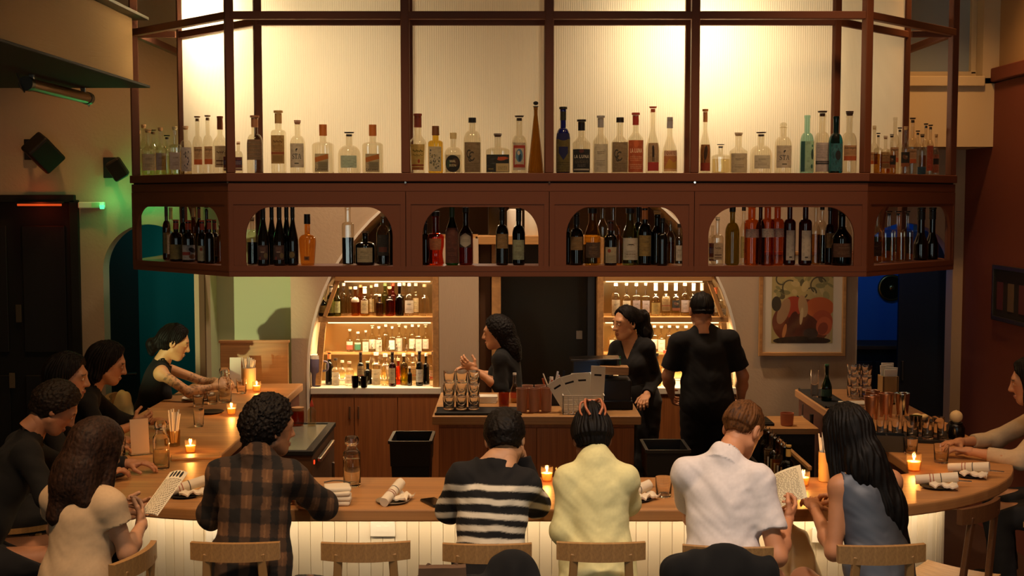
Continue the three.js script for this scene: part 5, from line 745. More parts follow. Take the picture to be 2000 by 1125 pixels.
// ------------------------------------------------------------------ people: distance fields meshed into continuous bodies and clothes
function surfaceNets(f, lo, hi, h, colorAt) {
  const B = 4, n = [0, 1, 2].map((k) => Math.ceil(Math.ceil((hi[k] - lo[k]) / h) / B) * B + 1), [nx, ny, nz] = n, val = new Float32Array(nx * ny * nz), reach = h * B * 0.87 * 1.5 + 0.006;
  const at = (x, y, z) => x + nx * (y + ny * z);
  for (let bz = 0; bz < nz; bz += B) for (let by = 0; by < ny; by += B) for (let bx = 0; bx < nx; bx += B) {
    const d = f(lo[0] + (bx + B / 2 - 0.5) * h, lo[1] + (by + B / 2 - 0.5) * h, lo[2] + (bz + B / 2 - 0.5) * h), far = Math.abs(d) > reach;
    for (let z = bz; z < Math.min(bz + B, nz); z++) for (let y = by; y < Math.min(by + B, ny); y++) for (let x = bx; x < Math.min(bx + B, nx); x++) val[at(x, y, z)] = far ? d : f(lo[0] + x * h, lo[1] + y * h, lo[2] + z * h);
  }
  const pos = [], cell = new Int32Array(nx * ny * nz).fill(-1), idx = [];
  const E = [[0, 1], [2, 3], [4, 5], [6, 7], [0, 2], [1, 3], [4, 6], [5, 7], [0, 4], [1, 5], [2, 6], [3, 7]], v8 = new Float32Array(8);
  for (let z = 0; z < nz - 1; z++) for (let y = 0; y < ny - 1; y++) for (let x = 0; x < nx - 1; x++) {
    let m = 0; for (let k = 0; k < 8; k++) { const v = (v8[k] = val[at(x + (k & 1), y + ((k >> 1) & 1), z + (k >> 2))]); if (v < 0) m |= 1 << k; }
    if (m === 0 || m === 255) continue;
    let sx = 0, sy = 0, sz = 0, c = 0;
    for (const [a, b] of E) { if (((m >> a) & 1) === ((m >> b) & 1)) continue; const t = v8[a] / (v8[a] - v8[b]); sx += (a & 1) + t * ((b & 1) - (a & 1)); sy += ((a >> 1) & 1) + t * (((b >> 1) & 1) - ((a >> 1) & 1)); sz += (a >> 2) + t * ((b >> 2) - (a >> 2)); c++; }
    cell[at(x, y, z)] = pos.length / 3; pos.push(lo[0] + (x + sx / c) * h, lo[1] + (y + sy / c) * h, lo[2] + (z + sz / c) * h);
  }
  const quad = (a, b, c, d, flip) => { if (a < 0 || b < 0 || c < 0 || d < 0) return; flip ? idx.push(a, c, b, a, d, c) : idx.push(a, b, c, a, c, d); };
  for (let z = 1; z < nz - 1; z++) for (let y = 1; y < ny - 1; y++) for (let x = 1; x < nx - 1; x++) {
    const s = val[at(x, y, z)] < 0;
    if (s !== val[at(x + 1, y, z)] < 0) quad(cell[at(x, y - 1, z - 1)], cell[at(x, y, z - 1)], cell[at(x, y, z)], cell[at(x, y - 1, z)], !s);
    if (s !== val[at(x, y + 1, z)] < 0) quad(cell[at(x - 1, y, z - 1)], cell[at(x - 1, y, z)], cell[at(x, y, z)], cell[at(x, y, z - 1)], !s);
    if (s !== val[at(x, y, z + 1)] < 0) quad(cell[at(x - 1, y - 1, z)], cell[at(x, y - 1, z)], cell[at(x, y, z)], cell[at(x - 1, y, z)], !s);
  }
  const N = pos.length / 3, P = new Float32Array(pos), Nn = new Float32Array(N * 3), col = new Float32Array(N * 3), e = h * 0.4;
  for (let i = 0; i < N; i++) {
    let x = P[i * 3], y = P[i * 3 + 1], z = P[i * 3 + 2], d = f(x, y, z), gx = f(x + e, y, z) - f(x - e, y, z), gy = f(x, y + e, z) - f(x, y - e, z), gz = f(x, y, z + e) - f(x, y, z - e); const l = Math.hypot(gx, gy, gz) || 1; gx /= l; gy /= l; gz /= l;
    d = clamp(d, -h * 0.5, h * 0.5); P[i * 3] = x - gx * d; P[i * 3 + 1] = y - gy * d; P[i * 3 + 2] = z - gz * d; Nn[i * 3] = gx; Nn[i * 3 + 1] = gy; Nn[i * 3 + 2] = gz;
    const c = colorAt(x, y, z); col[i * 3] = c[0]; col[i * 3 + 1] = c[1]; col[i * 3 + 2] = c[2];
  }
  const g = new THREE.BufferGeometry(); g.setAttribute('position', new THREE.BufferAttribute(P, 3)); g.setAttribute('normal', new THREE.BufferAttribute(Nn, 3)); g.setAttribute('color', new THREE.BufferAttribute(col, 3)); g.setIndex(new THREE.BufferAttribute(new Uint32Array(idx), 1)); return g;
}
const lin = (hex) => { const c = new THREE.Color(hex); return [c.r, c.g, c.b]; };
const smin = (a, b, k) => { const h = Math.max(k - Math.abs(a - b), 0) / k; return Math.min(a, b) - h * h * k * 0.25; };
const sub3 = (a, b) => [a[0] - b[0], a[1] - b[1], a[2] - b[2]], add3 = (a, b, s = 1) => [a[0] + b[0] * s, a[1] + b[1] * s, a[2] + b[2] * s], dot3 = (a, b) => a[0] * b[0] + a[1] * b[1] + a[2] * b[2], len3 = (a) => Math.hypot(...a), unit = (a) => { const l = len3(a) || 1; return [a[0] / l, a[1] / l, a[2] / l]; }, cross3 = (a, b) => [a[1] * b[2] - a[2] * b[1], a[2] * b[0] - a[0] * b[2], a[0] * b[1] - a[1] * b[0]], mix3 = (a, b, t) => [lerp(a[0], b[0], t), lerp(a[1], b[1], t), lerp(a[2], b[2], t)];
const cap = (a, b, ra, rb, flat = 0) => { const ab = sub3(b, a), l2 = dot3(ab, ab) || 1e-9; return { c: mix3(a, b, 0.5), R: Math.sqrt(l2) / 2 + Math.max(ra, rb), d: (x, y, z) => { const px = x - a[0], py = y - a[1], pz = z - a[2], tt = (px * ab[0] + py * ab[1] + pz * ab[2]) / l2, t = clamp(tt, 0, 1), r = ra + (rb - ra) * t; const dd = Math.hypot(px - ab[0] * t, py - ab[1] * t, pz - ab[2] * t) - r; return flat ? Math.max(dd, (tt - 1) * Math.sqrt(l2)) : dd; } }; };
const ell = (c, r, ax) => { const [X, Y, Z] = ax, m = Math.min(...r); return { c, R: Math.max(...r), d: (x, y, z) => { const p = [x - c[0], y - c[1], z - c[2]], a = dot3(p, X) / r[0], b = dot3(p, Y) / r[1], q = dot3(p, Z) / r[2], k0 = Math.hypot(a, b, q); if (k0 < 1e-4) return -m; return (k0 * (k0 - 1)) / Math.hypot(a / r[0], b / r[1], q / r[2]); } }; };
function field(prims, k, grow = 0) { return (x, y, z) => { let d = 1e3; for (const p of prims) { const q = Math.hypot(x - p.c[0], y - p.c[1], z - p.c[2]) - p.R; if (q > d + k + 0.02) continue; const v = q > 0.35 ? q : p.d(x, y, z); d = smin(d, v, k); } return d - grow; }; }
function bounds(prims, pad) { const lo = [1e9, 1e9, 1e9], hi = [-1e9, -1e9, -1e9]; for (const p of prims) for (let k = 0; k < 3; k++) { lo[k] = Math.min(lo[k], p.c[k] - p.R - pad); hi[k] = Math.max(hi[k], p.c[k] + p.R + pad); } return [lo, hi]; }
const AXES = [[1, 0, 0], [0, 1, 0], [0, 0, 1]];
function headGeo(o, skin) {                                        // x right, y up, z towards the face; origin between the ears
  const f_ = o.female ? 0.96 : 1, pr = [ell([0, 0.03, -0.012], [0.074 * f_, 0.09, 0.092], AXES), ell([0, -0.03, 0.03], [0.058 * f_, 0.082, 0.06], AXES), ell([0, -0.088, 0.05], [0.03 * f_, 0.024, 0.034], AXES), cap([-0.05 * f_, -0.055, 0.005], [-0.015, -0.094, 0.055], 0.02, 0.015), cap([0.05 * f_, -0.055, 0.005], [0.015, -0.094, 0.055], 0.02, 0.015), cap([-0.035, 0.028, 0.072], [0.035, 0.028, 0.072], 0.014, 0.014), cap([0, -0.075, -0.028], [0, -0.15, -0.045], 0.05 * f_, 0.052 * f_)];
  const base = field(pr, 0.03), nose = field([cap([0, 0.014, 0.088], [0, -0.026, 0.106], 0.008, 0.0125), cap([-0.012, -0.03, 0.092], [0.012, -0.03, 0.092], 0.009, 0.009)], 0.012), ears = [-1, 1].map((s) => ell([s * 0.077 * f_, -0.004, -0.012], [0.011, 0.033, 0.02], AXES)), dents = [-1, 1].map((s) => ell([s * 0.088 * f_, -0.002, -0.006], [0.008, 0.02, 0.011], AXES)), sock = [-1, 1].map((s) => ell([s * 0.031, 0.006, 0.096], [0.017, 0.011, 0.014], AXES)), eyes = [-1, 1].map((s) => ell([s * 0.031, 0.006, 0.076], [0.0135, 0.012, 0.0125], AXES));
  const lips = field([cap([-0.016, -0.062 + (o.smile ? 0.006 : 0), 0.089], [0, -0.063, 0.091], 0.0055, 0.0065), cap([0.016, -0.062 + (o.smile ? 0.006 : 0), 0.089], [0, -0.063, 0.091], 0.0055, 0.0065), cap([-0.012, -0.07, 0.089], [0.012, -0.07, 0.089], 0.0066, 0.0066)], 0.004);
  const f = (x, y, z) => { let d = base(x, y, z); for (const s of sock) d = -smin(-d, s.d(x, y, z), 0.012); d = smin(d, nose(x, y, z), 0.012); d = smin(d, lips(x, y, z), 0.006); for (const e of eyes) d = Math.min(d, e.d(x, y, z)); for (let i = 0; i < 2; i++) { let q = ears[i].d(x, y, z); q = Math.max(q, -dents[i].d(x, y, z)); d = smin(d, q, 0.008); } return d; };
  const S = lin(skin), lip = mix3(S, lin(0x8c3a30), 0.55), brow = mix3(S, lin(o.browColor ?? 0x1a120c), 0.8), white = lin(0xd8cfc2), iris = lin(0x2a1a10), cheek = mix3(S, lin(0xb0553c), 0.22), beard = mix3(S, lin(0x2a1c14), o.beard ?? 0);
  const col = (x, y, z) => { const ax = Math.abs(x); if (z > 0.05) { if (Math.hypot(ax - 0.031, (y - 0.006) * 1.3, (z - 0.079) * 0.6) < 0.0105) return Math.hypot(ax - 0.031, y - 0.006) < 0.0052 ? iris : white; if (Math.abs(y - 0.03 - (ax - 0.03) * -0.12) < 0.005 && ax > 0.012 && ax < 0.052 && z > 0.055) return brow; if (Math.hypot(x / 0.023, (y + 0.066) / 0.012) < 1 && z > 0.08) return lip; } if (o.beard && (y < -0.045 || (ax > 0.05 && y < 0.0)) && z > -0.01 && y > -0.11) return beard; return Math.hypot(ax - 0.045, y + 0.03) < 0.028 && z > 0.03 ? cheek : S; };
  return surfaceNets(f, [-0.1, -0.155, -0.12], [0.1, 0.13, 0.13], 0.0042, col);
}
function handPrims(wrist, dir, palm, side, curl, spread = 1) {     // side +1: thumb towards +X of the hand's frame
  const Y = unit(dir), Zp = unit(sub3(palm, Y.map((c) => c * dot3(palm, Y)))), X = cross3(Y, Zp).map((c) => c * side), W = (x, y, z) => add3(add3(add3(wrist, X, x), Y, y), Zp, z), pr = [ell(W(0, 0.045, 0), [0.038, 0.05, 0.0145], [X, Y, Zp]), cap(wrist, W(0, 0.02, 0), 0.026, 0.024), ell(W(0.022, 0.03, 0.01), [0.02, 0.03, 0.014], [X, Y, Zp])];
  const fingers = [[0.029, 0.082, 0.072], [0.0095, 0.088, 0.08], [-0.0105, 0.085, 0.074], [-0.029, 0.076, 0.058]];
  fingers.forEach(([x, y, L_], i) => { let a = curl * (0.55 + i * 0.12), p = W(x, y, 0), out = (1.5 - i) * 0.06 * spread; for (let k = 0; k < 3; k++) { const l = L_ * [0.45, 0.31, 0.24][k], v = [Math.sin(out) , Math.cos(a), Math.sin(a)], q = add3(add3(add3(p, X, v[0] * l), Y, v[1] * l), Zp, v[2] * l); pr.push(cap(p, q, 0.0088 - k * 0.0008, 0.008 - k * 0.0008)); p = q; a += curl * 0.75; } });
  let p = W(0.03, 0.022, 0.006), a = 0.9; for (let k = 0; k < 2; k++) { const q = add3(add3(add3(p, X, Math.sin(a) * 0.036), Y, Math.cos(a) * 0.036), Zp, 0.012 + curl * 0.008); pr.push(cap(p, q, 0.0115 - k * 0.0015, 0.0098 - k * 0.001)); p = q; a -= 0.45 + curl * 0.2; }
  return pr;
}
const mergeBody = (gs) => mergeGeometries(gs);
const clothMat = (rough = 0.9, sheen = 0) => phys(0xffffff, rough, { vertexColors: true, ...(sheen ? { sheen: 0.4, sheenColor: new THREE.Color(0xffffff), sheenRoughness: 0.6 } : {}) });
const SKINM = phys(0xffffff, 0.55, { vertexColors: true }), CLOTH = clothMat(0.92), SATIN = clothMat(0.5), HAIRM = phys(0xffffff, 0.6, { vertexColors: true, specularIntensity: 0.35 });
function person(o) {
  const s = o.size ?? 1, hip = o.hip, neck = o.neck, up = unit(sub3(neck, hip)), yr = o.yaw ?? 0, r0 = [Math.cos(yr), 0, Math.sin(yr)], rt = unit(sub3(r0, up.map((c) => c * dot3(r0, up)))), fw = cross3(up, rt), T = len3(sub3(neck, hip)), ax = [rt, up, fw];
  const ys = o.yawS ?? yr, rs0 = [Math.cos(ys), 0, Math.sin(ys)], rts = unit(add3(sub3(rs0, up.map((c) => c * dot3(rs0, up))), up, o.tilt ?? 0)), axs = [rts, up, cross3(up, rts)];
  const F = o.female ? 1 : 0, sw = (o.shoulders ?? (F ? 0.25 : 0.29)) * s, at = (x, y, z, A = ax) => add3(add3(add3(hip, A[0], x * s), up, y * T), A[2], z * s);
  const shR = add3(at(0, 0.9, -0.005, axs), axs[0], sw / 2), shL = add3(at(0, 0.9, -0.005, axs), axs[0], -sw / 2);
  const b = s * (o.build ?? 0.88);
  const torso = [ell(at(0, 0.03, -0.01), [(F ? 0.165 : 0.16) * b, 0.12 * b, 0.12 * b], ax), ell(at(0, 0.3, 0), [(F ? 0.125 : 0.14) * b, 0.15 * b, 0.098 * b], ax), ell(at(0, 0.62, 0.002), [(F ? 0.138 : 0.158) * b, 0.17 * b, (F ? 0.104 : 0.116) * b], axs), ell(at(0, 0.8, -0.008), [(F ? 0.14 : 0.165) * b, 0.1 * b, 0.092 * b], axs), cap(add3(shL, axs[0], 0.02), add3(shR, axs[0], -0.02), 0.05 * b, 0.05 * b), cap(add3(neck, up, 0.035), mix3(neck, shR, 0.62), 0.04 * b, 0.046 * b), cap(add3(neck, up, 0.035), mix3(neck, shL, 0.62), 0.04 * b, 0.046 * b)];
  if (F) for (const q of [-1, 1]) torso.push(ell(at(q * 0.062, 0.62, 0.075, axs), [0.058 * b, 0.06 * b, 0.052 * b], axs));
  // head
  const H = o.head, hm = new THREE.Matrix4().makeRotationFromEuler(new THREE.Euler(H.pitch ?? 0, Math.PI - (H.yaw ?? 0), H.roll ?? 0, 'YXZ')), hs = (H.size ?? 1) * s; hm.scale(V(hs, hs, hs)); hm.setPosition(...H.at);
  const hl = (x, y, z) => V(x, y, z).applyMatrix4(hm).toArray(), throat = hl(0, -0.09, -0.03), neckP = [cap(add3(neck, up, -0.03), throat, (F ? 0.05 : 0.058) * s, (F ? 0.046 : 0.054) * s)];
  // arms
  const arms = {}, body = [...torso, ...neckP], aw = F ? 0.88 : 1;
  for (const [k, sh] of [['R', shR], ['L', shL]]) { const a = o['arm' + k], [el_, hd] = a; arms[k] = { sh, el: el_, hd }; const fore = unit(sub3(hd, el_)), wr = add3(hd, fore, -0.02); arms[k].wr = wr; arms[k].fore = fore; body.push(cap(sh, sh, 0.056 * b * aw, 0.056 * b * aw), cap(sh, el_, 0.05 * b * aw, 0.041 * b * aw), cap(el_, mix3(el_, wr, 0.35), 0.041 * b * aw, 0.043 * b * aw), cap(mix3(el_, wr, 0.35), wr, 0.043 * b * aw, 0.028 * b * aw)); }
  // legs
  const seated = !o.standing, legs = {};
  for (const [k, q] of [['R', 1], ['L', -1]]) {
    const hj = add3(add3(hip, rt, q * 0.085 * s), up, -0.03), flat = [fw[0], 0, fw[2]], fd = unit(flat), g = o['leg' + k] ?? (seated ? [add3(add3(hj, fd, 0.41 * s), rt, q * 0.035), null] : [add3([hj[0], hj[1] - 0.43 * s, hj[2]], fd, 0.03), null]);
    const kn = g[0], an = g[1] ?? (seated ? [kn[0] - fd[0] * 0.06, Math.max(0.24, kn[1] - 0.43 * s), kn[2] - fd[2] * 0.06] : [hj[0] + fd[0] * -0.01, 0.085, hj[2] + fd[2] * -0.01]), toe = add3(add3(an, fd, 0.15 * s), [0, 1, 0], -0.035);
    legs[k] = { hj, kn, an, toe, fd }; body.push(cap(hj, kn, 0.085 * s, 0.056 * s), cap(kn, mix3(kn, an, 0.3), 0.056 * s, 0.057 * s), cap(mix3(kn, an, 0.3), an, 0.057 * s, 0.036 * s), cap(add3(an, [0, 1, 0], -0.035), toe, 0.036 * s, 0.03 * s));
  }
  const root = new THREE.Group(); root.name = numbered('person'); scene.add(root); root.position.set(hip[0], 0, hip[2]); tag(root, o.label, 'person', o.group);
  const home = (g) => g.translate(-hip[0], 0, -hip[2]), S = lin(o.skin), skinCol = (x, y, z) => { const t = 1 + 0.04 * noise3(x * 30, y * 30, z * 30); if (o.ink) { const A = arms.R, d = sub3([x, y, z], A.sh), l = sub3(A.el, A.sh), u = dot3(d, l) / dot3(l, l); if (u > 0.2 && u < 1.4 && noise3(x * 60, y * 60, z * 60) > 0.25) return mix3(S, lin(0x2a2a26), 0.6); } return [S[0] * t, S[1] * t, S[2] * t]; };
  const gs = [surfaceNets(field(body, 0.03), ...bounds(body, 0.02), 0.0115, skinCol), headGeo({ ...H, female: F }, o.skin).applyMatrix4(hm)];
  for (const k of ['R', 'L']) { const a = arms[k], spec = o['hand' + k] ?? {}, dir = spec.dir ?? add3(a.fore, [0, 0, 0]), palm = spec.palm ?? [0, -1, 0], pr = handPrims(a.wr, dir, palm, (k === 'R' ? 1 : -1) * (spec.flip ?? 1), spec.curl ?? 0.55, spec.spread ?? 1); gs.push(surfaceNets(field(pr, 0.008), ...bounds(pr, 0.006), 0.0042, () => S)); }
  for (const g of gs) if (!g.index) throw new Error('body');
  part('body', home(mergeBody(gs)), SKINM, root);
  const toLocal = (x, y, z) => { const d = [x - hip[0], y - hip[1], z - hip[2]]; return [dot3(d, rts) / s, dot3(d, up), dot3(d, axs[2]) / s]; };
  // top
  const c = o.top, grow = (c.loose ?? 0.014) * 0.75, pr = [...torso, cap(add3(neck, up, -0.06), neck, 0.058 * s, 0.056 * s)];
  if (c.boxy) pr.push(ell(at(0, 0.32, -0.004), [0.145 * b + c.boxy, 0.17 * s, 0.105 * b + c.boxy * 0.7], ax), ell(at(0, 0.08, -0.015), [0.16 * b + c.boxy, 0.15 * s, 0.12 * b + c.boxy * 0.5], ax));
  for (const k of ['R', 'L']) { const a = arms[k]; if (c.sleeve === 'none') continue; pr.push(cap(a.sh, a.sh, 0.056 * b * aw, 0.056 * b * aw)); if (c.sleeve === 'short') pr.push(cap(a.sh, mix3(a.sh, a.el, c.reach ?? 0.62), 0.056 * b, 0.06 * b, 1)); else pr.push(cap(a.sh, a.el, 0.053 * b * aw, 0.049 * b * aw), cap(a.el, mix3(a.el, a.wr, c.cuff ?? 0.93), 0.048 * b * aw, 0.036 * b * aw, 1)); }
  const nAx = unit(sub3(throat, neck)), collarAt = c.collar ? add3(neck, nAx, 0.012) : add3(neck, up, c.collarUp ?? 0.0), ringN = c.collar ? unit(add3(nAx, up, 0.25)) : unit(add3(up, axs[2], 0.35)), fold = c.fold ?? 0.005, core = field(pr, 0.035, grow), hem = c.hem ?? -0.1;
  const vneck = c.vneck ?? 0, sleeveCut = c.sleeve === 'none' ? [shR, shL].map((q, i) => ({ q, n: unit(add3(axs[0].map((v) => v * (i ? -1 : 1)), up, 0.35)) })) : [];
  const collarF = c.collar ? (x, y, z) => { const d = sub3([x, y, z], collarAt), h = dot3(d, ringN), q = sub3(d, ringN.map((v) => v * h)), R_ = (F ? 0.058 : 0.066) * s - h * 0.2; return Math.max(Math.abs(len3(q) - R_) - 0.008, Math.abs(h - 0.002) - 0.028); } : null;
  const topF = (x, y, z) => {
    let d = core(x, y, z); if (d > 0.12) return d; const l = toLocal(x, y, z);
    d -= fold * (noise3(l[0] * 3.5 + l[1] * 3 + yr * 9, l[1] * 6 - Math.abs(l[0]) * 9, l[2] * 3 + hip[0]) * (1 - 0.5 * Math.abs(noise3(l[0] * 4, l[1] * 4, 7))) + 0.22 * noise3(l[0] * 12 + l[1] * 9, l[1] * 16 - Math.abs(l[0]) * 12, l[2] * 9)) + (c.rib ?? 0) * Math.sin(l[1] * 420);
    const rel = sub3([x, y, z], collarAt), hN = dot3(rel, ringN), rad = len3(sub3(rel, ringN.map((v) => v * hN)));
    d = Math.max(d, Math.min((c.collar ? (F ? 0.056 : 0.064) : c.open ?? 0.066) - rad, hN));
    if (vneck && l[2] > 0.02) d = Math.max(d, -(Math.abs(l[0]) - (l[1] - (T - vneck)) * 0.45));
    for (const q of sleeveCut) d = Math.max(d, dot3(sub3([x, y, z], q.q), q.n) + (c.armhole ?? 0.02));
    d = Math.max(d, hem - l[1]);
    if (collarF) d = smin(d, collarF(x, y, z), 0.012);
    return d;
  };
  const cc = typeof c.color === 'function' ? c.color : ((C) => (l) => { const t = 1 + 0.05 * noise3(l[0] * 60, l[1] * 60, l[2] * 60); return [C[0] * t, C[1] * t, C[2] * t]; })(lin(c.color));
  const [tlo, thi] = bounds(pr, 0.05); part(c.name ?? 'shirt', home(surfaceNets(topF, tlo, thi, c.cell ?? 0.008, (x, y, z) => cc(toLocal(x, y, z), [x, y, z]))), c.satin ? SATIN : CLOTH, root);
  // trousers and shoes
  const lp = [torso[0], ell(at(0, 0.12, 0), [0.145 * s, 0.09 * s, 0.105 * s], ax)]; for (const k of ['R', 'L']) { const g = legs[k]; lp.push(cap(g.hj, g.kn, 0.088 * s, 0.062 * s), cap(g.kn, mix3(g.kn, g.an, 0.92), 0.062 * s, 0.05 * s, 1)); }
  const PC = lin(o.legs ?? 0x1b1a1c), lf = field(lp, 0.03, 0.016); part('trousers', home(surfaceNets((x, y, z) => Math.max(lf(x, y, z) - 0.003 * noise3(x * 9, y * 14, z * 9), dot3(sub3([x, y, z], hip), up) - 0.12), ...bounds(lp, 0.03), 0.014, () => PC)), CLOTH, root);
  for (const k of ['R', 'L']) { const g = legs[k], p = [cap(add3(g.an, [0, 1, 0], -0.035), g.toe, 0.043 * s, 0.038 * s), cap(g.an, add3(g.an, [0, 1, 0], -0.04), 0.042 * s, 0.044 * s)], f = field(p, 0.02, 0.003), C = lin(o.shoes ?? 0x191614); part('shoe', home(surfaceNets((x, y, z) => Math.max(f(x, y, z), g.an[1] - 0.075 - y), ...bounds(p, 0.02), 0.012, () => C)), CLOTH, root); }
  // hair
  const hr = o.hair, HC = lin(hr.color), HD = HC.map((v) => v * 0.45), HL = HC.map((v) => v * (hr.shine ?? 1.5)), extra = hr.extra ? hr.extra.map(([a, b, ra, rb]) => cap(a, b, ra, rb)) : [], thick = hr.thick ?? 0.014;
  const skull = ell([0, 0.034, -0.014], [0.076 * (F ? 0.97 : 1) + thick, 0.09 + thick, 0.095 + thick], AXES), nape = hr.nape ?? -0.07, line = hr.line ?? 0.062, ex = extra.length ? field(extra, hr.k ?? 0.04) : null;
  const sideCut = hr.side ?? -0.03, taper = hr.taper ?? (ex || hr.curl ? 0 : 0.14), wave = ex ? 0.0022 : 0.0011;
  const hairF = (x, y, z) => {
    let d = skull.d(x, y, z); d = smin(d, backD(x, y, z), 0.03) + taper * Math.max(0, 0.03 - y);
    const front = (z - (line + Math.max(0, 0.075 - y) * -0.62)) * 0.85; d = Math.max(d, front);                                  // hairline falls back past the temples
    d = Math.max(d, nape - y); if (z > -0.03) d = Math.max(d, sideCut - y - Math.max(0, -z) * 2);
    if (ex) d = smin(d, ex(x, y, z), 0.03);
    const a = Math.atan2(x, -z), q = hr.curl ? hr.curl * (noise3(x * 42, y * 42, z * 42) + 0.5 * noise3(x * 90, y * 90, z * 90)) : wave * Math.sin(a * 44 + 3 * noise3(x * 12, y * 5, z * 12)) + 0.004 * noise3(x * 24, y * 7, z * 24);
    return d - q;
  };
  const bk = cap([0, 0.0, -0.055], [0, nape + 0.03, -0.055], 0.062 + thick, 0.05 + thick * 0.6), backD = bk.d;
  const [hlo, hhi] = bounds([skull, bk, ...extra], 0.02);
  part('hair', home(surfaceNets(hairF, hlo, hhi, hr.cell ?? 0.0055, (x, y, z) => { const t = noise3(x * 90, y * 12, z * 90) * 0.5 + 0.5; return t > 0.72 ? HL : t < 0.3 ? HD : HC; }).applyMatrix4(hm)), HAIRM, root);
  return { root, hm, home, hip, at: (x, y, z) => at(x, y, z), hl };
}
const stripeTop = (base, band, list, w) => { const A = lin(base), B = lin(band); return (l) => mix3(B, A, smooth(Math.min(...list.map((y) => Math.abs(l[1] - y - 0.006 * noise3(l[0] * 8, y * 9, 1)))), w - 0.003, w + 0.003)); };
const plaidTop = () => { const K = lin(0x120e0b), D = lin(0x3c2a1b), B = lin(0x624329), E_ = lin(0x785637); return (l) => { const u = ((l[0] + l[2] * 0.6) / 0.09 + 20) % 1, v = (l[1] / 0.112 + 20.3) % 1, a = u < 0.5, b = v < 0.48; const c = a && b ? B : a ? D : b ? mix3(K, D, 0.55) : K; return (Math.abs(u - 0.25) < 0.035 && b) ? E_ : c; }; };
const CAST = 'guests seated at the bar';
const guests = {};
guests.beige = person({ label: 'long-haired woman in a beige top reading a menu at the left corner', female: true, skin: 0xb98a68, hip: [-1.74, 0.76, -4.95], neck: [-1.7, 1.305, -5.03], yaw: 0.35, yawS: 0.3, head: { at: [-1.665, 1.44, -5.1], yaw: 0.5, pitch: 0.3 }, armR: [[-1.53, 1.05, -5.0], [-1.53, 1.115, -5.22]], armL: [[-1.9, 1.08, -5.25], [-1.66, 1.11, -5.42]], handR: { palm: [-0.8, 0.2, 0.1], curl: 0.7, dir: [-0.2, 0.5, -0.8] }, handL: { palm: [0.8, 0.2, 0], curl: 0.8 },
  top: { name: 'top', color: 0xc0a582, sleeve: 'short', reach: 0.34, boxy: 0.022, loose: 0.012, hem: -0.2, fold: 0.0035, open: 0.085 }, legs: 0x2a2622, hair: { color: 0x2b1a10, thick: 0.018, nape: -0.1, curl: 0.0012, shine: 1.6, extra: [[[0, 0.03, -0.06], [0.02, -0.13, -0.085], 0.085, 0.085], [[0.03, -0.1, -0.08], [0.05, -0.27, -0.09], 0.078, 0.05], [[-0.03, -0.08, -0.08], [-0.06, -0.2, -0.07], 0.06, 0.04], [[0.07, 0.0, 0.0], [0.085, -0.15, -0.01], 0.03, 0.035], [[-0.07, 0.0, 0.0], [-0.08, -0.15, 0.0], 0.03, 0.03]] } });
guests.corner = person({ label: 'man in a dark shirt bowing his head at the left end of the bar', skin: 0xb07a58, hip: [-2.62, 0.74, -6.05], neck: [-2.36, 1.285, -6.2], yaw: 1.1, head: { at: [-2.235, 1.43, -6.22], yaw: 1.2, pitch: 0.65 }, armR: [[-2.2, 1.05, -5.98], [-2.0, 1.1, -6.25]], armL: [[-2.3, 1.08, -6.5], [-1.95, 1.1, -6.5]], top: { color: 0x0d0c0b, sleeve: 'long', loose: 0.016, boxy: 0.02 }, hair: { color: 0x1d140d, thick: 0.02, curl: 0.003, nape: -0.07 } });
guests.hidden = person({ label: 'dark-haired guest half hidden behind the man with the bowed head', female: true, skin: 0xa87858, hip: [-2.72, 0.76, -6.95], neck: [-2.53, 1.33, -6.98], yaw: 1.3, head: { at: [-2.44, 1.475, -7.0], yaw: 1.5, pitch: 0.15 }, armR: [[-2.42, 1.05, -6.85], [-2.2, 1.09, -6.95]], armL: [[-2.45, 1.05, -7.2], [-2.2, 1.09, -7.2]], top: { color: 0x12100f, sleeve: 'long' }, hair: { color: 0x120c08, thick: 0.02, nape: -0.09, extra: [[[0, 0.02, -0.06], [0, -0.2, -0.09], 0.08, 0.06]] } });
guests.profile = person({ label: 'dark-haired woman in black seen in profile on the left side of the bar', female: true, skin: 0xc08860, hip: [-2.75, 0.76, -7.6], neck: [-2.52, 1.32, -7.62], yaw: 1.25, head: { at: [-2.42, 1.47, -7.62], yaw: 1.35, pitch: 0.3 }, armR: [[-2.4, 1.06, -7.42], [-2.22, 1.13, -7.5]], armL: [[-2.42, 1.08, -7.85], [-2.15, 1.1, -7.75]], handR: { palm: [0, 0.4, -1], curl: 0.9 }, top: { color: 0x100f0e, sleeve: 'long', loose: 0.01, cuff: 0.6 }, hair: { color: 0x120c08, thick: 0.018, nape: -0.09, extra: [[[0, 0.02, -0.06], [0.0, -0.2, -0.1], 0.075, 0.06], [[0.05, 0.03, 0.0], [0.06, -0.08, -0.04], 0.03, 0.03], [[-0.05, 0.03, 0.0], [-0.06, -0.08, -0.04], 0.03, 0.03]] } });
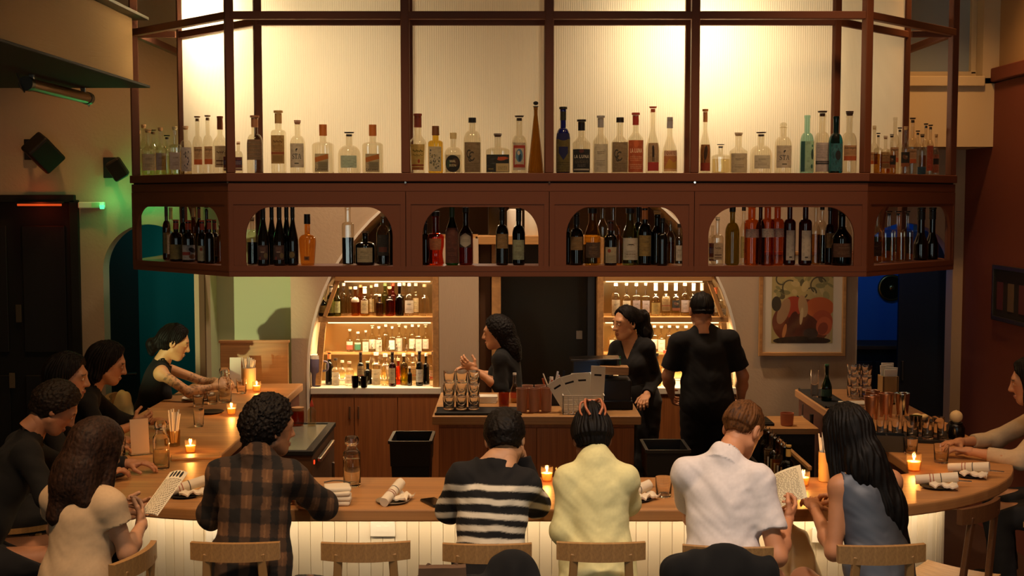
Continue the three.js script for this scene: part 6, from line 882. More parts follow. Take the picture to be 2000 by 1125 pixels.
guests.tattoo = person({ label: 'woman in a sleeveless black top with tattooed arms reaching over the far left counter', female: true, ink: true, skin: 0xd0a070, hip: [-2.66, 0.78, -9.0], neck: [-2.47, 1.305, -9.0], yaw: 1.2, head: { at: [-2.385, 1.445, -9.0], yaw: 1.35, pitch: 0.35 }, armR: [[-2.24, 1.12, -8.8], [-2.07, 1.15, -8.88]], armL: [[-2.2, 1.13, -9.18], [-2.03, 1.16, -9.02]], handR: { curl: 0.9, palm: [0, -0.5, -0.8] }, handL: { curl: 0.9, palm: [0, -0.5, 0.8] }, top: { name: 'top', color: 0x0a0909, sleeve: 'none', loose: 0.01, hem: -0.12, armhole: 0.0 }, legs: 0xcfc3a4, hair: { color: 0x0e0a07, thick: 0.012, extra: [[[0, -0.02, -0.1], [0, -0.06, -0.135], 0.036, 0.046], [[0, -0.07, -0.13], [0, -0.12, -0.125], 0.035, 0.02]] } });
guests.plaid = person({ label: 'curly-haired man in a dark plaid shirt leaning on the bar', skin: 0xb9805a, hip: [-1.1, 0.75, -5.22], neck: [-1.075, 1.345, -5.35], yaw: 0.2, yawS: 0.12, head: { at: [-1.035, 1.475, -5.43], yaw: 0.95, pitch: 0.12, beard: 0.35 }, shoulders: 0.3, armR: [[-0.82, 1.12, -5.5], [-0.98, 1.1, -5.8]], armL: [[-1.29, 1.1, -5.42], [-1.12, 1.095, -5.82]], handR: { curl: 0.4 }, handL: { curl: 0.4 }, top: { color: plaidTop(), sleeve: 'long', loose: 0.02, boxy: 0.04, hem: -0.22, collar: true, open: 0.07, cell: 0.0065, fold: 0.006, cuff: 0.7 }, legs: 0x1a1715, hair: { color: 0x140e0a, thick: 0.024, curl: 0.005, nape: -0.1, k: 0.03, extra: [[[0, 0.09, 0.03], [0, 0.1, -0.03], 0.04, 0.045]] } });
guests.striped = person({ label: 'short-haired person in a black sweater with white stripes resting a hand on the head', skin: 0xc08f68, hip: [-0.1, 0.75, -5.2], neck: [-0.075, 1.32, -5.36], yaw: -0.02, tilt: -0.06, head: { at: [-0.03, 1.42, -5.46], yaw: 0.12, pitch: 0.5, roll: -0.08 }, shoulders: 0.27, armR: [[0.105, 1.11, -5.56], [0.035, 1.33, -5.6]], armL: [[-0.272, 1.12, -5.42], [-0.13, 1.095, -5.76]], handR: { curl: 0.45, dir: [-0.15, 1, -0.1], palm: [-0.8, 0, 0.3] }, top: { name: 'sweater', color: stripeTop(0x0b090a, 0xd6cdb8, [0.5, 0.443, 0.386, 0.333, 0.284], 0.0115), sleeve: 'long', loose: 0.016, boxy: 0.02, hem: 0.06, open: 0.08, collarUp: 0.012, cell: 0.0055, fold: 0.006 }, legs: 0x6a5c44, hair: { color: 0x130d09, thick: 0.014, curl: 0.0022, nape: -0.05 } });
guests.yellow = person({ label: 'person in a pale yellow-green shirt with hair held up by a claw clip', female: true, skin: 0x6e4630, hip: [0.36, 0.75, -5.22], neck: [0.36, 1.325, -5.37], yaw: 0.03, head: { at: [0.345, 1.42, -5.48], yaw: -0.1, pitch: 0.42 }, shoulders: 0.235, armR: [[0.5, 1.14, -5.48], [0.45, 1.1, -5.8]], armL: [[0.218, 1.06, -5.3], [0.27, 1.095, -5.7]], top: { color: 0xd8d29a, sleeve: 'long', loose: 0.02, boxy: 0.02, hem: -0.18, collar: true, open: 0.066, fold: 0.006, cell: 0.0075 }, legs: 0xcfc7a0, hair: { color: 0x0d0907, thick: 0.014, nape: -0.045, extra: [[[0, 0.1, -0.07], [0, 0.13, -0.05], 0.035, 0.03]] } });
guests.polo = person({ label: 'fair-haired man in a white short-sleeved shirt reading a menu', skin: 0xc88a62, hip: [0.87, 0.75, -5.18], neck: [0.895, 1.335, -5.36], yaw: 0.25, yawS: 0.3, tilt: -0.1, head: { at: [1.0, 1.455, -5.49], yaw: 0.75, pitch: 0.6, browColor: 0x5a3a20 }, shoulders: 0.3, armR: [[1.09, 0.985, -5.17], [1.185, 1.085, -5.42]], armL: [[0.8, 1.04, -5.6], [1.06, 1.1, -5.78]], handR: { curl: 0.85, palm: [-0.5, 0.3, -0.4], dir: [0.5, 0.4, -0.7] }, handL: { curl: 0.8, palm: [0.4, 0.4, 0] }, top: { color: 0xdad3d2, sleeve: 'short', reach: 0.6, loose: 0.02, boxy: 0.03, hem: -0.1, collar: true, open: 0.07, fold: 0.007, cell: 0.007 }, legs: 0xcbb994, hair: { color: 0x5e3a1c, thick: 0.006, nape: -0.038, side: -0.005, shine: 1.3 }, legR: [[1.16, 0.755, -5.6], null] });
guests.longhair = person({ label: 'woman with very long black hair in a grey-blue sleeveless top', female: true, skin: 0xb97f58, hip: [1.55, 0.74, -5.18], neck: [1.48, 1.31, -5.34], yaw: -0.15, head: { at: [1.43, 1.445, -5.44], yaw: -0.35, pitch: 0.2 }, shoulders: 0.235, armR: [[1.66, 1.08, -5.45], [1.5, 1.09, -5.78]], armL: [[1.34, 0.985, -5.24], [1.34, 1.09, -5.6]], handL: { curl: 0.6 }, top: { name: 'top', color: (l) => mix3(lin(0x4c525e), lin(0x34322a), clamp(l[0] * 5 + 0.3, 0, 1)), sleeve: 'none', loose: 0.012, boxy: 0.015, hem: -0.08, fold: 0.006, satin: true, open: 0.1, collarUp: -0.03, armhole: -0.005 }, legs: 0xd0bc92, legL: [[1.3, 0.755, -5.6], null], hair: { color: 0x0c0806, thick: 0.016, nape: -0.1, shine: 2, extra: [[[0, 0.03, -0.06], [-0.01, -0.16, -0.1], 0.082, 0.085], [[-0.02, -0.12, -0.1], [-0.08, -0.32, -0.12], 0.088, 0.085], [[-0.07, -0.3, -0.12], [-0.13, -0.5, -0.12], 0.082, 0.05], [[0.065, 0.02, 0.0], [0.075, -0.2, -0.03], 0.035, 0.035], [[-0.065, 0.02, 0], [-0.08, -0.2, -0.03], 0.03, 0.03]] } });
guests.edge = person({ label: 'dark-haired guest in a cream top leaning on the counter at the right edge', female: true, skin: 0xb88460, hip: [3.1, 0.76, -6.95], neck: [2.91, 1.31, -6.95], yaw: -1.15, head: { at: [2.835, 1.455, -6.95], yaw: -1.2, pitch: 0.2 }, armR: [[2.75, 1.09, -7.2], [2.5, 1.095, -7.1]], armL: [[2.7, 1.07, -6.72], [2.46, 1.095, -6.85]], top: { color: 0xbda98a, sleeve: 'long', loose: 0.016, cuff: 0.6 }, hair: { color: 0x100b08, thick: 0.018, nape: -0.1, extra: [[[0, 0.02, -0.06], [0, -0.3, -0.06], 0.085, 0.075], [[-0.06, 0.0, 0.0], [-0.08, -0.32, 0.03], 0.035, 0.05], [[0.06, 0.0, 0.0], [0.08, -0.32, 0.03], 0.035, 0.05]] } });
// behind the bar
guests.turned = person({ label: 'bartender in black with loose dark hair turned towards the left behind the island', female: true, standing: true, skin: 0xc48d64, hip: [0.0, 0.93, -9.55], neck: [-0.055, 1.31, -9.55], yaw: -1.2, head: { at: [-0.115, 1.455, -9.55], yaw: -1.35, pitch: 0.12 }, armR: [[-0.12, 1.08, -9.75], [-0.3, 1.15, -9.72]], armL: [[-0.08, 1.06, -9.4], [-0.29, 1.2, -9.42]], handL: { curl: 0.6, palm: [0, 0.3, -1] }, top: { color: 0x080707, sleeve: 'long', cuff: 0.35, loose: 0.012 }, legs: 0x121112, hair: { color: 0x0f0a08, thick: 0.02, nape: -0.1, curl: 0.003, extra: [[[0, 0.02, -0.06], [0, -0.12, -0.1], 0.08, 0.07], [[0, -0.1, -0.1], [0, -0.2, -0.13], 0.06, 0.04]] } });
guests.smiling = person({ label: 'smiling bartender with a ponytail in a black V-neck top by the register', female: true, standing: true, size: 1.02, skin: 0xc48e64, hip: [0.95, 0.95, -9.62], neck: [0.9, 1.375, -9.62], yaw: -2.6, head: { at: [0.855, 1.525, -9.58], yaw: -2.1, pitch: 0.12, smile: true }, armR: [[0.7, 1.1, -9.64], [0.78, 1.0, -9.44]], armL: [[1.09, 1.1, -9.64], [1.0, 1.0, -9.45]], top: { color: 0x080708, sleeve: 'long', vneck: 0.12, loose: 0.014, hem: -0.15, cell: 0.007 }, legs: 0x111011, hair: { color: 0x120c09, thick: 0.01, nape: -0.05, line: 0.052, extra: [[[0, 0.05, -0.1], [0, 0.03, -0.15], 0.03, 0.04], [[0, 0.02, -0.15], [0.01, -0.1, -0.16], 0.05, 0.055], [[0.01, -0.1, -0.16], [0.01, -0.19, -0.14], 0.045, 0.02]] } });
guests.server = person({ label: 'tall man in a black T-shirt standing with his back turned behind the bar', standing: true, size: 1.05, skin: 0xb07a58, hip: [1.385, 0.98, -9.0], neck: [1.36, 1.505, -9.02], yaw: 0.0, head: { at: [1.345, 1.665, -9.05], yaw: -0.1, pitch: 0.1 }, shoulders: 0.34, armR: [[1.64, 1.2, -9.03], [1.655, 0.97, -9.2]], armL: [[1.11, 1.2, -9.05], [1.17, 1.02, -9.3]], handR: { palm: [-1, 0, 0], curl: 0.4 }, handL: { palm: [1, 0, 0], curl: 0.6 }, top: { name: 't_shirt', color: 0x070607, sleeve: 'short', reach: 0.72, loose: 0.02, boxy: 0.035, hem: -0.16, open: 0.064 }, legs: 0x0f0e0f, hair: { color: 0x0f0b08, thick: 0.005, nape: -0.02, side: 0 } });
{ // claw clip in the pinned-up hair
  const { root, hm, home } = guests.yellow, g = [];
  for (const sd of [-1, 1]) { g.push(tubeOf([[sd * 0.012, 0.15, -0.055], [sd * 0.032, 0.15, -0.09], [sd * 0.036, 0.11, -0.115], [sd * 0.02, 0.075, -0.118]], 0.006, 8), tubeOf([[sd * 0.012, 0.15, -0.055], [sd * 0.045, 0.145, -0.06], [sd * 0.055, 0.1, -0.075], [sd * 0.04, 0.07, -0.09]], 0.005, 8)); }
  g.push(cyl(0.008, 0.008, 0.05, 0, 0, 0, 10).rotateZ(Math.PI / 2).translate(0.025, 0.152, -0.06));
  part('claw_clip', home(join(g).applyMatrix4(hm)), std(0xa8603a, 0.35), root);
}
// ------------------------------------------------------------------ stools
function makeStool(label, dark) {
  const t = thing('bar_stool', label, 'chair'), w = dark ? M.chairDark : M.chair;
  // the dished seat: a curved board, higher at the back and the front edge
  const seat = new THREE.BoxGeometry(0.4, 0.03, 0.36, 14, 1, 12), p = seat.attributes.position;
  for (let i = 0; i < p.count; i++) { const x = p.getX(i) / 0.2, z = p.getZ(i) / 0.18; p.setX(i, p.getX(i) * (1 - 0.12 * Math.max(0, -z))); p.setY(i, p.getY(i) + 0.02 * x * x + 0.012 * z * z + 0.655); } seat.computeVertexNormals(); part('seat', seat, M.chair, t);
  // local +z is the back of the stool
  const rail = new THREE.BoxGeometry(0.36, 0.076, 0.026, 16, 2, 1), q = rail.attributes.position; for (let i = 0; i < q.count; i++) { const x = q.getX(i) / 0.18; q.setZ(i, q.getZ(i) + 0.2 - 0.035 * x * x); q.setY(i, q.getY(i) * (1 - 0.08 * x * x) + 1.035); } rail.computeVertexNormals(); part('back_rail', rail, w, t);
  for (const s of [-1, 1]) part('back_post', bar([s * 0.13, 0.65, 0.15], [s * 0.108, 1.03, 0.188], 0.034, 0.026, 0.006), w, t);
  for (const x of [-1, 1]) for (const z of [-1, 1]) part('leg', bar([x * 0.15, 0.65, z * 0.13], [x * 0.2, 0, z * 0.18], 0.034, 0.034, 0.006), w, t);
  for (const s of [-1, 1]) { part('stretcher', bar([s * 0.184, 0.24, -0.162], [s * 0.184, 0.24, 0.162], 0.024, 0.024, 0.004), w, t); part('stretcher', bar([-0.18, 0.28, s * 0.16], [0.18, 0.28, s * 0.16], 0.024, 0.024, 0.004), w, t); }
  return t;
}
const stoolA = makeStool('pale wooden bar stool under the man in the plaid shirt'); stoolA.position.set(-1.12, 0, -5.26); stoolA.userData.group = 'bar stools';
const stoolD = makeStool('dark wooden bar stool with an empty lit seat at the right bend of the bar', true); stoolD.position.set(2.02, 0, -5.88); stoolD.rotation.y = 0.75; stoolD.userData.group = 'bar stools';
for (const [x, z, a, label] of [[-0.6, -5.26, 0.05, 'empty pale wooden bar stool between the plaid shirt and the striped sweater'], [-0.1, -5.24, 0, 'wooden bar stool under the striped sweater, hung with a tote bag and black coat'], [0.36, -5.26, 0, 'wooden bar stool under the person in the pale yellow shirt'], [0.88, -5.2, -0.1, 'wooden bar stool with a black jacket on its back, under the white shirt'], [1.47, -5.22, 0.08, 'wooden bar stool under the woman with very long black hair'], [-1.65, -4.97, 1.4, 'wooden bar stool under the woman in the beige top'], [-2.62, -6.05, -1.1, 'wooden bar stool under the man bowing his head at the left end'], [-2.72, -6.95, -1.4, 'wooden bar stool under the half-hidden guest on the left side'], [-2.75, -7.6, -1.4, 'wooden bar stool under the woman in profile on the left side'], [-2.66, -9.0, -1.4, 'wooden bar stool under the woman with tattooed arms'], [3.02, -6.95, 1.15, 'wooden bar stool under the guest at the right edge']]) copyOf(stoolA, label, [x, 0, z], a);
// clothes hung on stools
function draped(name, label, cat, prims, color, k = 0.05, fold = 0.008, cell = 0.009) { const f = field(prims, k), C = lin(color), b = bounds(prims, 0.03), c = prims[0].c, g = surfaceNets((x, y, z) => f(x, y, z) - fold * noise3(x * 11, y * 4, z * 11), ...b, cell, () => C).translate(-c[0], 0, -c[2]); const m = solo(name, g, clothMat(0.95), label, cat); m.position.set(c[0], 0, c[2]); return m; }
draped('jacket', 'black jacket hung over the stool behind the man in the white shirt', 'jacket', [cap([0.66, 0.985, -5.0], [1.0, 0.985, -5.02], 0.06, 0.05), ell([0.83, 0.82, -4.985], [0.255, 0.27, 0.05], AXES), ell([0.83, 0.62, -4.98], [0.27, 0.2, 0.05], AXES)], 0x0c0b0b);
draped('coat', 'black coat heaped over the stool behind the striped sweater', 'coat', [ell([0.0, 0.9, -5.0], [0.115, 0.17, 0.06], AXES), ell([0.02, 0.7, -5.0], [0.17, 0.26, 0.06], AXES), cap([-0.36, 0.95, -4.99], [-0.16, 0.92, -4.98], 0.02, 0.05), ell([-0.2, 0.78, -4.98], [0.2, 0.15, 0.06], AXES)], 0x0d0c0c, 0.06);
draped('jacket', 'cream jacket on the stool back behind the woman with tattooed arms', 'jacket', [ell([-2.72, 0.95, -8.86], [0.06, 0.18, 0.1], AXES), ell([-2.7, 0.8, -8.85], [0.07, 0.18, 0.12], AXES), ell([-2.68, 1.03, -8.8], [0.04, 0.09, 0.06], AXES)], 0xd0c08a, 0.05);
draped('cloth_bag', 'cream cloth bag hanging under the counter between the white shirt and the long-haired woman', 'bag', [ell([1.3, 0.82, -5.86], [0.1, 0.13, 0.05], AXES), ell([1.3, 0.7, -5.85], [0.14, 0.14, 0.06], AXES), cap([1.27, 0.93, -5.88], [1.24, 0.975, -5.9], 0.02, 0.012)], 0xd8c8a2, 0.05, 0.012);
{ // tote bag with a printed picture
  const t = thing('tote_bag', 'brown tote bag with a printed picture hung on the stool behind the striped sweater', 'bag', [-0.275, 0.86, -4.955], 0.06);
  const body = new THREE.BoxGeometry(0.2, 0.3, 0.05, 8, 8, 2), p = body.attributes.position; for (let i = 0; i < p.count; i++) { const y = p.getY(i) / 0.15; p.setX(i, p.getX(i) * (1 - 0.07 * y)); p.setZ(i, p.getZ(i) + 0.006 * noise3(p.getX(i) * 14, p.getY(i) * 14, 2)); } body.computeVertexNormals(); part('body', body, std(0x5e4632, 0.9), t);
  const c = document.createElement('canvas'); c.width = c.height = 128; const g = c.getContext('2d'); g.fillStyle = '#6a5440'; g.fillRect(0, 0, 128, 128); g.fillStyle = '#221a14'; g.fillRect(30, 24, 84, 60); g.fillStyle = '#8a7a5c'; for (const [x, y, r] of [[50, 50, 12], [78, 46, 13], [96, 62, 9]]) { g.beginPath(); g.arc(x, y, r, 0, 7); g.fill(); } g.fillStyle = '#94452c'; g.fillRect(0, 92, 128, 20); const tx = new THREE.CanvasTexture(c); tx.colorSpace = THREE.SRGBColorSpace;
  part('print', new THREE.PlaneGeometry(0.17, 0.2).translate(0, 0.02, 0.031), std(0xffffff, 0.85, { map: tx }), t);
  for (const s of [-1, 1]) part('strap', tubeOf([[s * 0.06, 0.14, 0], [s * 0.055, 0.15, -0.03], [s * 0.03, 0.12, -0.045]], 0.006), std(0x4a3626, 0.9), t);
}
// ------------------------------------------------------------------ things on the counters
const tumblerG = (r, h, top = 1.12) => lathe([[0, 0.006], [0, 0], [r * 0.9, 0], [r, 0.006], [r * top, h], [r * top - 0.0022, h], [r * 0.93, 0.012], [0, 0.01]], 22);
function glass(x, y, z, r, h, label, mat = M.glass, fill, group, name = 'glass_tumbler') {
  const t = thing(name, label, 'glass', [x, y, z], 0, group); part('body', cached('t' + r + h, () => tumblerG(r, h)), mat, t);
  if (fill) part('contents', cached('tf' + r + h + fill, () => lathe([[0, 0.013], [r * 0.92, 0.013], [r * lerp(0.95, 1.08, fill), h * fill], [0, h * fill]], 20)), M.water, t);
  return t;
}
function candle(x, y, z, label, big = 1) {
  const t = thing('votive_candle', label, 'candle', [x, y, z], 0, 'lit votive candles'), r = 0.032 * big, h = 0.075 * big;
  part('holder', cached('cv' + big, () => lathe([[0, 0.004], [0, 0], [r * 0.75, 0], [r * 0.85, 0.005], [r, h * 0.55], [r * 0.97, h], [r * 0.92, h], [r * 0.94, h * 0.55], [r * 0.72, 0.009], [0, 0.008]], 24)), glassOf(0xfff2dc, 0.08), t);
  part('wax', cached('cw' + big, () => cyl(r * 0.7, r * 0.84, h * 0.45, 0, 0.009, 0, 20)), phys(0xf2d9a4, 0.5, { transmission: 0.4 }), t);
  part('wick', cyl(0.0012, 0.0012, 0.01, 0, h * 0.5, 0, 6), M.black, t); part('flame', cached('cf', () => lathe([[0, 0], [0.0045, 0.006], [0.005, 0.011], [0.0028, 0.02], [0, 0.03]], 12)), glow(0xffd58a, 12), t, [0, h * 0.58, 0]);
  pointAt(0xffb765, 0.16 * big, [x, y + h * 0.58 + 0.014, z], 0.4);
}
candle(-1.782, CY, -7.015, 'lit votive candle on the left counter nearest the plaid shirt'); candle(-1.833, CY, -8.286, 'lit votive candle midway along the left counter arm'); candle(-1.87, CY, -9.3, 'lit votive candle by the straw cup at the far left counter end'); candle(0.174, CY, -6.3, 'lit votive candle between the striped sweater and the yellow shirt'); candle(1.43, CY, -6.2, 'lit votive candle between the white shirt and the tall straw holder'); candle(2.08, CY, -6.545, 'large lit votive candle on the right bend of the counter', 1.25); candle(-1.47, CY, -6.62, 'small lit votive candle at the inner bend behind the plaid shoulder', 0.7);
function carafe(x, y, z, h, r, label, fill = 0.5) {
  const t = thing('carafe', label, 'carafe', [x, y, z]), k = [h, r].join();
  part('body', cached('ca' + k, () => lathe([[0, 0.006], [0, 0], [r * 0.92, 0], [r, 0.008], [r, h * 0.6], [r * 0.96, h * 0.68], [r * 0.62, h * 0.76], [r * 0.58, h * 0.82], [r * 0.8, h * 0.86], [r * 0.82, h * 0.94], [r * 0.7, h], [r * 0.64, h], [r * 0.74, h * 0.93], [r * 0.52, h * 0.82], [r * 0.56, h * 0.75], [r * 0.93, h * 0.67], [r * 0.95, 0.012], [0, 0.01]], 28)), M.glass, t);
  if (fill) part('water', cached('cb' + k + fill, () => lathe([[0, 0.012], [r * 0.93, 0.012], [r * 0.93, h * fill], [0, h * fill]], 24)), M.water, t);
}
carafe(-0.785, CY, -6.2, 0.245, 0.043, 'glass water carafe with a rounded lip standing on the front counter', 0.55); carafe(-1.83, CY, -6.6, 0.25, 0.042, 'tall glass carafe on the left bend of the counter behind the menu', 0.4); carafe(-1.99, CY, -8.8, 0.24, 0.045, 'glass carafe on the left counter by the tattooed arms', 0.4);
const roll = (len, r, seed) => { const g = cyl(r, r * 0.92, len, 0, -len / 2, 0, 28), p = g.attributes.position; for (let i = 0; i < p.count; i++) { const k = 1 + 0.09 * noise3(p.getX(i) * 40, p.getY(i) * 16, seed + p.getZ(i) * 40); p.setX(i, p.getX(i) * k); p.setZ(i, p.getZ(i) * k); } g.computeVertexNormals(); return g.rotateZ(Math.PI / 2); };
const band = std(0xa0583e, 0.9), dark = std(0x4a4640, 0.9);
function setting(x, z, turn, label, plateM, tilt = 0.12, y = CY) { // a napkin roll with cutlery resting on a small plate
  const pl = thing('side_plate', 'plate under the ' + label.split(' ').slice(0, 12).join(' '), 'plate', [x, y, z]); part('plate', cached('plate', () => lathe([[0, 0.004], [0, 0], [0.045, 0], [0.075, 0.008], [0.078, 0.011], [0.074, 0.011], [0.046, 0.005], [0, 0.005]], 32)), plateM, pl); part('rim', cached('platerim', () => new THREE.TorusGeometry(0.076, 0.0018, 6, 32).rotateX(Math.PI / 2).translate(0, 0.0105, 0)), plateM, pl);
  const t = thing('napkin_roll', label, 'napkin', [x, y + 0.046, z], turn); const r1 = cached('nroll', () => roll(0.2, 0.024, 3)); part('cloth', r1, M.napkin, t, [0, 0, 0], [0, 0, tilt]);
  for (const s of [-0.03, -0.015, 0.02]) part('stripe', cached('nband', () => new THREE.CylinderGeometry(0.0248, 0.0248, 0.004, 24, 1, true).rotateZ(Math.PI / 2)), s > 0 ? dark : band, t, [s, s * tilt, 0], [0, 0, tilt]);
  part('flap', cached('nflap', () => { const g = new THREE.BoxGeometry(0.13, 0.008, 0.07, 10, 1, 8), p = g.attributes.position; for (let i = 0; i < p.count; i++) p.setY(i, p.getY(i) - 0.012 + 0.016 * noise3(p.getX(i) * 20, 0, p.getZ(i) * 24)); g.computeVertexNormals(); return g; }), M.napkin, t, [0.03, -0.012, 0.04]);
  part('fork', cached('nfork', () => join([box(0.15, 0.003, 0.008, 0, 0, 0, 0.001), box(0.03, 0.003, 0.02, 0.085, 0, 0, 0.001), ...[-0.008, 0, 0.008].map((q) => box(0.04, 0.002, 0.003, 0.115, 0, q))])), M.steel, t, [0.03, -0.012, -0.03]);
}
setting(-1.55, -5.98, 0.55, 'rolled napkin with red stripes by the menu at the left bend', M.mat, 0.2); setting(-0.555, -5.86, 1.25, 'rolled napkin with a spoon standing out on the empty place at the front', std(0x8a7a60, 0.5), 0.25); setting(0.575, -5.9, 0.75, 'rolled napkin with cutlery beside the yellow shirt elbow', M.mat); setting(2.07, -6.16, -0.25, 'rolled napkin on a dark plate in front of the large right candle', M.mat); setting(2.32, -6.42, -0.5, 'rolled napkin on a dark plate at the right end of the bend', M.mat);
{ // folded towels
  const t = thing('folded_towels', 'stack of folded white towels with dark edging beside the plaid sleeve', 'towel', [-0.81, CY, -5.84], 0.12);
  for (let i = 0; i < 4; i++) { const g = new RoundedBoxGeometry(0.13 - i * 0.003, 0.022, 0.13 - i * 0.004, 4, 0.0105), p = g.attributes.position; for (let k = 0; k < p.count; k++) p.setY(k, p.getY(k) + 0.004 * noise3(p.getX(k) * 22 + i * 5, i, p.getZ(k) * 22)); g.computeVertexNormals(); part('towel', g, M.napkin, t, [0.003 * (i % 2), 0.0115 + i * 0.021, 0.004 * ((i * 7) % 3)], [0, 0.05 * (i - 1.5), 0]); }
  part('edging', tubeOf([[-0.06, 0.088, -0.05], [-0.02, 0.092, -0.062], [0.03, 0.09, -0.058], [0.062, 0.086, -0.03]], 0.003), dark, t);
}
{ const t = thing('phone', 'black mobile phone lying on the counter left of the striped sweater', 'phone', [-0.36, CY, -5.83], 0.5); part('case', box(0.075, 0.011, 0.15, 0, 0.0055, 0, 0.004), M.blackGloss, t); part('screen', box(0.068, 0.002, 0.142, 0, 0.0115, 0), std(0x140f0c, 0.08), t); }
const empty1 = glass(0.717, CY, -5.97, 0.036, 0.095, 'empty glass tumbler on the front counter between the yellow and white shirts', M.glass); glass(0.235, CY, -6.12, 0.022, 0.11, 'slim clear glass beside the candle next to the yellow shirt', M.glass, 0.5); glass(2.29, CY, -6.75, 0.036, 0.1, 'water tumbler on the right counter beyond the large candle', M.glass, 0.5); glass(2.2, CY, -6.98, 0.034, 0.09, 'second water tumbler on the right counter in front of the dark caddy', M.glass, 0.4);
glass(-2.06, CY, -8.72, 0.034, 0.085, 'dark drink tumbler by the tattooed woman, nearer the carafe', M.glass, 0.6); glass(-2.13, CY, -8.62, 0.034, 0.08, 'dark drink tumbler by the tattooed woman, nearer the plate', M.glass, 0.6); glass(-1.94, CY, -7.85, 0.03, 0.11, 'clear glass on the left counter beside the middle candle', M.glass); glass(-2.1, CY, -6.7, 0.036, 0.1, 'water tumbler by the beige-topped woman at the left bend', M.glass, 0.5); glass(-2.16, CY, -6.95, 0.035, 0.1, 'water tumbler beside the clear sign holder on the left bend', M.glass, 0.5); glass(-1.96, CY, -9.2, 0.034, 0.11, 'clear glass in front of the white menu at the far left', M.glass, 0.3);
function menuCard(name, label, a, b, c, key, w = 1) { // a stiff card spanned from corner a along b and c
  const A = V(...a), U = V(...b).sub(A), W = V(...c).sub(A), N = U.clone().cross(W).normalize(), t = thing(name, label, 'menu', a), g = new THREE.PlaneGeometry(1, 1, 10, 10), p = g.attributes.position;
  const P = (u, v, o) => U.clone().multiplyScalar(u).addScaledVector(W, v).addScaledVector(N, o + 0.012 * Math.sin(Math.PI * u));
  const sheet2 = (o, flip) => { const q = g.clone(), pp = q.attributes.position; for (let i = 0; i < pp.count; i++) { const v = P(p.getX(i) + 0.5, p.getY(i) + 0.5, o); pp.setXYZ(i, v.x, v.y, v.z); } q.computeVertexNormals(); return q; };
  part('card', sheet2(-0.001), M.paper, t); part('print', toCell(sheet2(0.001), key), std(0xffffff, 0.85, { map: sheetMap }), t);
}
menuCard('menu_card', 'printed menu strip held by the woman in the beige top', [-1.565, 1.13, -5.28], [-1.49, 1.125, -5.3], [-1.51, 1.25, -5.58], 'menu'); menuCard('menu_card', 'open printed menu sheet held by the man in the white shirt', [1.11, 1.085, -5.47], [1.295, 1.15, -5.53], [1.135, 1.175, -5.73], 'menu2');
{ const t = thing('cutting_board', 'thin wooden board lying on the left counter by the nearest candle', 'board', [-1.72, CY, -6.88], 0.25); part('board', box(0.26, 0.014, 0.12, 0, 0.007, 0, 0.004), M.oak, t); part('batten', box(0.012, 0.018, 0.12, 0.13, 0.009, 0, 0.003), M.counter, t); }
const straws = (n, h, r, seed) => { const q = rng(seed), a = []; for (let i = 0; i < n; i++) { const t = q() * TAU, d = r * Math.sqrt(q()) * 0.8, lean = 0.16; a.push(bar([Math.cos(t) * d * 0.6, 0.02, Math.sin(t) * d * 0.6], [Math.cos(t) * (d + lean * 0.09), h * (0.9 + 0.16 * q()), Math.sin(t) * (d + lean * 0.09)], 0.006, 0.006)); } return a; };
function strawCup(x, z, r, h, sh, label, m, seed, y = CY) { const t = thing('straw_holder', label, 'holder', [x, y, z]); part('cup', tumblerG(r, h, 1.04), m, t); const st = part('straws', straws(18, sh, r, seed), M.white, t); }
strawCup(1.56, -6.3, 0.032, 0.15, 0.235, 'tall tan holder of white paper straws in front of the long-haired woman', std(0xb5935c, 0.7), 3); strawCup(-1.93, -7.22, 0.038, 0.09, 0.2, 'short clear cup of white paper straws on the left counter', glassOf(0xeedfbe, 0.15), 5); strawCup(-1.95, -9.42, 0.05, 0.16, 0.235, 'pale cup of straws behind the far left candle', phys(0xd9bf92, 0.7, { transmission: 0.3 }), 8);
{ const t = thing('sign_holder', 'clear standing holder with a pale card on the left counter bend', 'sign', [-2.05, CY, -6.98], 0.5); part('foot', box(0.12, 0.006, 0.07, 0, 0.003, 0, 0.002), M.glass, t); part('card', box(0.1, 0.19, 0.004, 0, 0.1, 0, 0.001), phys(0xd9bfa0, 0.8, { transmission: 0.3 }), t, null, [-0.12, 0, 0]); part('sleeve', box(0.108, 0.2, 0.008, 0, 0.1, 0, 0.001), glassOf(0xffffff, 0.05), t, null, [-0.12, 0, 0]); }
{ const t = thing('menu_stand', 'upright white menu standing by the straw cup at the far left end', 'menu', [-2.07, CY, -9.5]); part('card', box(0.085, 0.22, 0.006, 0, 0.115, 0, 0.001), M.paper, t, null, [-0.08, 0, 0]); part('foot', box(0.1, 0.014, 0.05, 0, 0.007, 0, 0.004), M.oak, t); }
{ const t = thing('dinner_plate', 'white plate of bread under the tattooed hands', 'plate', [-2.2, CY, -8.92]); part('plate', lathe([[0, 0.004], [0, 0], [0.07, 0], [0.115, 0.014], [0.118, 0.017], [0.112, 0.017], [0.07, 0.006], [0, 0.006]], 36), M.white, t); }
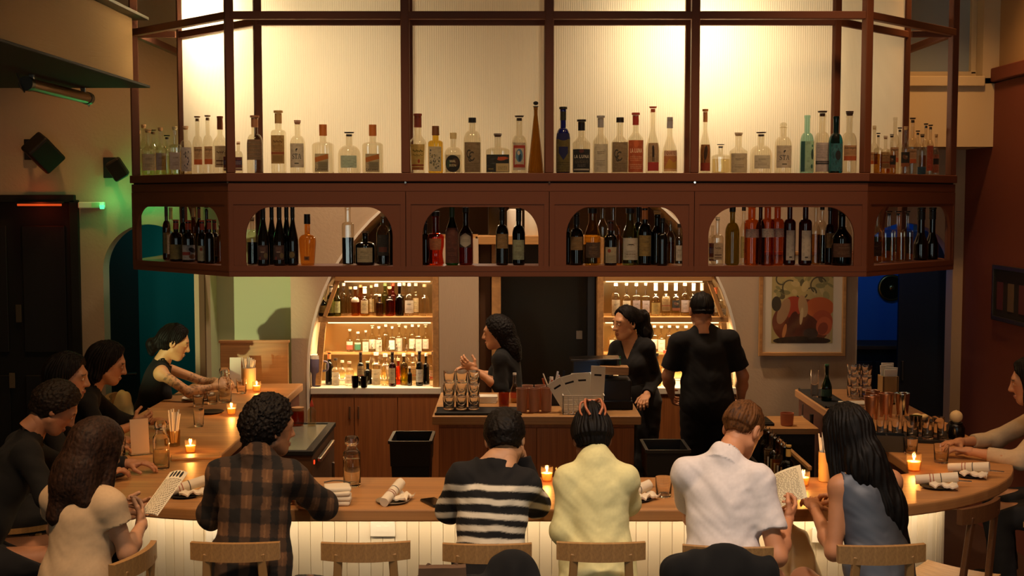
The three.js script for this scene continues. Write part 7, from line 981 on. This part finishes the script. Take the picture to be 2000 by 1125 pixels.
for (const [dx, dz, a, w] of [[-0.04, 0.02, 0.4, 'nearest the camera'], [0.03, -0.02, 1.1, 'against the far rim'], [0.05, 0.04, 2, 'beside the right rim']]) { const g = new THREE.SphereGeometry(0.045, 18, 12).scale(1, 0.55, 0.7), p = g.attributes.position; for (let i = 0; i < p.count; i++) { const k = 1 + 0.12 * noise3(p.getX(i) * 40 + a, p.getY(i) * 40, p.getZ(i) * 40); p.setXYZ(i, p.getX(i) * k, p.getY(i) * k, p.getZ(i) * k); } g.computeVertexNormals(); const m = solo('bread_slice', g, std(0xc79a68, 0.9), 'piece of bread on the white plate, ' + w, 'bread', 'bread on the plate'); m.position.set(-2.2 + dx, CY + 0.032, -8.92 + dz); m.rotation.y = a; }
for (const [x, z, s, label] of [[-2.2, -7.35, 0.09, 'dark plate on the left counter by the woman in profile'], [-2.05, -6.42, 0.08, 'dark plate on the left counter by the bowed man'], [-1.98, -8.35, 0.08, 'dark plate on the left counter beyond the middle candle']]) { const t = thing('side_plate', label, 'plate', [x, CY, z]); part('plate', lathe([[0, 0.004], [0, 0], [s * 0.6, 0], [s, 0.01], [s + 0.003, 0.013], [s - 0.003, 0.013], [s * 0.6, 0.005], [0, 0.005]], 32), M.mat, t); part('rim', new THREE.TorusGeometry(s, 0.002, 6, 32).rotateX(Math.PI / 2).translate(0, 0.0125, 0), M.mat, t); }
{ const t = thing('table_knife', 'dark-handled table knife held out by the woman in profile', 'knife', [-2.14, 1.13, -7.5], 0.15); part('handle', box(0.1, 0.012, 0.016, -0.05, 0, 0, 0.004), M.black, t, null, [0, 0, -0.2]); part('blade', box(0.12, 0.002, 0.016, 0.06, -0.012, 0, 0.0008), M.steel, t, null, [0, 0, -0.2]); }
// ------------------------------------------------------------------ on the island
const IY = 1.0475;
{ const cols = ['left', 'middle', 'right'], tiers = ['bottom', 'middle', 'top'];
  for (let i = 0; i < 3; i++) for (let d = 0; d < 2; d++) for (let k = 0; k < (d ? 3 : 2 + (i === 2)); k++) glass(-0.42 + i * 0.083, IY + 0.014 + k * 0.083, -8.42 - d * 0.085, 0.035, 0.083, `clear tumbler, ${tiers[k]} tier, ${cols[i]} column, ${d ? 'back' : 'front'} row of the island glass stack`, M.glass, 0, 'stacked tumblers on the island'); }
{ const t = thing('paper_stack', 'small stack of white paper napkins on the island', 'napkins', [-0.18, IY, -8.82]); for (let i = 0; i < 4; i++) part('sheet', box(0.15, 0.012, 0.12, 0.004 * (i % 2), 0.006 + i * 0.012, 0, 0.003), M.paper, t, null, [0, 0.03 * (i - 2), 0]); }
{ const t = thing('soda_bottle', 'small clear bottle with an orange label standing on the island', 'bottle', [0.018, IY, -8.8]); part('body', lathe(bottleProfile('burg', 0.03, 0.2), 24), GLASS.clear, t); part('label', new THREE.CylinderGeometry(0.0305, 0.0305, 0.04, 24, 1, true).translate(0, 0.055, 0), std(0xc4583a, 0.7), t); part('stopper', cyl(0.0125, 0.0125, 0.014, 0, 0.194, 0, 16), M.white, t); part('contents', lathe(bottleProfile('burg', 0.03, 0.2, 0.002).filter((q) => q[1] < 0.12).concat([[0, 0.11]]), 20), LIQUID.straw, t); }
glass(-0.055, IY, -8.62, 0.035, 0.1, 'amber plastic cup of garnish in the middle of the island', glassOf(0xd89a5c, 0.2), 0.4, undefined, 'plastic_cup');
const tubM = phys(0xd6a27c, 0.35, { transmission: 0.55, thickness: 0 });
for (const [x, z, w] of [[0.065, -8.4, 'left'], [0.147, -8.4, 'middle'], [0.228, -8.42, 'right']]) { const t = thing('plastic_tub', `tall amber plastic tub on the island, ${w} of the three front ones`, 'tub', [x, IY, z], 0, 'amber tubs on the island'); part('body', cached('tub', () => tumblerG(0.034, 0.16, 1.1)), tubM, t); part('contents', cached('tubc', () => cyl(0.031, 0.034, 0.08, 0, 0.012, 0, 18)), glassOf(0xd8b088, 0.2), t); part('rim', cached('tubr', () => new THREE.TorusGeometry(0.0375, 0.002, 6, 24).rotateX(Math.PI / 2).translate(0, 0.16, 0)), tubM, t); }
for (const [x, z, w] of [[0.105, -8.53, 'left'], [0.19, -8.53, 'right']]) { const t = thing('plastic_tub', `amber plastic tub in the back row on the island, ${w} one`, 'tub', [x, IY, z], 0, 'amber tubs on the island'); part('body', cached('tub', () => tumblerG(0.034, 0.16, 1.1)), tubM, t); part('rim', cached('tubr', () => new THREE.TorusGeometry(0.0375, 0.002, 6, 24).rotateX(Math.PI / 2).translate(0, 0.16, 0)), tubM, t); }
{ const t = thing('bar_caddy', 'dark caddy of stirrers and orange-handled tools behind the wire basket', 'caddy', [0.3, IY, -8.72]); part('box', [box(0.16, 0.11, 0.012, 0, 0.055, 0.05), box(0.16, 0.11, 0.012, 0, 0.055, -0.05), box(0.012, 0.11, 0.1, -0.08, 0.055, 0), box(0.012, 0.11, 0.1, 0.08, 0.055, 0), box(0.16, 0.012, 0.1, 0, 0.006, 0)], M.black, t); const q = rng(12); for (let i = 0; i < 12; i++) part('stirrer', bar([-0.06 + q() * 0.12, 0.02, -0.03 + q() * 0.06], [-0.1 + q() * 0.2, 0.16 + q() * 0.07, -0.04 + q() * 0.08], 0.014, 0.006, 0.002), [M.white, M.orange, M.napkin, M.mat][i % 4], t); }
{ const t = thing('wire_basket', 'white wire basket of menus at the front of the island', 'basket', [0.47, IY, -8.4]), w = 0.135, d = 0.09, h = 0.12, wire = (a, b) => bar(a, b, 0.0055, 0.0055);
  for (let i = 0; i <= 8; i++) { const x = -w + (i / 8) * 2 * w; part('wire', [wire([x, 0, d], [x, h, d]), wire([x, 0, -d], [x, h, -d]), wire([x, 0.003, -d], [x, 0.003, d])], M.white, t); }
  for (let i = 0; i <= 5; i++) { const z = -d + (i / 5) * 2 * d; part('wire', [wire([-w, 0, z], [-w, h, z]), wire([w, 0, z], [w, h, z])], M.white, t); }
  for (let k = 0; k <= 4; k++) { const y = 0.003 + (k / 4) * h; part('hoop', [wire([-w, y, d], [w, y, d]), wire([-w, y, -d], [w, y, -d]), wire([-w, y, -d], [-w, y, d]), wire([w, y, -d], [w, y, d])], M.white, t); } }
for (const [dx, dz, a, y0, hh, ww, label] of [[-0.07, 0.02, 0.55, 0.03, 0.24, 0.1, 'white menu card fanned to the left in the wire basket'], [-0.035, -0.01, 0.28, 0.03, 0.245, 0.12, 'white menu card leaning behind the leftmost in the wire basket'], [0.0, -0.035, 0.05, 0.03, 0.25, 0.13, 'white menu card upright in the middle of the wire basket'], [0.085, 0.0, -0.06, 0.02, 0.3, 0.095, 'tall white menu pad at the right of the wire basket']]) { const t = thing('menu_card', label, 'menu', [0.47 + dx, IY + 0.006, -8.4 + dz], 0, 'menus in the wire basket'); part('card', box(ww, hh, 0.008, 0, hh / 2, 0, 0.001), M.paper, t, null, [-0.1, 0, a]); part('print', box(ww * 0.5, 0.012, 0.001, 0, hh * 0.8, 0.005), M.mat, t, null, [-0.1, 0, a]); }
{ const t = thing('cash_register', 'black cash register with a tilted screen and a wooden block on top', 'register', [0.7, IY, -8.62]);
  part('base', box(0.2, 0.2, 0.22, 0.0, 0.1, 0, 0.012), M.black, t); part('drawer', box(0.22, 0.06, 0.26, 0, 0.03, 0, 0.008), M.mat, t); part('screen_housing', box(0.34, 0.012, 0.2, -0.13, 0.33, -0.04, 0.005), M.blackGloss, t, null, [0.0, 0, 0.02]); part('screen_stand', bar([-0.06, 0.18, -0.06], [-0.1, 0.33, -0.06], 0.05, 0.03, 0.006), M.black, t); part('back_panel', box(0.3, 0.12, 0.02, -0.13, 0.27, -0.1, 0.004), M.black, t); part('wooden_block', box(0.19, 0.055, 0.12, -0.02, 0.26, 0.05, 0.005), M.oak, t, null, [0, 0, -0.03]);
  part('glowing_screen', box(0.004, 0.11, 0.05, -0.112, 0.15, 0.07, 0.001), glow(0xa8d0ff, 2.2), t, null, [0, 0, -0.12]); pointAt(0x9fc8ff, 0.03, [0.56, IY + 0.15, -8.5], 2);
  part('pen', [cyl(0.004, 0.004, 0.06, 0.03, 0.29, 0.03, 8)], std(0x2c8a5a, 0.4), t); }
{ const t = thing('card_reader', 'white card reader with a lit screen leaning against the menus', 'reader', [0.558, IY, -8.455]); part('body', box(0.07, 0.24, 0.02, 0, 0.125, 0, 0.006), M.white, t, null, [-0.12, 0, 0.03]); part('glowing_screen', box(0.075, 0.045, 0.004, 0, 0.235, 0.004, 0.001), glow(0xfff2d8, 1.2), t, null, [-0.12, 0, 0.03]); part('base', box(0.08, 0.02, 0.06, 0, 0.01, 0, 0.004), M.white, t); }
{ const t = thing('order_pad', 'pale order board lying at the back right corner of the island', 'board', [0.76, IY, -9.05], 0.1); part('board', box(0.15, 0.012, 0.2, 0, 0.006, 0, 0.003), M.napkin, t); part('clip', box(0.05, 0.012, 0.02, 0, 0.018, -0.085, 0.003), M.steel, t); }
// ------------------------------------------------------------------ inside the left arm
{ const t = thing('bar_cooler', 'low steel bar cooler with a sliding lid inside the left arm of the bar', 'cooler', [-1.42, 0, -8.4]); part('cabinet', box(0.34, 0.86, 1.0, 0, 0.43, 0, 0.006), M.brown, t); part('top_rim', [box(0.36, 0.03, 0.04, 0, 0.875, 0.5, 0.004), box(0.36, 0.03, 0.04, 0, 0.875, -0.5, 0.004), box(0.05, 0.03, 1.0, 0.155, 0.875, 0, 0.004), box(0.04, 0.03, 1.0, -0.16, 0.875, 0, 0.004)], M.black, t); part('lid', box(0.27, 0.012, 0.94, 0, 0.878, 0, 0.003), std(0x8d9684, 0.25, { metalness: 0.4 }), t); part('handle', box(0.03, 0.03, 0.62, 0.195, 0.8, 0.05, 0.008), M.steel, t); part('glowing_indicator', cyl(0.014, 0.014, 0.01, 0, 0, 0, 14).rotateZ(Math.PI / 2).translate(0.175, 0.8, 0.42), glow(0xff3a18, 2), t); part('door_handle', box(0.02, 0.2, 0.02, 0.19, 0.55, -0.3, 0.005), M.steel, t); }
{ const t = thing('storage_jar', 'jar of orange preserve with a cork-coloured lid at the end of the cooler', 'jar', [-1.49, 0.89, -8.82]); part('body', lathe([[0, 0.004], [0.04, 0], [0.044, 0.01], [0.044, 0.09], [0.038, 0.1], [0, 0.1]], 22), glassOf(0xd0783c, 0.1), t); part('lid', cyl(0.042, 0.044, 0.022, 0, 0.1, 0, 22), M.cork, t); const u = thing('squeeze_bottle', 'clear squeeze bottle with a red tip on the cooler', 'bottle', [-1.39, 0.89, -8.8]); part('body', lathe([[0, 0], [0.03, 0], [0.03, 0.1], [0.012, 0.125], [0.012, 0.13], [0, 0.13]], 20), glassOf(0xe8d8b8, 0.25), u); part('tip', lathe([[0.013, 0.13], [0.013, 0.142], [0.004, 0.175], [0, 0.175]], 14), std(0xb03a24, 0.5), u); }
// ------------------------------------------------------------------ right arm of the bar
{ const m = thing('bar_mat', 'long black rubber mat along the inner edge of the right counter arm', 'mat', [2.2, CY, -8.95]); part('mat', box(0.17, 0.01, 0.82, 0, 0.005, 0, 0.003), M.mat, m); part('rim', [box(0.01, 0.016, 0.82, -0.085, 0.008, 0), box(0.01, 0.016, 0.82, 0.085, 0.008, 0)], M.mat, m);
  const t = thing('mineral_bottle', 'green glass mineral water bottle on the right counter arm', 'bottle', [2.18, CY + 0.01, -8.8]); part('body', lathe(bottleProfile('burg', 0.037, 0.25), 26), GLASS.green, t); part('stopper', cyl(0.0145, 0.0145, 0.016, 0, 0.24, 0, 16), std(0x2a6a40, 0.4), t); part('label', new THREE.CylinderGeometry(0.0376, 0.0376, 0.05, 24, 1, true).translate(0, 0.06, 0), std(0x1c3a2a, 0.7), t);
  glass(2.14, CY + 0.01, -8.98, 0.026, 0.19, 'tall slim clear carafe behind the green bottle', M.glass); const c = thing('folded_cloth', 'folded white bar cloth on the right arm beside the green bottle', 'cloth', [2.33, CY, -8.62]); for (let i = 0; i < 2; i++) part('layer', box(0.2, 0.014, 0.14, i * 0.004, 0.008 + i * 0.014, 0, 0.006), M.napkin, c, null, [0, 0.06 * i, 0]); }
for (let i = 0; i < 2; i++) for (let k = 0; k < 3; k++) for (let d = 0; d < 2; d++) glass(2.42 + i * 0.08, CY + k * 0.078, -8.95 - d * 0.085, 0.033, 0.078, `clear tumbler, ${['bottom', 'middle', 'top'][k]} tier, ${i ? 'right' : 'left'} column, ${d ? 'back' : 'front'} row of the right counter stack`, M.glass, 0, 'stacked tumblers on the right counter');
{ const t = thing('napkin_box', 'wooden napkin box with white napkins at the far end of the right counter', 'box', [2.6, CY, -8.78]); part('box', [box(0.1, 0.19, 0.01, 0, 0.095, 0.055), box(0.1, 0.19, 0.01, 0, 0.095, -0.055), box(0.01, 0.19, 0.12, -0.05, 0.095, 0), box(0.01, 0.19, 0.12, 0.05, 0.095, 0), box(0.1, 0.01, 0.12, 0, 0.005, 0)], std(0xa8854e, 0.7), t); for (let i = 0; i < 5; i++) part('napkin', box(0.085, 0.2, 0.008, 0, 0.14 + 0.012 * ((i * 3) % 4), -0.03 + i * 0.016, 0.002), M.paper, t, null, [0.03 * (i - 2), 0, 0.06 * ((i % 3) - 1)]); }
const mug = lathe([[0, 0.004], [0, 0], [0.03, 0], [0.034, 0.006], [0.046, 0.18], [0.047, 0.185], [0.044, 0.185], [0.032, 0.012], [0, 0.01]], 26);
for (const [x, z, w, m] of [[2.24, -7.9, 'nearest the long-haired woman', M.copper], [2.36, -8.0, 'in the middle', M.copper], [2.3, -8.1, 'half hidden between the other two', M.copper], [2.46, -8.0, 'of steel at the right', M.chrome]]) { const t = thing('shaker_cup', `tall metal shaker cup on the right counter, ${w}`, 'cup', [x, CY, z], 0, 'metal shaker cups'); part('body', mug, m, t); part('rim', new THREE.TorusGeometry(0.046, 0.0018, 6, 26).rotateX(Math.PI / 2).translate(0, 0.185, 0), m, t); }
{ const q = rng(4); let n = 0; for (let i = 0; i < 5; i++) for (let d = 0; d < 2; d++) glass(2.17 + i * 0.082, CY + 0.012, -7.42 - d * 0.085 + i * 0.02, 0.032, d ? 0.12 : 0.1, `clear highball in the glass row on the right counter, ${['first', 'second', 'third', 'fourth', 'fifth'][i]} from left, ${d ? 'back' : 'front'} line`, M.glass, 0, 'glass row on the right counter', 'highball_glass'); }
{ const t = thing('glass_tray', 'dark rubber tray under the row of glasses on the right counter', 'tray', [2.34, CY, -7.42], -0.22); part('tray', box(0.46, 0.01, 0.22, 0, 0.005, 0, 0.004), M.mat, t); part('lip', box(0.46, 0.02, 0.01, 0, 0.01, 0.11, 0.003), M.mat, t); const c = thing('condiment_caddy', 'black box caddy on the right counter in front of the glass row', 'caddy', [2.1, CY, -7.1], -0.2); part('box', [box(0.2, 0.09, 0.01, 0, 0.045, 0.05), box(0.2, 0.09, 0.01, 0, 0.045, -0.05), box(0.01, 0.09, 0.1, -0.1, 0.045, 0), box(0.01, 0.09, 0.1, 0.1, 0.045, 0), box(0.2, 0.01, 0.1, 0, 0.005, 0)], M.black, c); part('divider', box(0.01, 0.08, 0.09, 0, 0.045, 0), M.mat, c); }
{ const b = thing('fruit_bowl', 'shallow dark bowl of pale fruit on the right counter', 'bowl', [2.5, CY, -7.78]); part('bowl', lathe([[0, 0.004], [0, 0], [0.05, 0], [0.085, 0.03], [0.1, 0.05], [0.096, 0.05], [0.08, 0.032], [0.045, 0.008], [0, 0.008]], 30), M.mat, b); part('rim', new THREE.TorusGeometry(0.098, 0.002, 6, 30).rotateX(Math.PI / 2).translate(0, 0.05, 0), M.mat, b);
  for (const [x, z, w] of [[-0.03, 0.01, 'left'], [0.035, -0.01, 'right'], [0.0, -0.045, 'rear']]) { const m = solo('lemon', [new THREE.SphereGeometry(0.034, 20, 14).scale(1.15, 0.95, 0.95), cyl(0.007, 0.003, 0.012, 0, 0, 0, 8).rotateZ(-Math.PI / 2).translate(0.036, 0, 0)], std(0xd8be86, 0.6), `pale lemon in the dark fruit bowl, ${w} one`, 'fruit', 'lemons in the bowl'); m.position.set(2.5 + x, CY + 0.055, -7.78 + z); m.rotation.y = x * 30; }
  const j = thing('black_jar', 'black jar on the right counter topped by a pale ball', 'jar', [2.6, CY, -7.42]); part('body', lathe([[0, 0.004], [0.045, 0], [0.05, 0.01], [0.052, 0.07], [0.04, 0.09], [0.036, 0.1], [0, 0.1]], 24), M.blackGloss, j); part('neck_ring', new THREE.TorusGeometry(0.037, 0.003, 6, 24).rotateX(Math.PI / 2).translate(0, 0.1, 0), M.blackGloss, j); const e = solo('orange', [new THREE.SphereGeometry(0.037, 20, 14), cyl(0.004, 0.003, 0.006, 0, 0.034, 0, 8)], std(0xdcc496, 0.6), 'pale round fruit sitting on the black jar', 'fruit'); e.position.set(2.6, CY + 0.135, -7.42);
  const d = thing('ash_dish', 'flat dark dish at the outer edge of the right counter', 'dish', [2.62, CY, -7.2]); part('dish', lathe([[0, 0.004], [0, 0], [0.05, 0], [0.07, 0.016], [0.066, 0.018], [0.046, 0.006], [0, 0.006]], 28), M.mat, d); part('rim', new THREE.TorusGeometry(0.068, 0.002, 6, 28).rotateX(Math.PI / 2).translate(0, 0.017, 0), M.mat, d); const u = thing('utensil_cup', 'dark glass cup beside the lemon bowl on the right counter', 'cup', [2.42, CY, -7.9 + 0.3]); part('body', tumblerG(0.034, 0.11), glassOf(0x8a9484, 0.1), u); part('contents', cyl(0.029, 0.033, 0.06, 0, 0.012, 0, 18), glassOf(0x6a7464, 0.2), u); }
// the well station inside the right arm: worktop, bottles in the speed rail and hanging tools
{ const t = thing('well_station', 'low wooden well station inside the right arm of the bar', 'counter', [1.78, 0, -8.75]); part('worktop', box(0.56, 0.04, 0.5, 0, 0.9, 0, 0.004), M.oak, t); part('cabinet', box(0.52, 0.88, 0.44, 0, 0.44, 0), M.black, t); part('door', box(0.48, 0.7, 0.02, 0, 0.46, 0.225, 0.004), M.mat, t);
  const y = thing('drip_tray', 'black drip tray on the well station', 'tray', [1.66, 0.92, -8.72]); part('tray', box(0.24, 0.02, 0.26, 0, 0.01, 0, 0.005), M.mat, y); for (let i = 0; i < 6; i++) part('slat', box(0.22, 0.006, 0.012, 0, 0.024, -0.1 + i * 0.04, 0.002), M.darksteel, y);
  const c = thing('clay_cup', 'terracotta cup standing on the well station', 'cup', [1.87, 0.92, -8.62]); part('body', tumblerG(0.042, 0.085, 1.08), M.terracotta, c); part('rim', new THREE.TorusGeometry(0.0445, 0.002, 6, 22).rotateX(Math.PI / 2).translate(0, 0.085, 0), M.terracotta, c);
  const r = thing('speed_rail', 'steel speed rail with an oak front edge inside the right arm', 'rail', [1.68, 0, -8.0]); part('trough', [box(0.02, 0.12, 0.86, -0.12, 0.72, 0), box(0.02, 0.16, 0.86, 0.1, 0.76, 0), box(0.22, 0.015, 0.86, 0, 0.665, 0)], M.darksteel, r); part('edge', box(0.025, 0.025, 0.9, 0.1, 0.85, 0, 0.005), M.oak, r); for (const z of [-0.38, 0.38]) part('leg', box(0.04, 0.66, 0.04, 0, 0.33, z), M.darksteel, r);
  const ks = [['wine darkgreen foil #a88a4a - -', 'dark green bottle'], ['tequila brown pour - tanlabel -', 'brown bottle with tan label'], ['dome clear pour - silver straw', 'clear bottle with honey contents'], ['tequila amberlight pour - cream -', 'amber bottle'], ['wine black pour - goldlabel -', 'black bottle with gold label'], ['tall clear pour - white water', 'clear bottle with white label'], ['tequila brownamber pour - kraft -', 'red-brown bottle'], ['tall olive pour - - -', 'olive bottle']], od = ['first', 'second', 'third', 'fourth', 'fifth', 'sixth', 'seventh', 'eighth'];
  ks.forEach(([k, l], i) => bottle(k, 1.67, 0.674, -7.64 - i * 0.1, 0.3, 0.037, `${l} with pourer in the speed rail, ${od[i]} from the front`, 'bottles in the speed rail'));
  const h = thing('strainer', 'steel cocktail strainer hanging inside the right counter arm', 'strainer', [2.085, 0.93, -9.1]); part('disc', new THREE.TorusGeometry(0.045, 0.006, 8, 24).rotateY(Math.PI / 2), M.steel, h, [0, -0.07, 0]); part('coil', new THREE.TorusGeometry(0.03, 0.004, 6, 20).rotateY(Math.PI / 2), M.steel, h, [0, -0.07, 0]); part('handle', bar([0, -0.03, 0], [0, 0.06, 0], 0.012, 0.004, 0.002), M.steel, h);
  const k = thing('ice_scoop', 'dark-handled scoop hanging inside the right counter arm', 'scoop', [2.075, 0.92, -8.78]); part('handle', cyl(0.012, 0.014, 0.11, 0, -0.06, 0, 14), M.black, k); part('blade', box(0.01, 0.06, 0.05, 0, -0.09, 0, 0.004), M.steel, k); }
{ const t = thing('travel_tumbler', 'large purple-grey travel tumbler with a handle at the left end of the left niche', 'tumbler', [-1.552, NICHE.counter, -10.08]); part('body', lathe([[0, 0], [0.034, 0], [0.036, 0.01], [0.038, 0.1], [0.048, 0.12], [0.05, 0.22], [0, 0.22]], 28), std(0x5a5068, 0.45), t); part('lid', cyl(0.05, 0.048, 0.03, 0, 0.22, 0, 28), M.white, t); part('handle', tubeOf([[0.045, 0.2, 0], [0.085, 0.19, 0], [0.085, 0.13, 0], [0.046, 0.12, 0]], 0.008, 8), std(0x5a5068, 0.45), t); }
for (const [x, w] of [[-1.235, 'left'], [-1.165, 'right']]) glass(x, NICHE.counter, -10.0, 0.026, 0.09, `small dark tumbler at the front of the left niche counter, ${w} one`, glassOf(0x2a2420, 0.08), 0, 'dark tumblers in the left niche');
scene.traverse((o) => { if (o.isMesh) { o.castShadow = true; o.receiveShadow = true; } });
renderer.render(scene, camera);
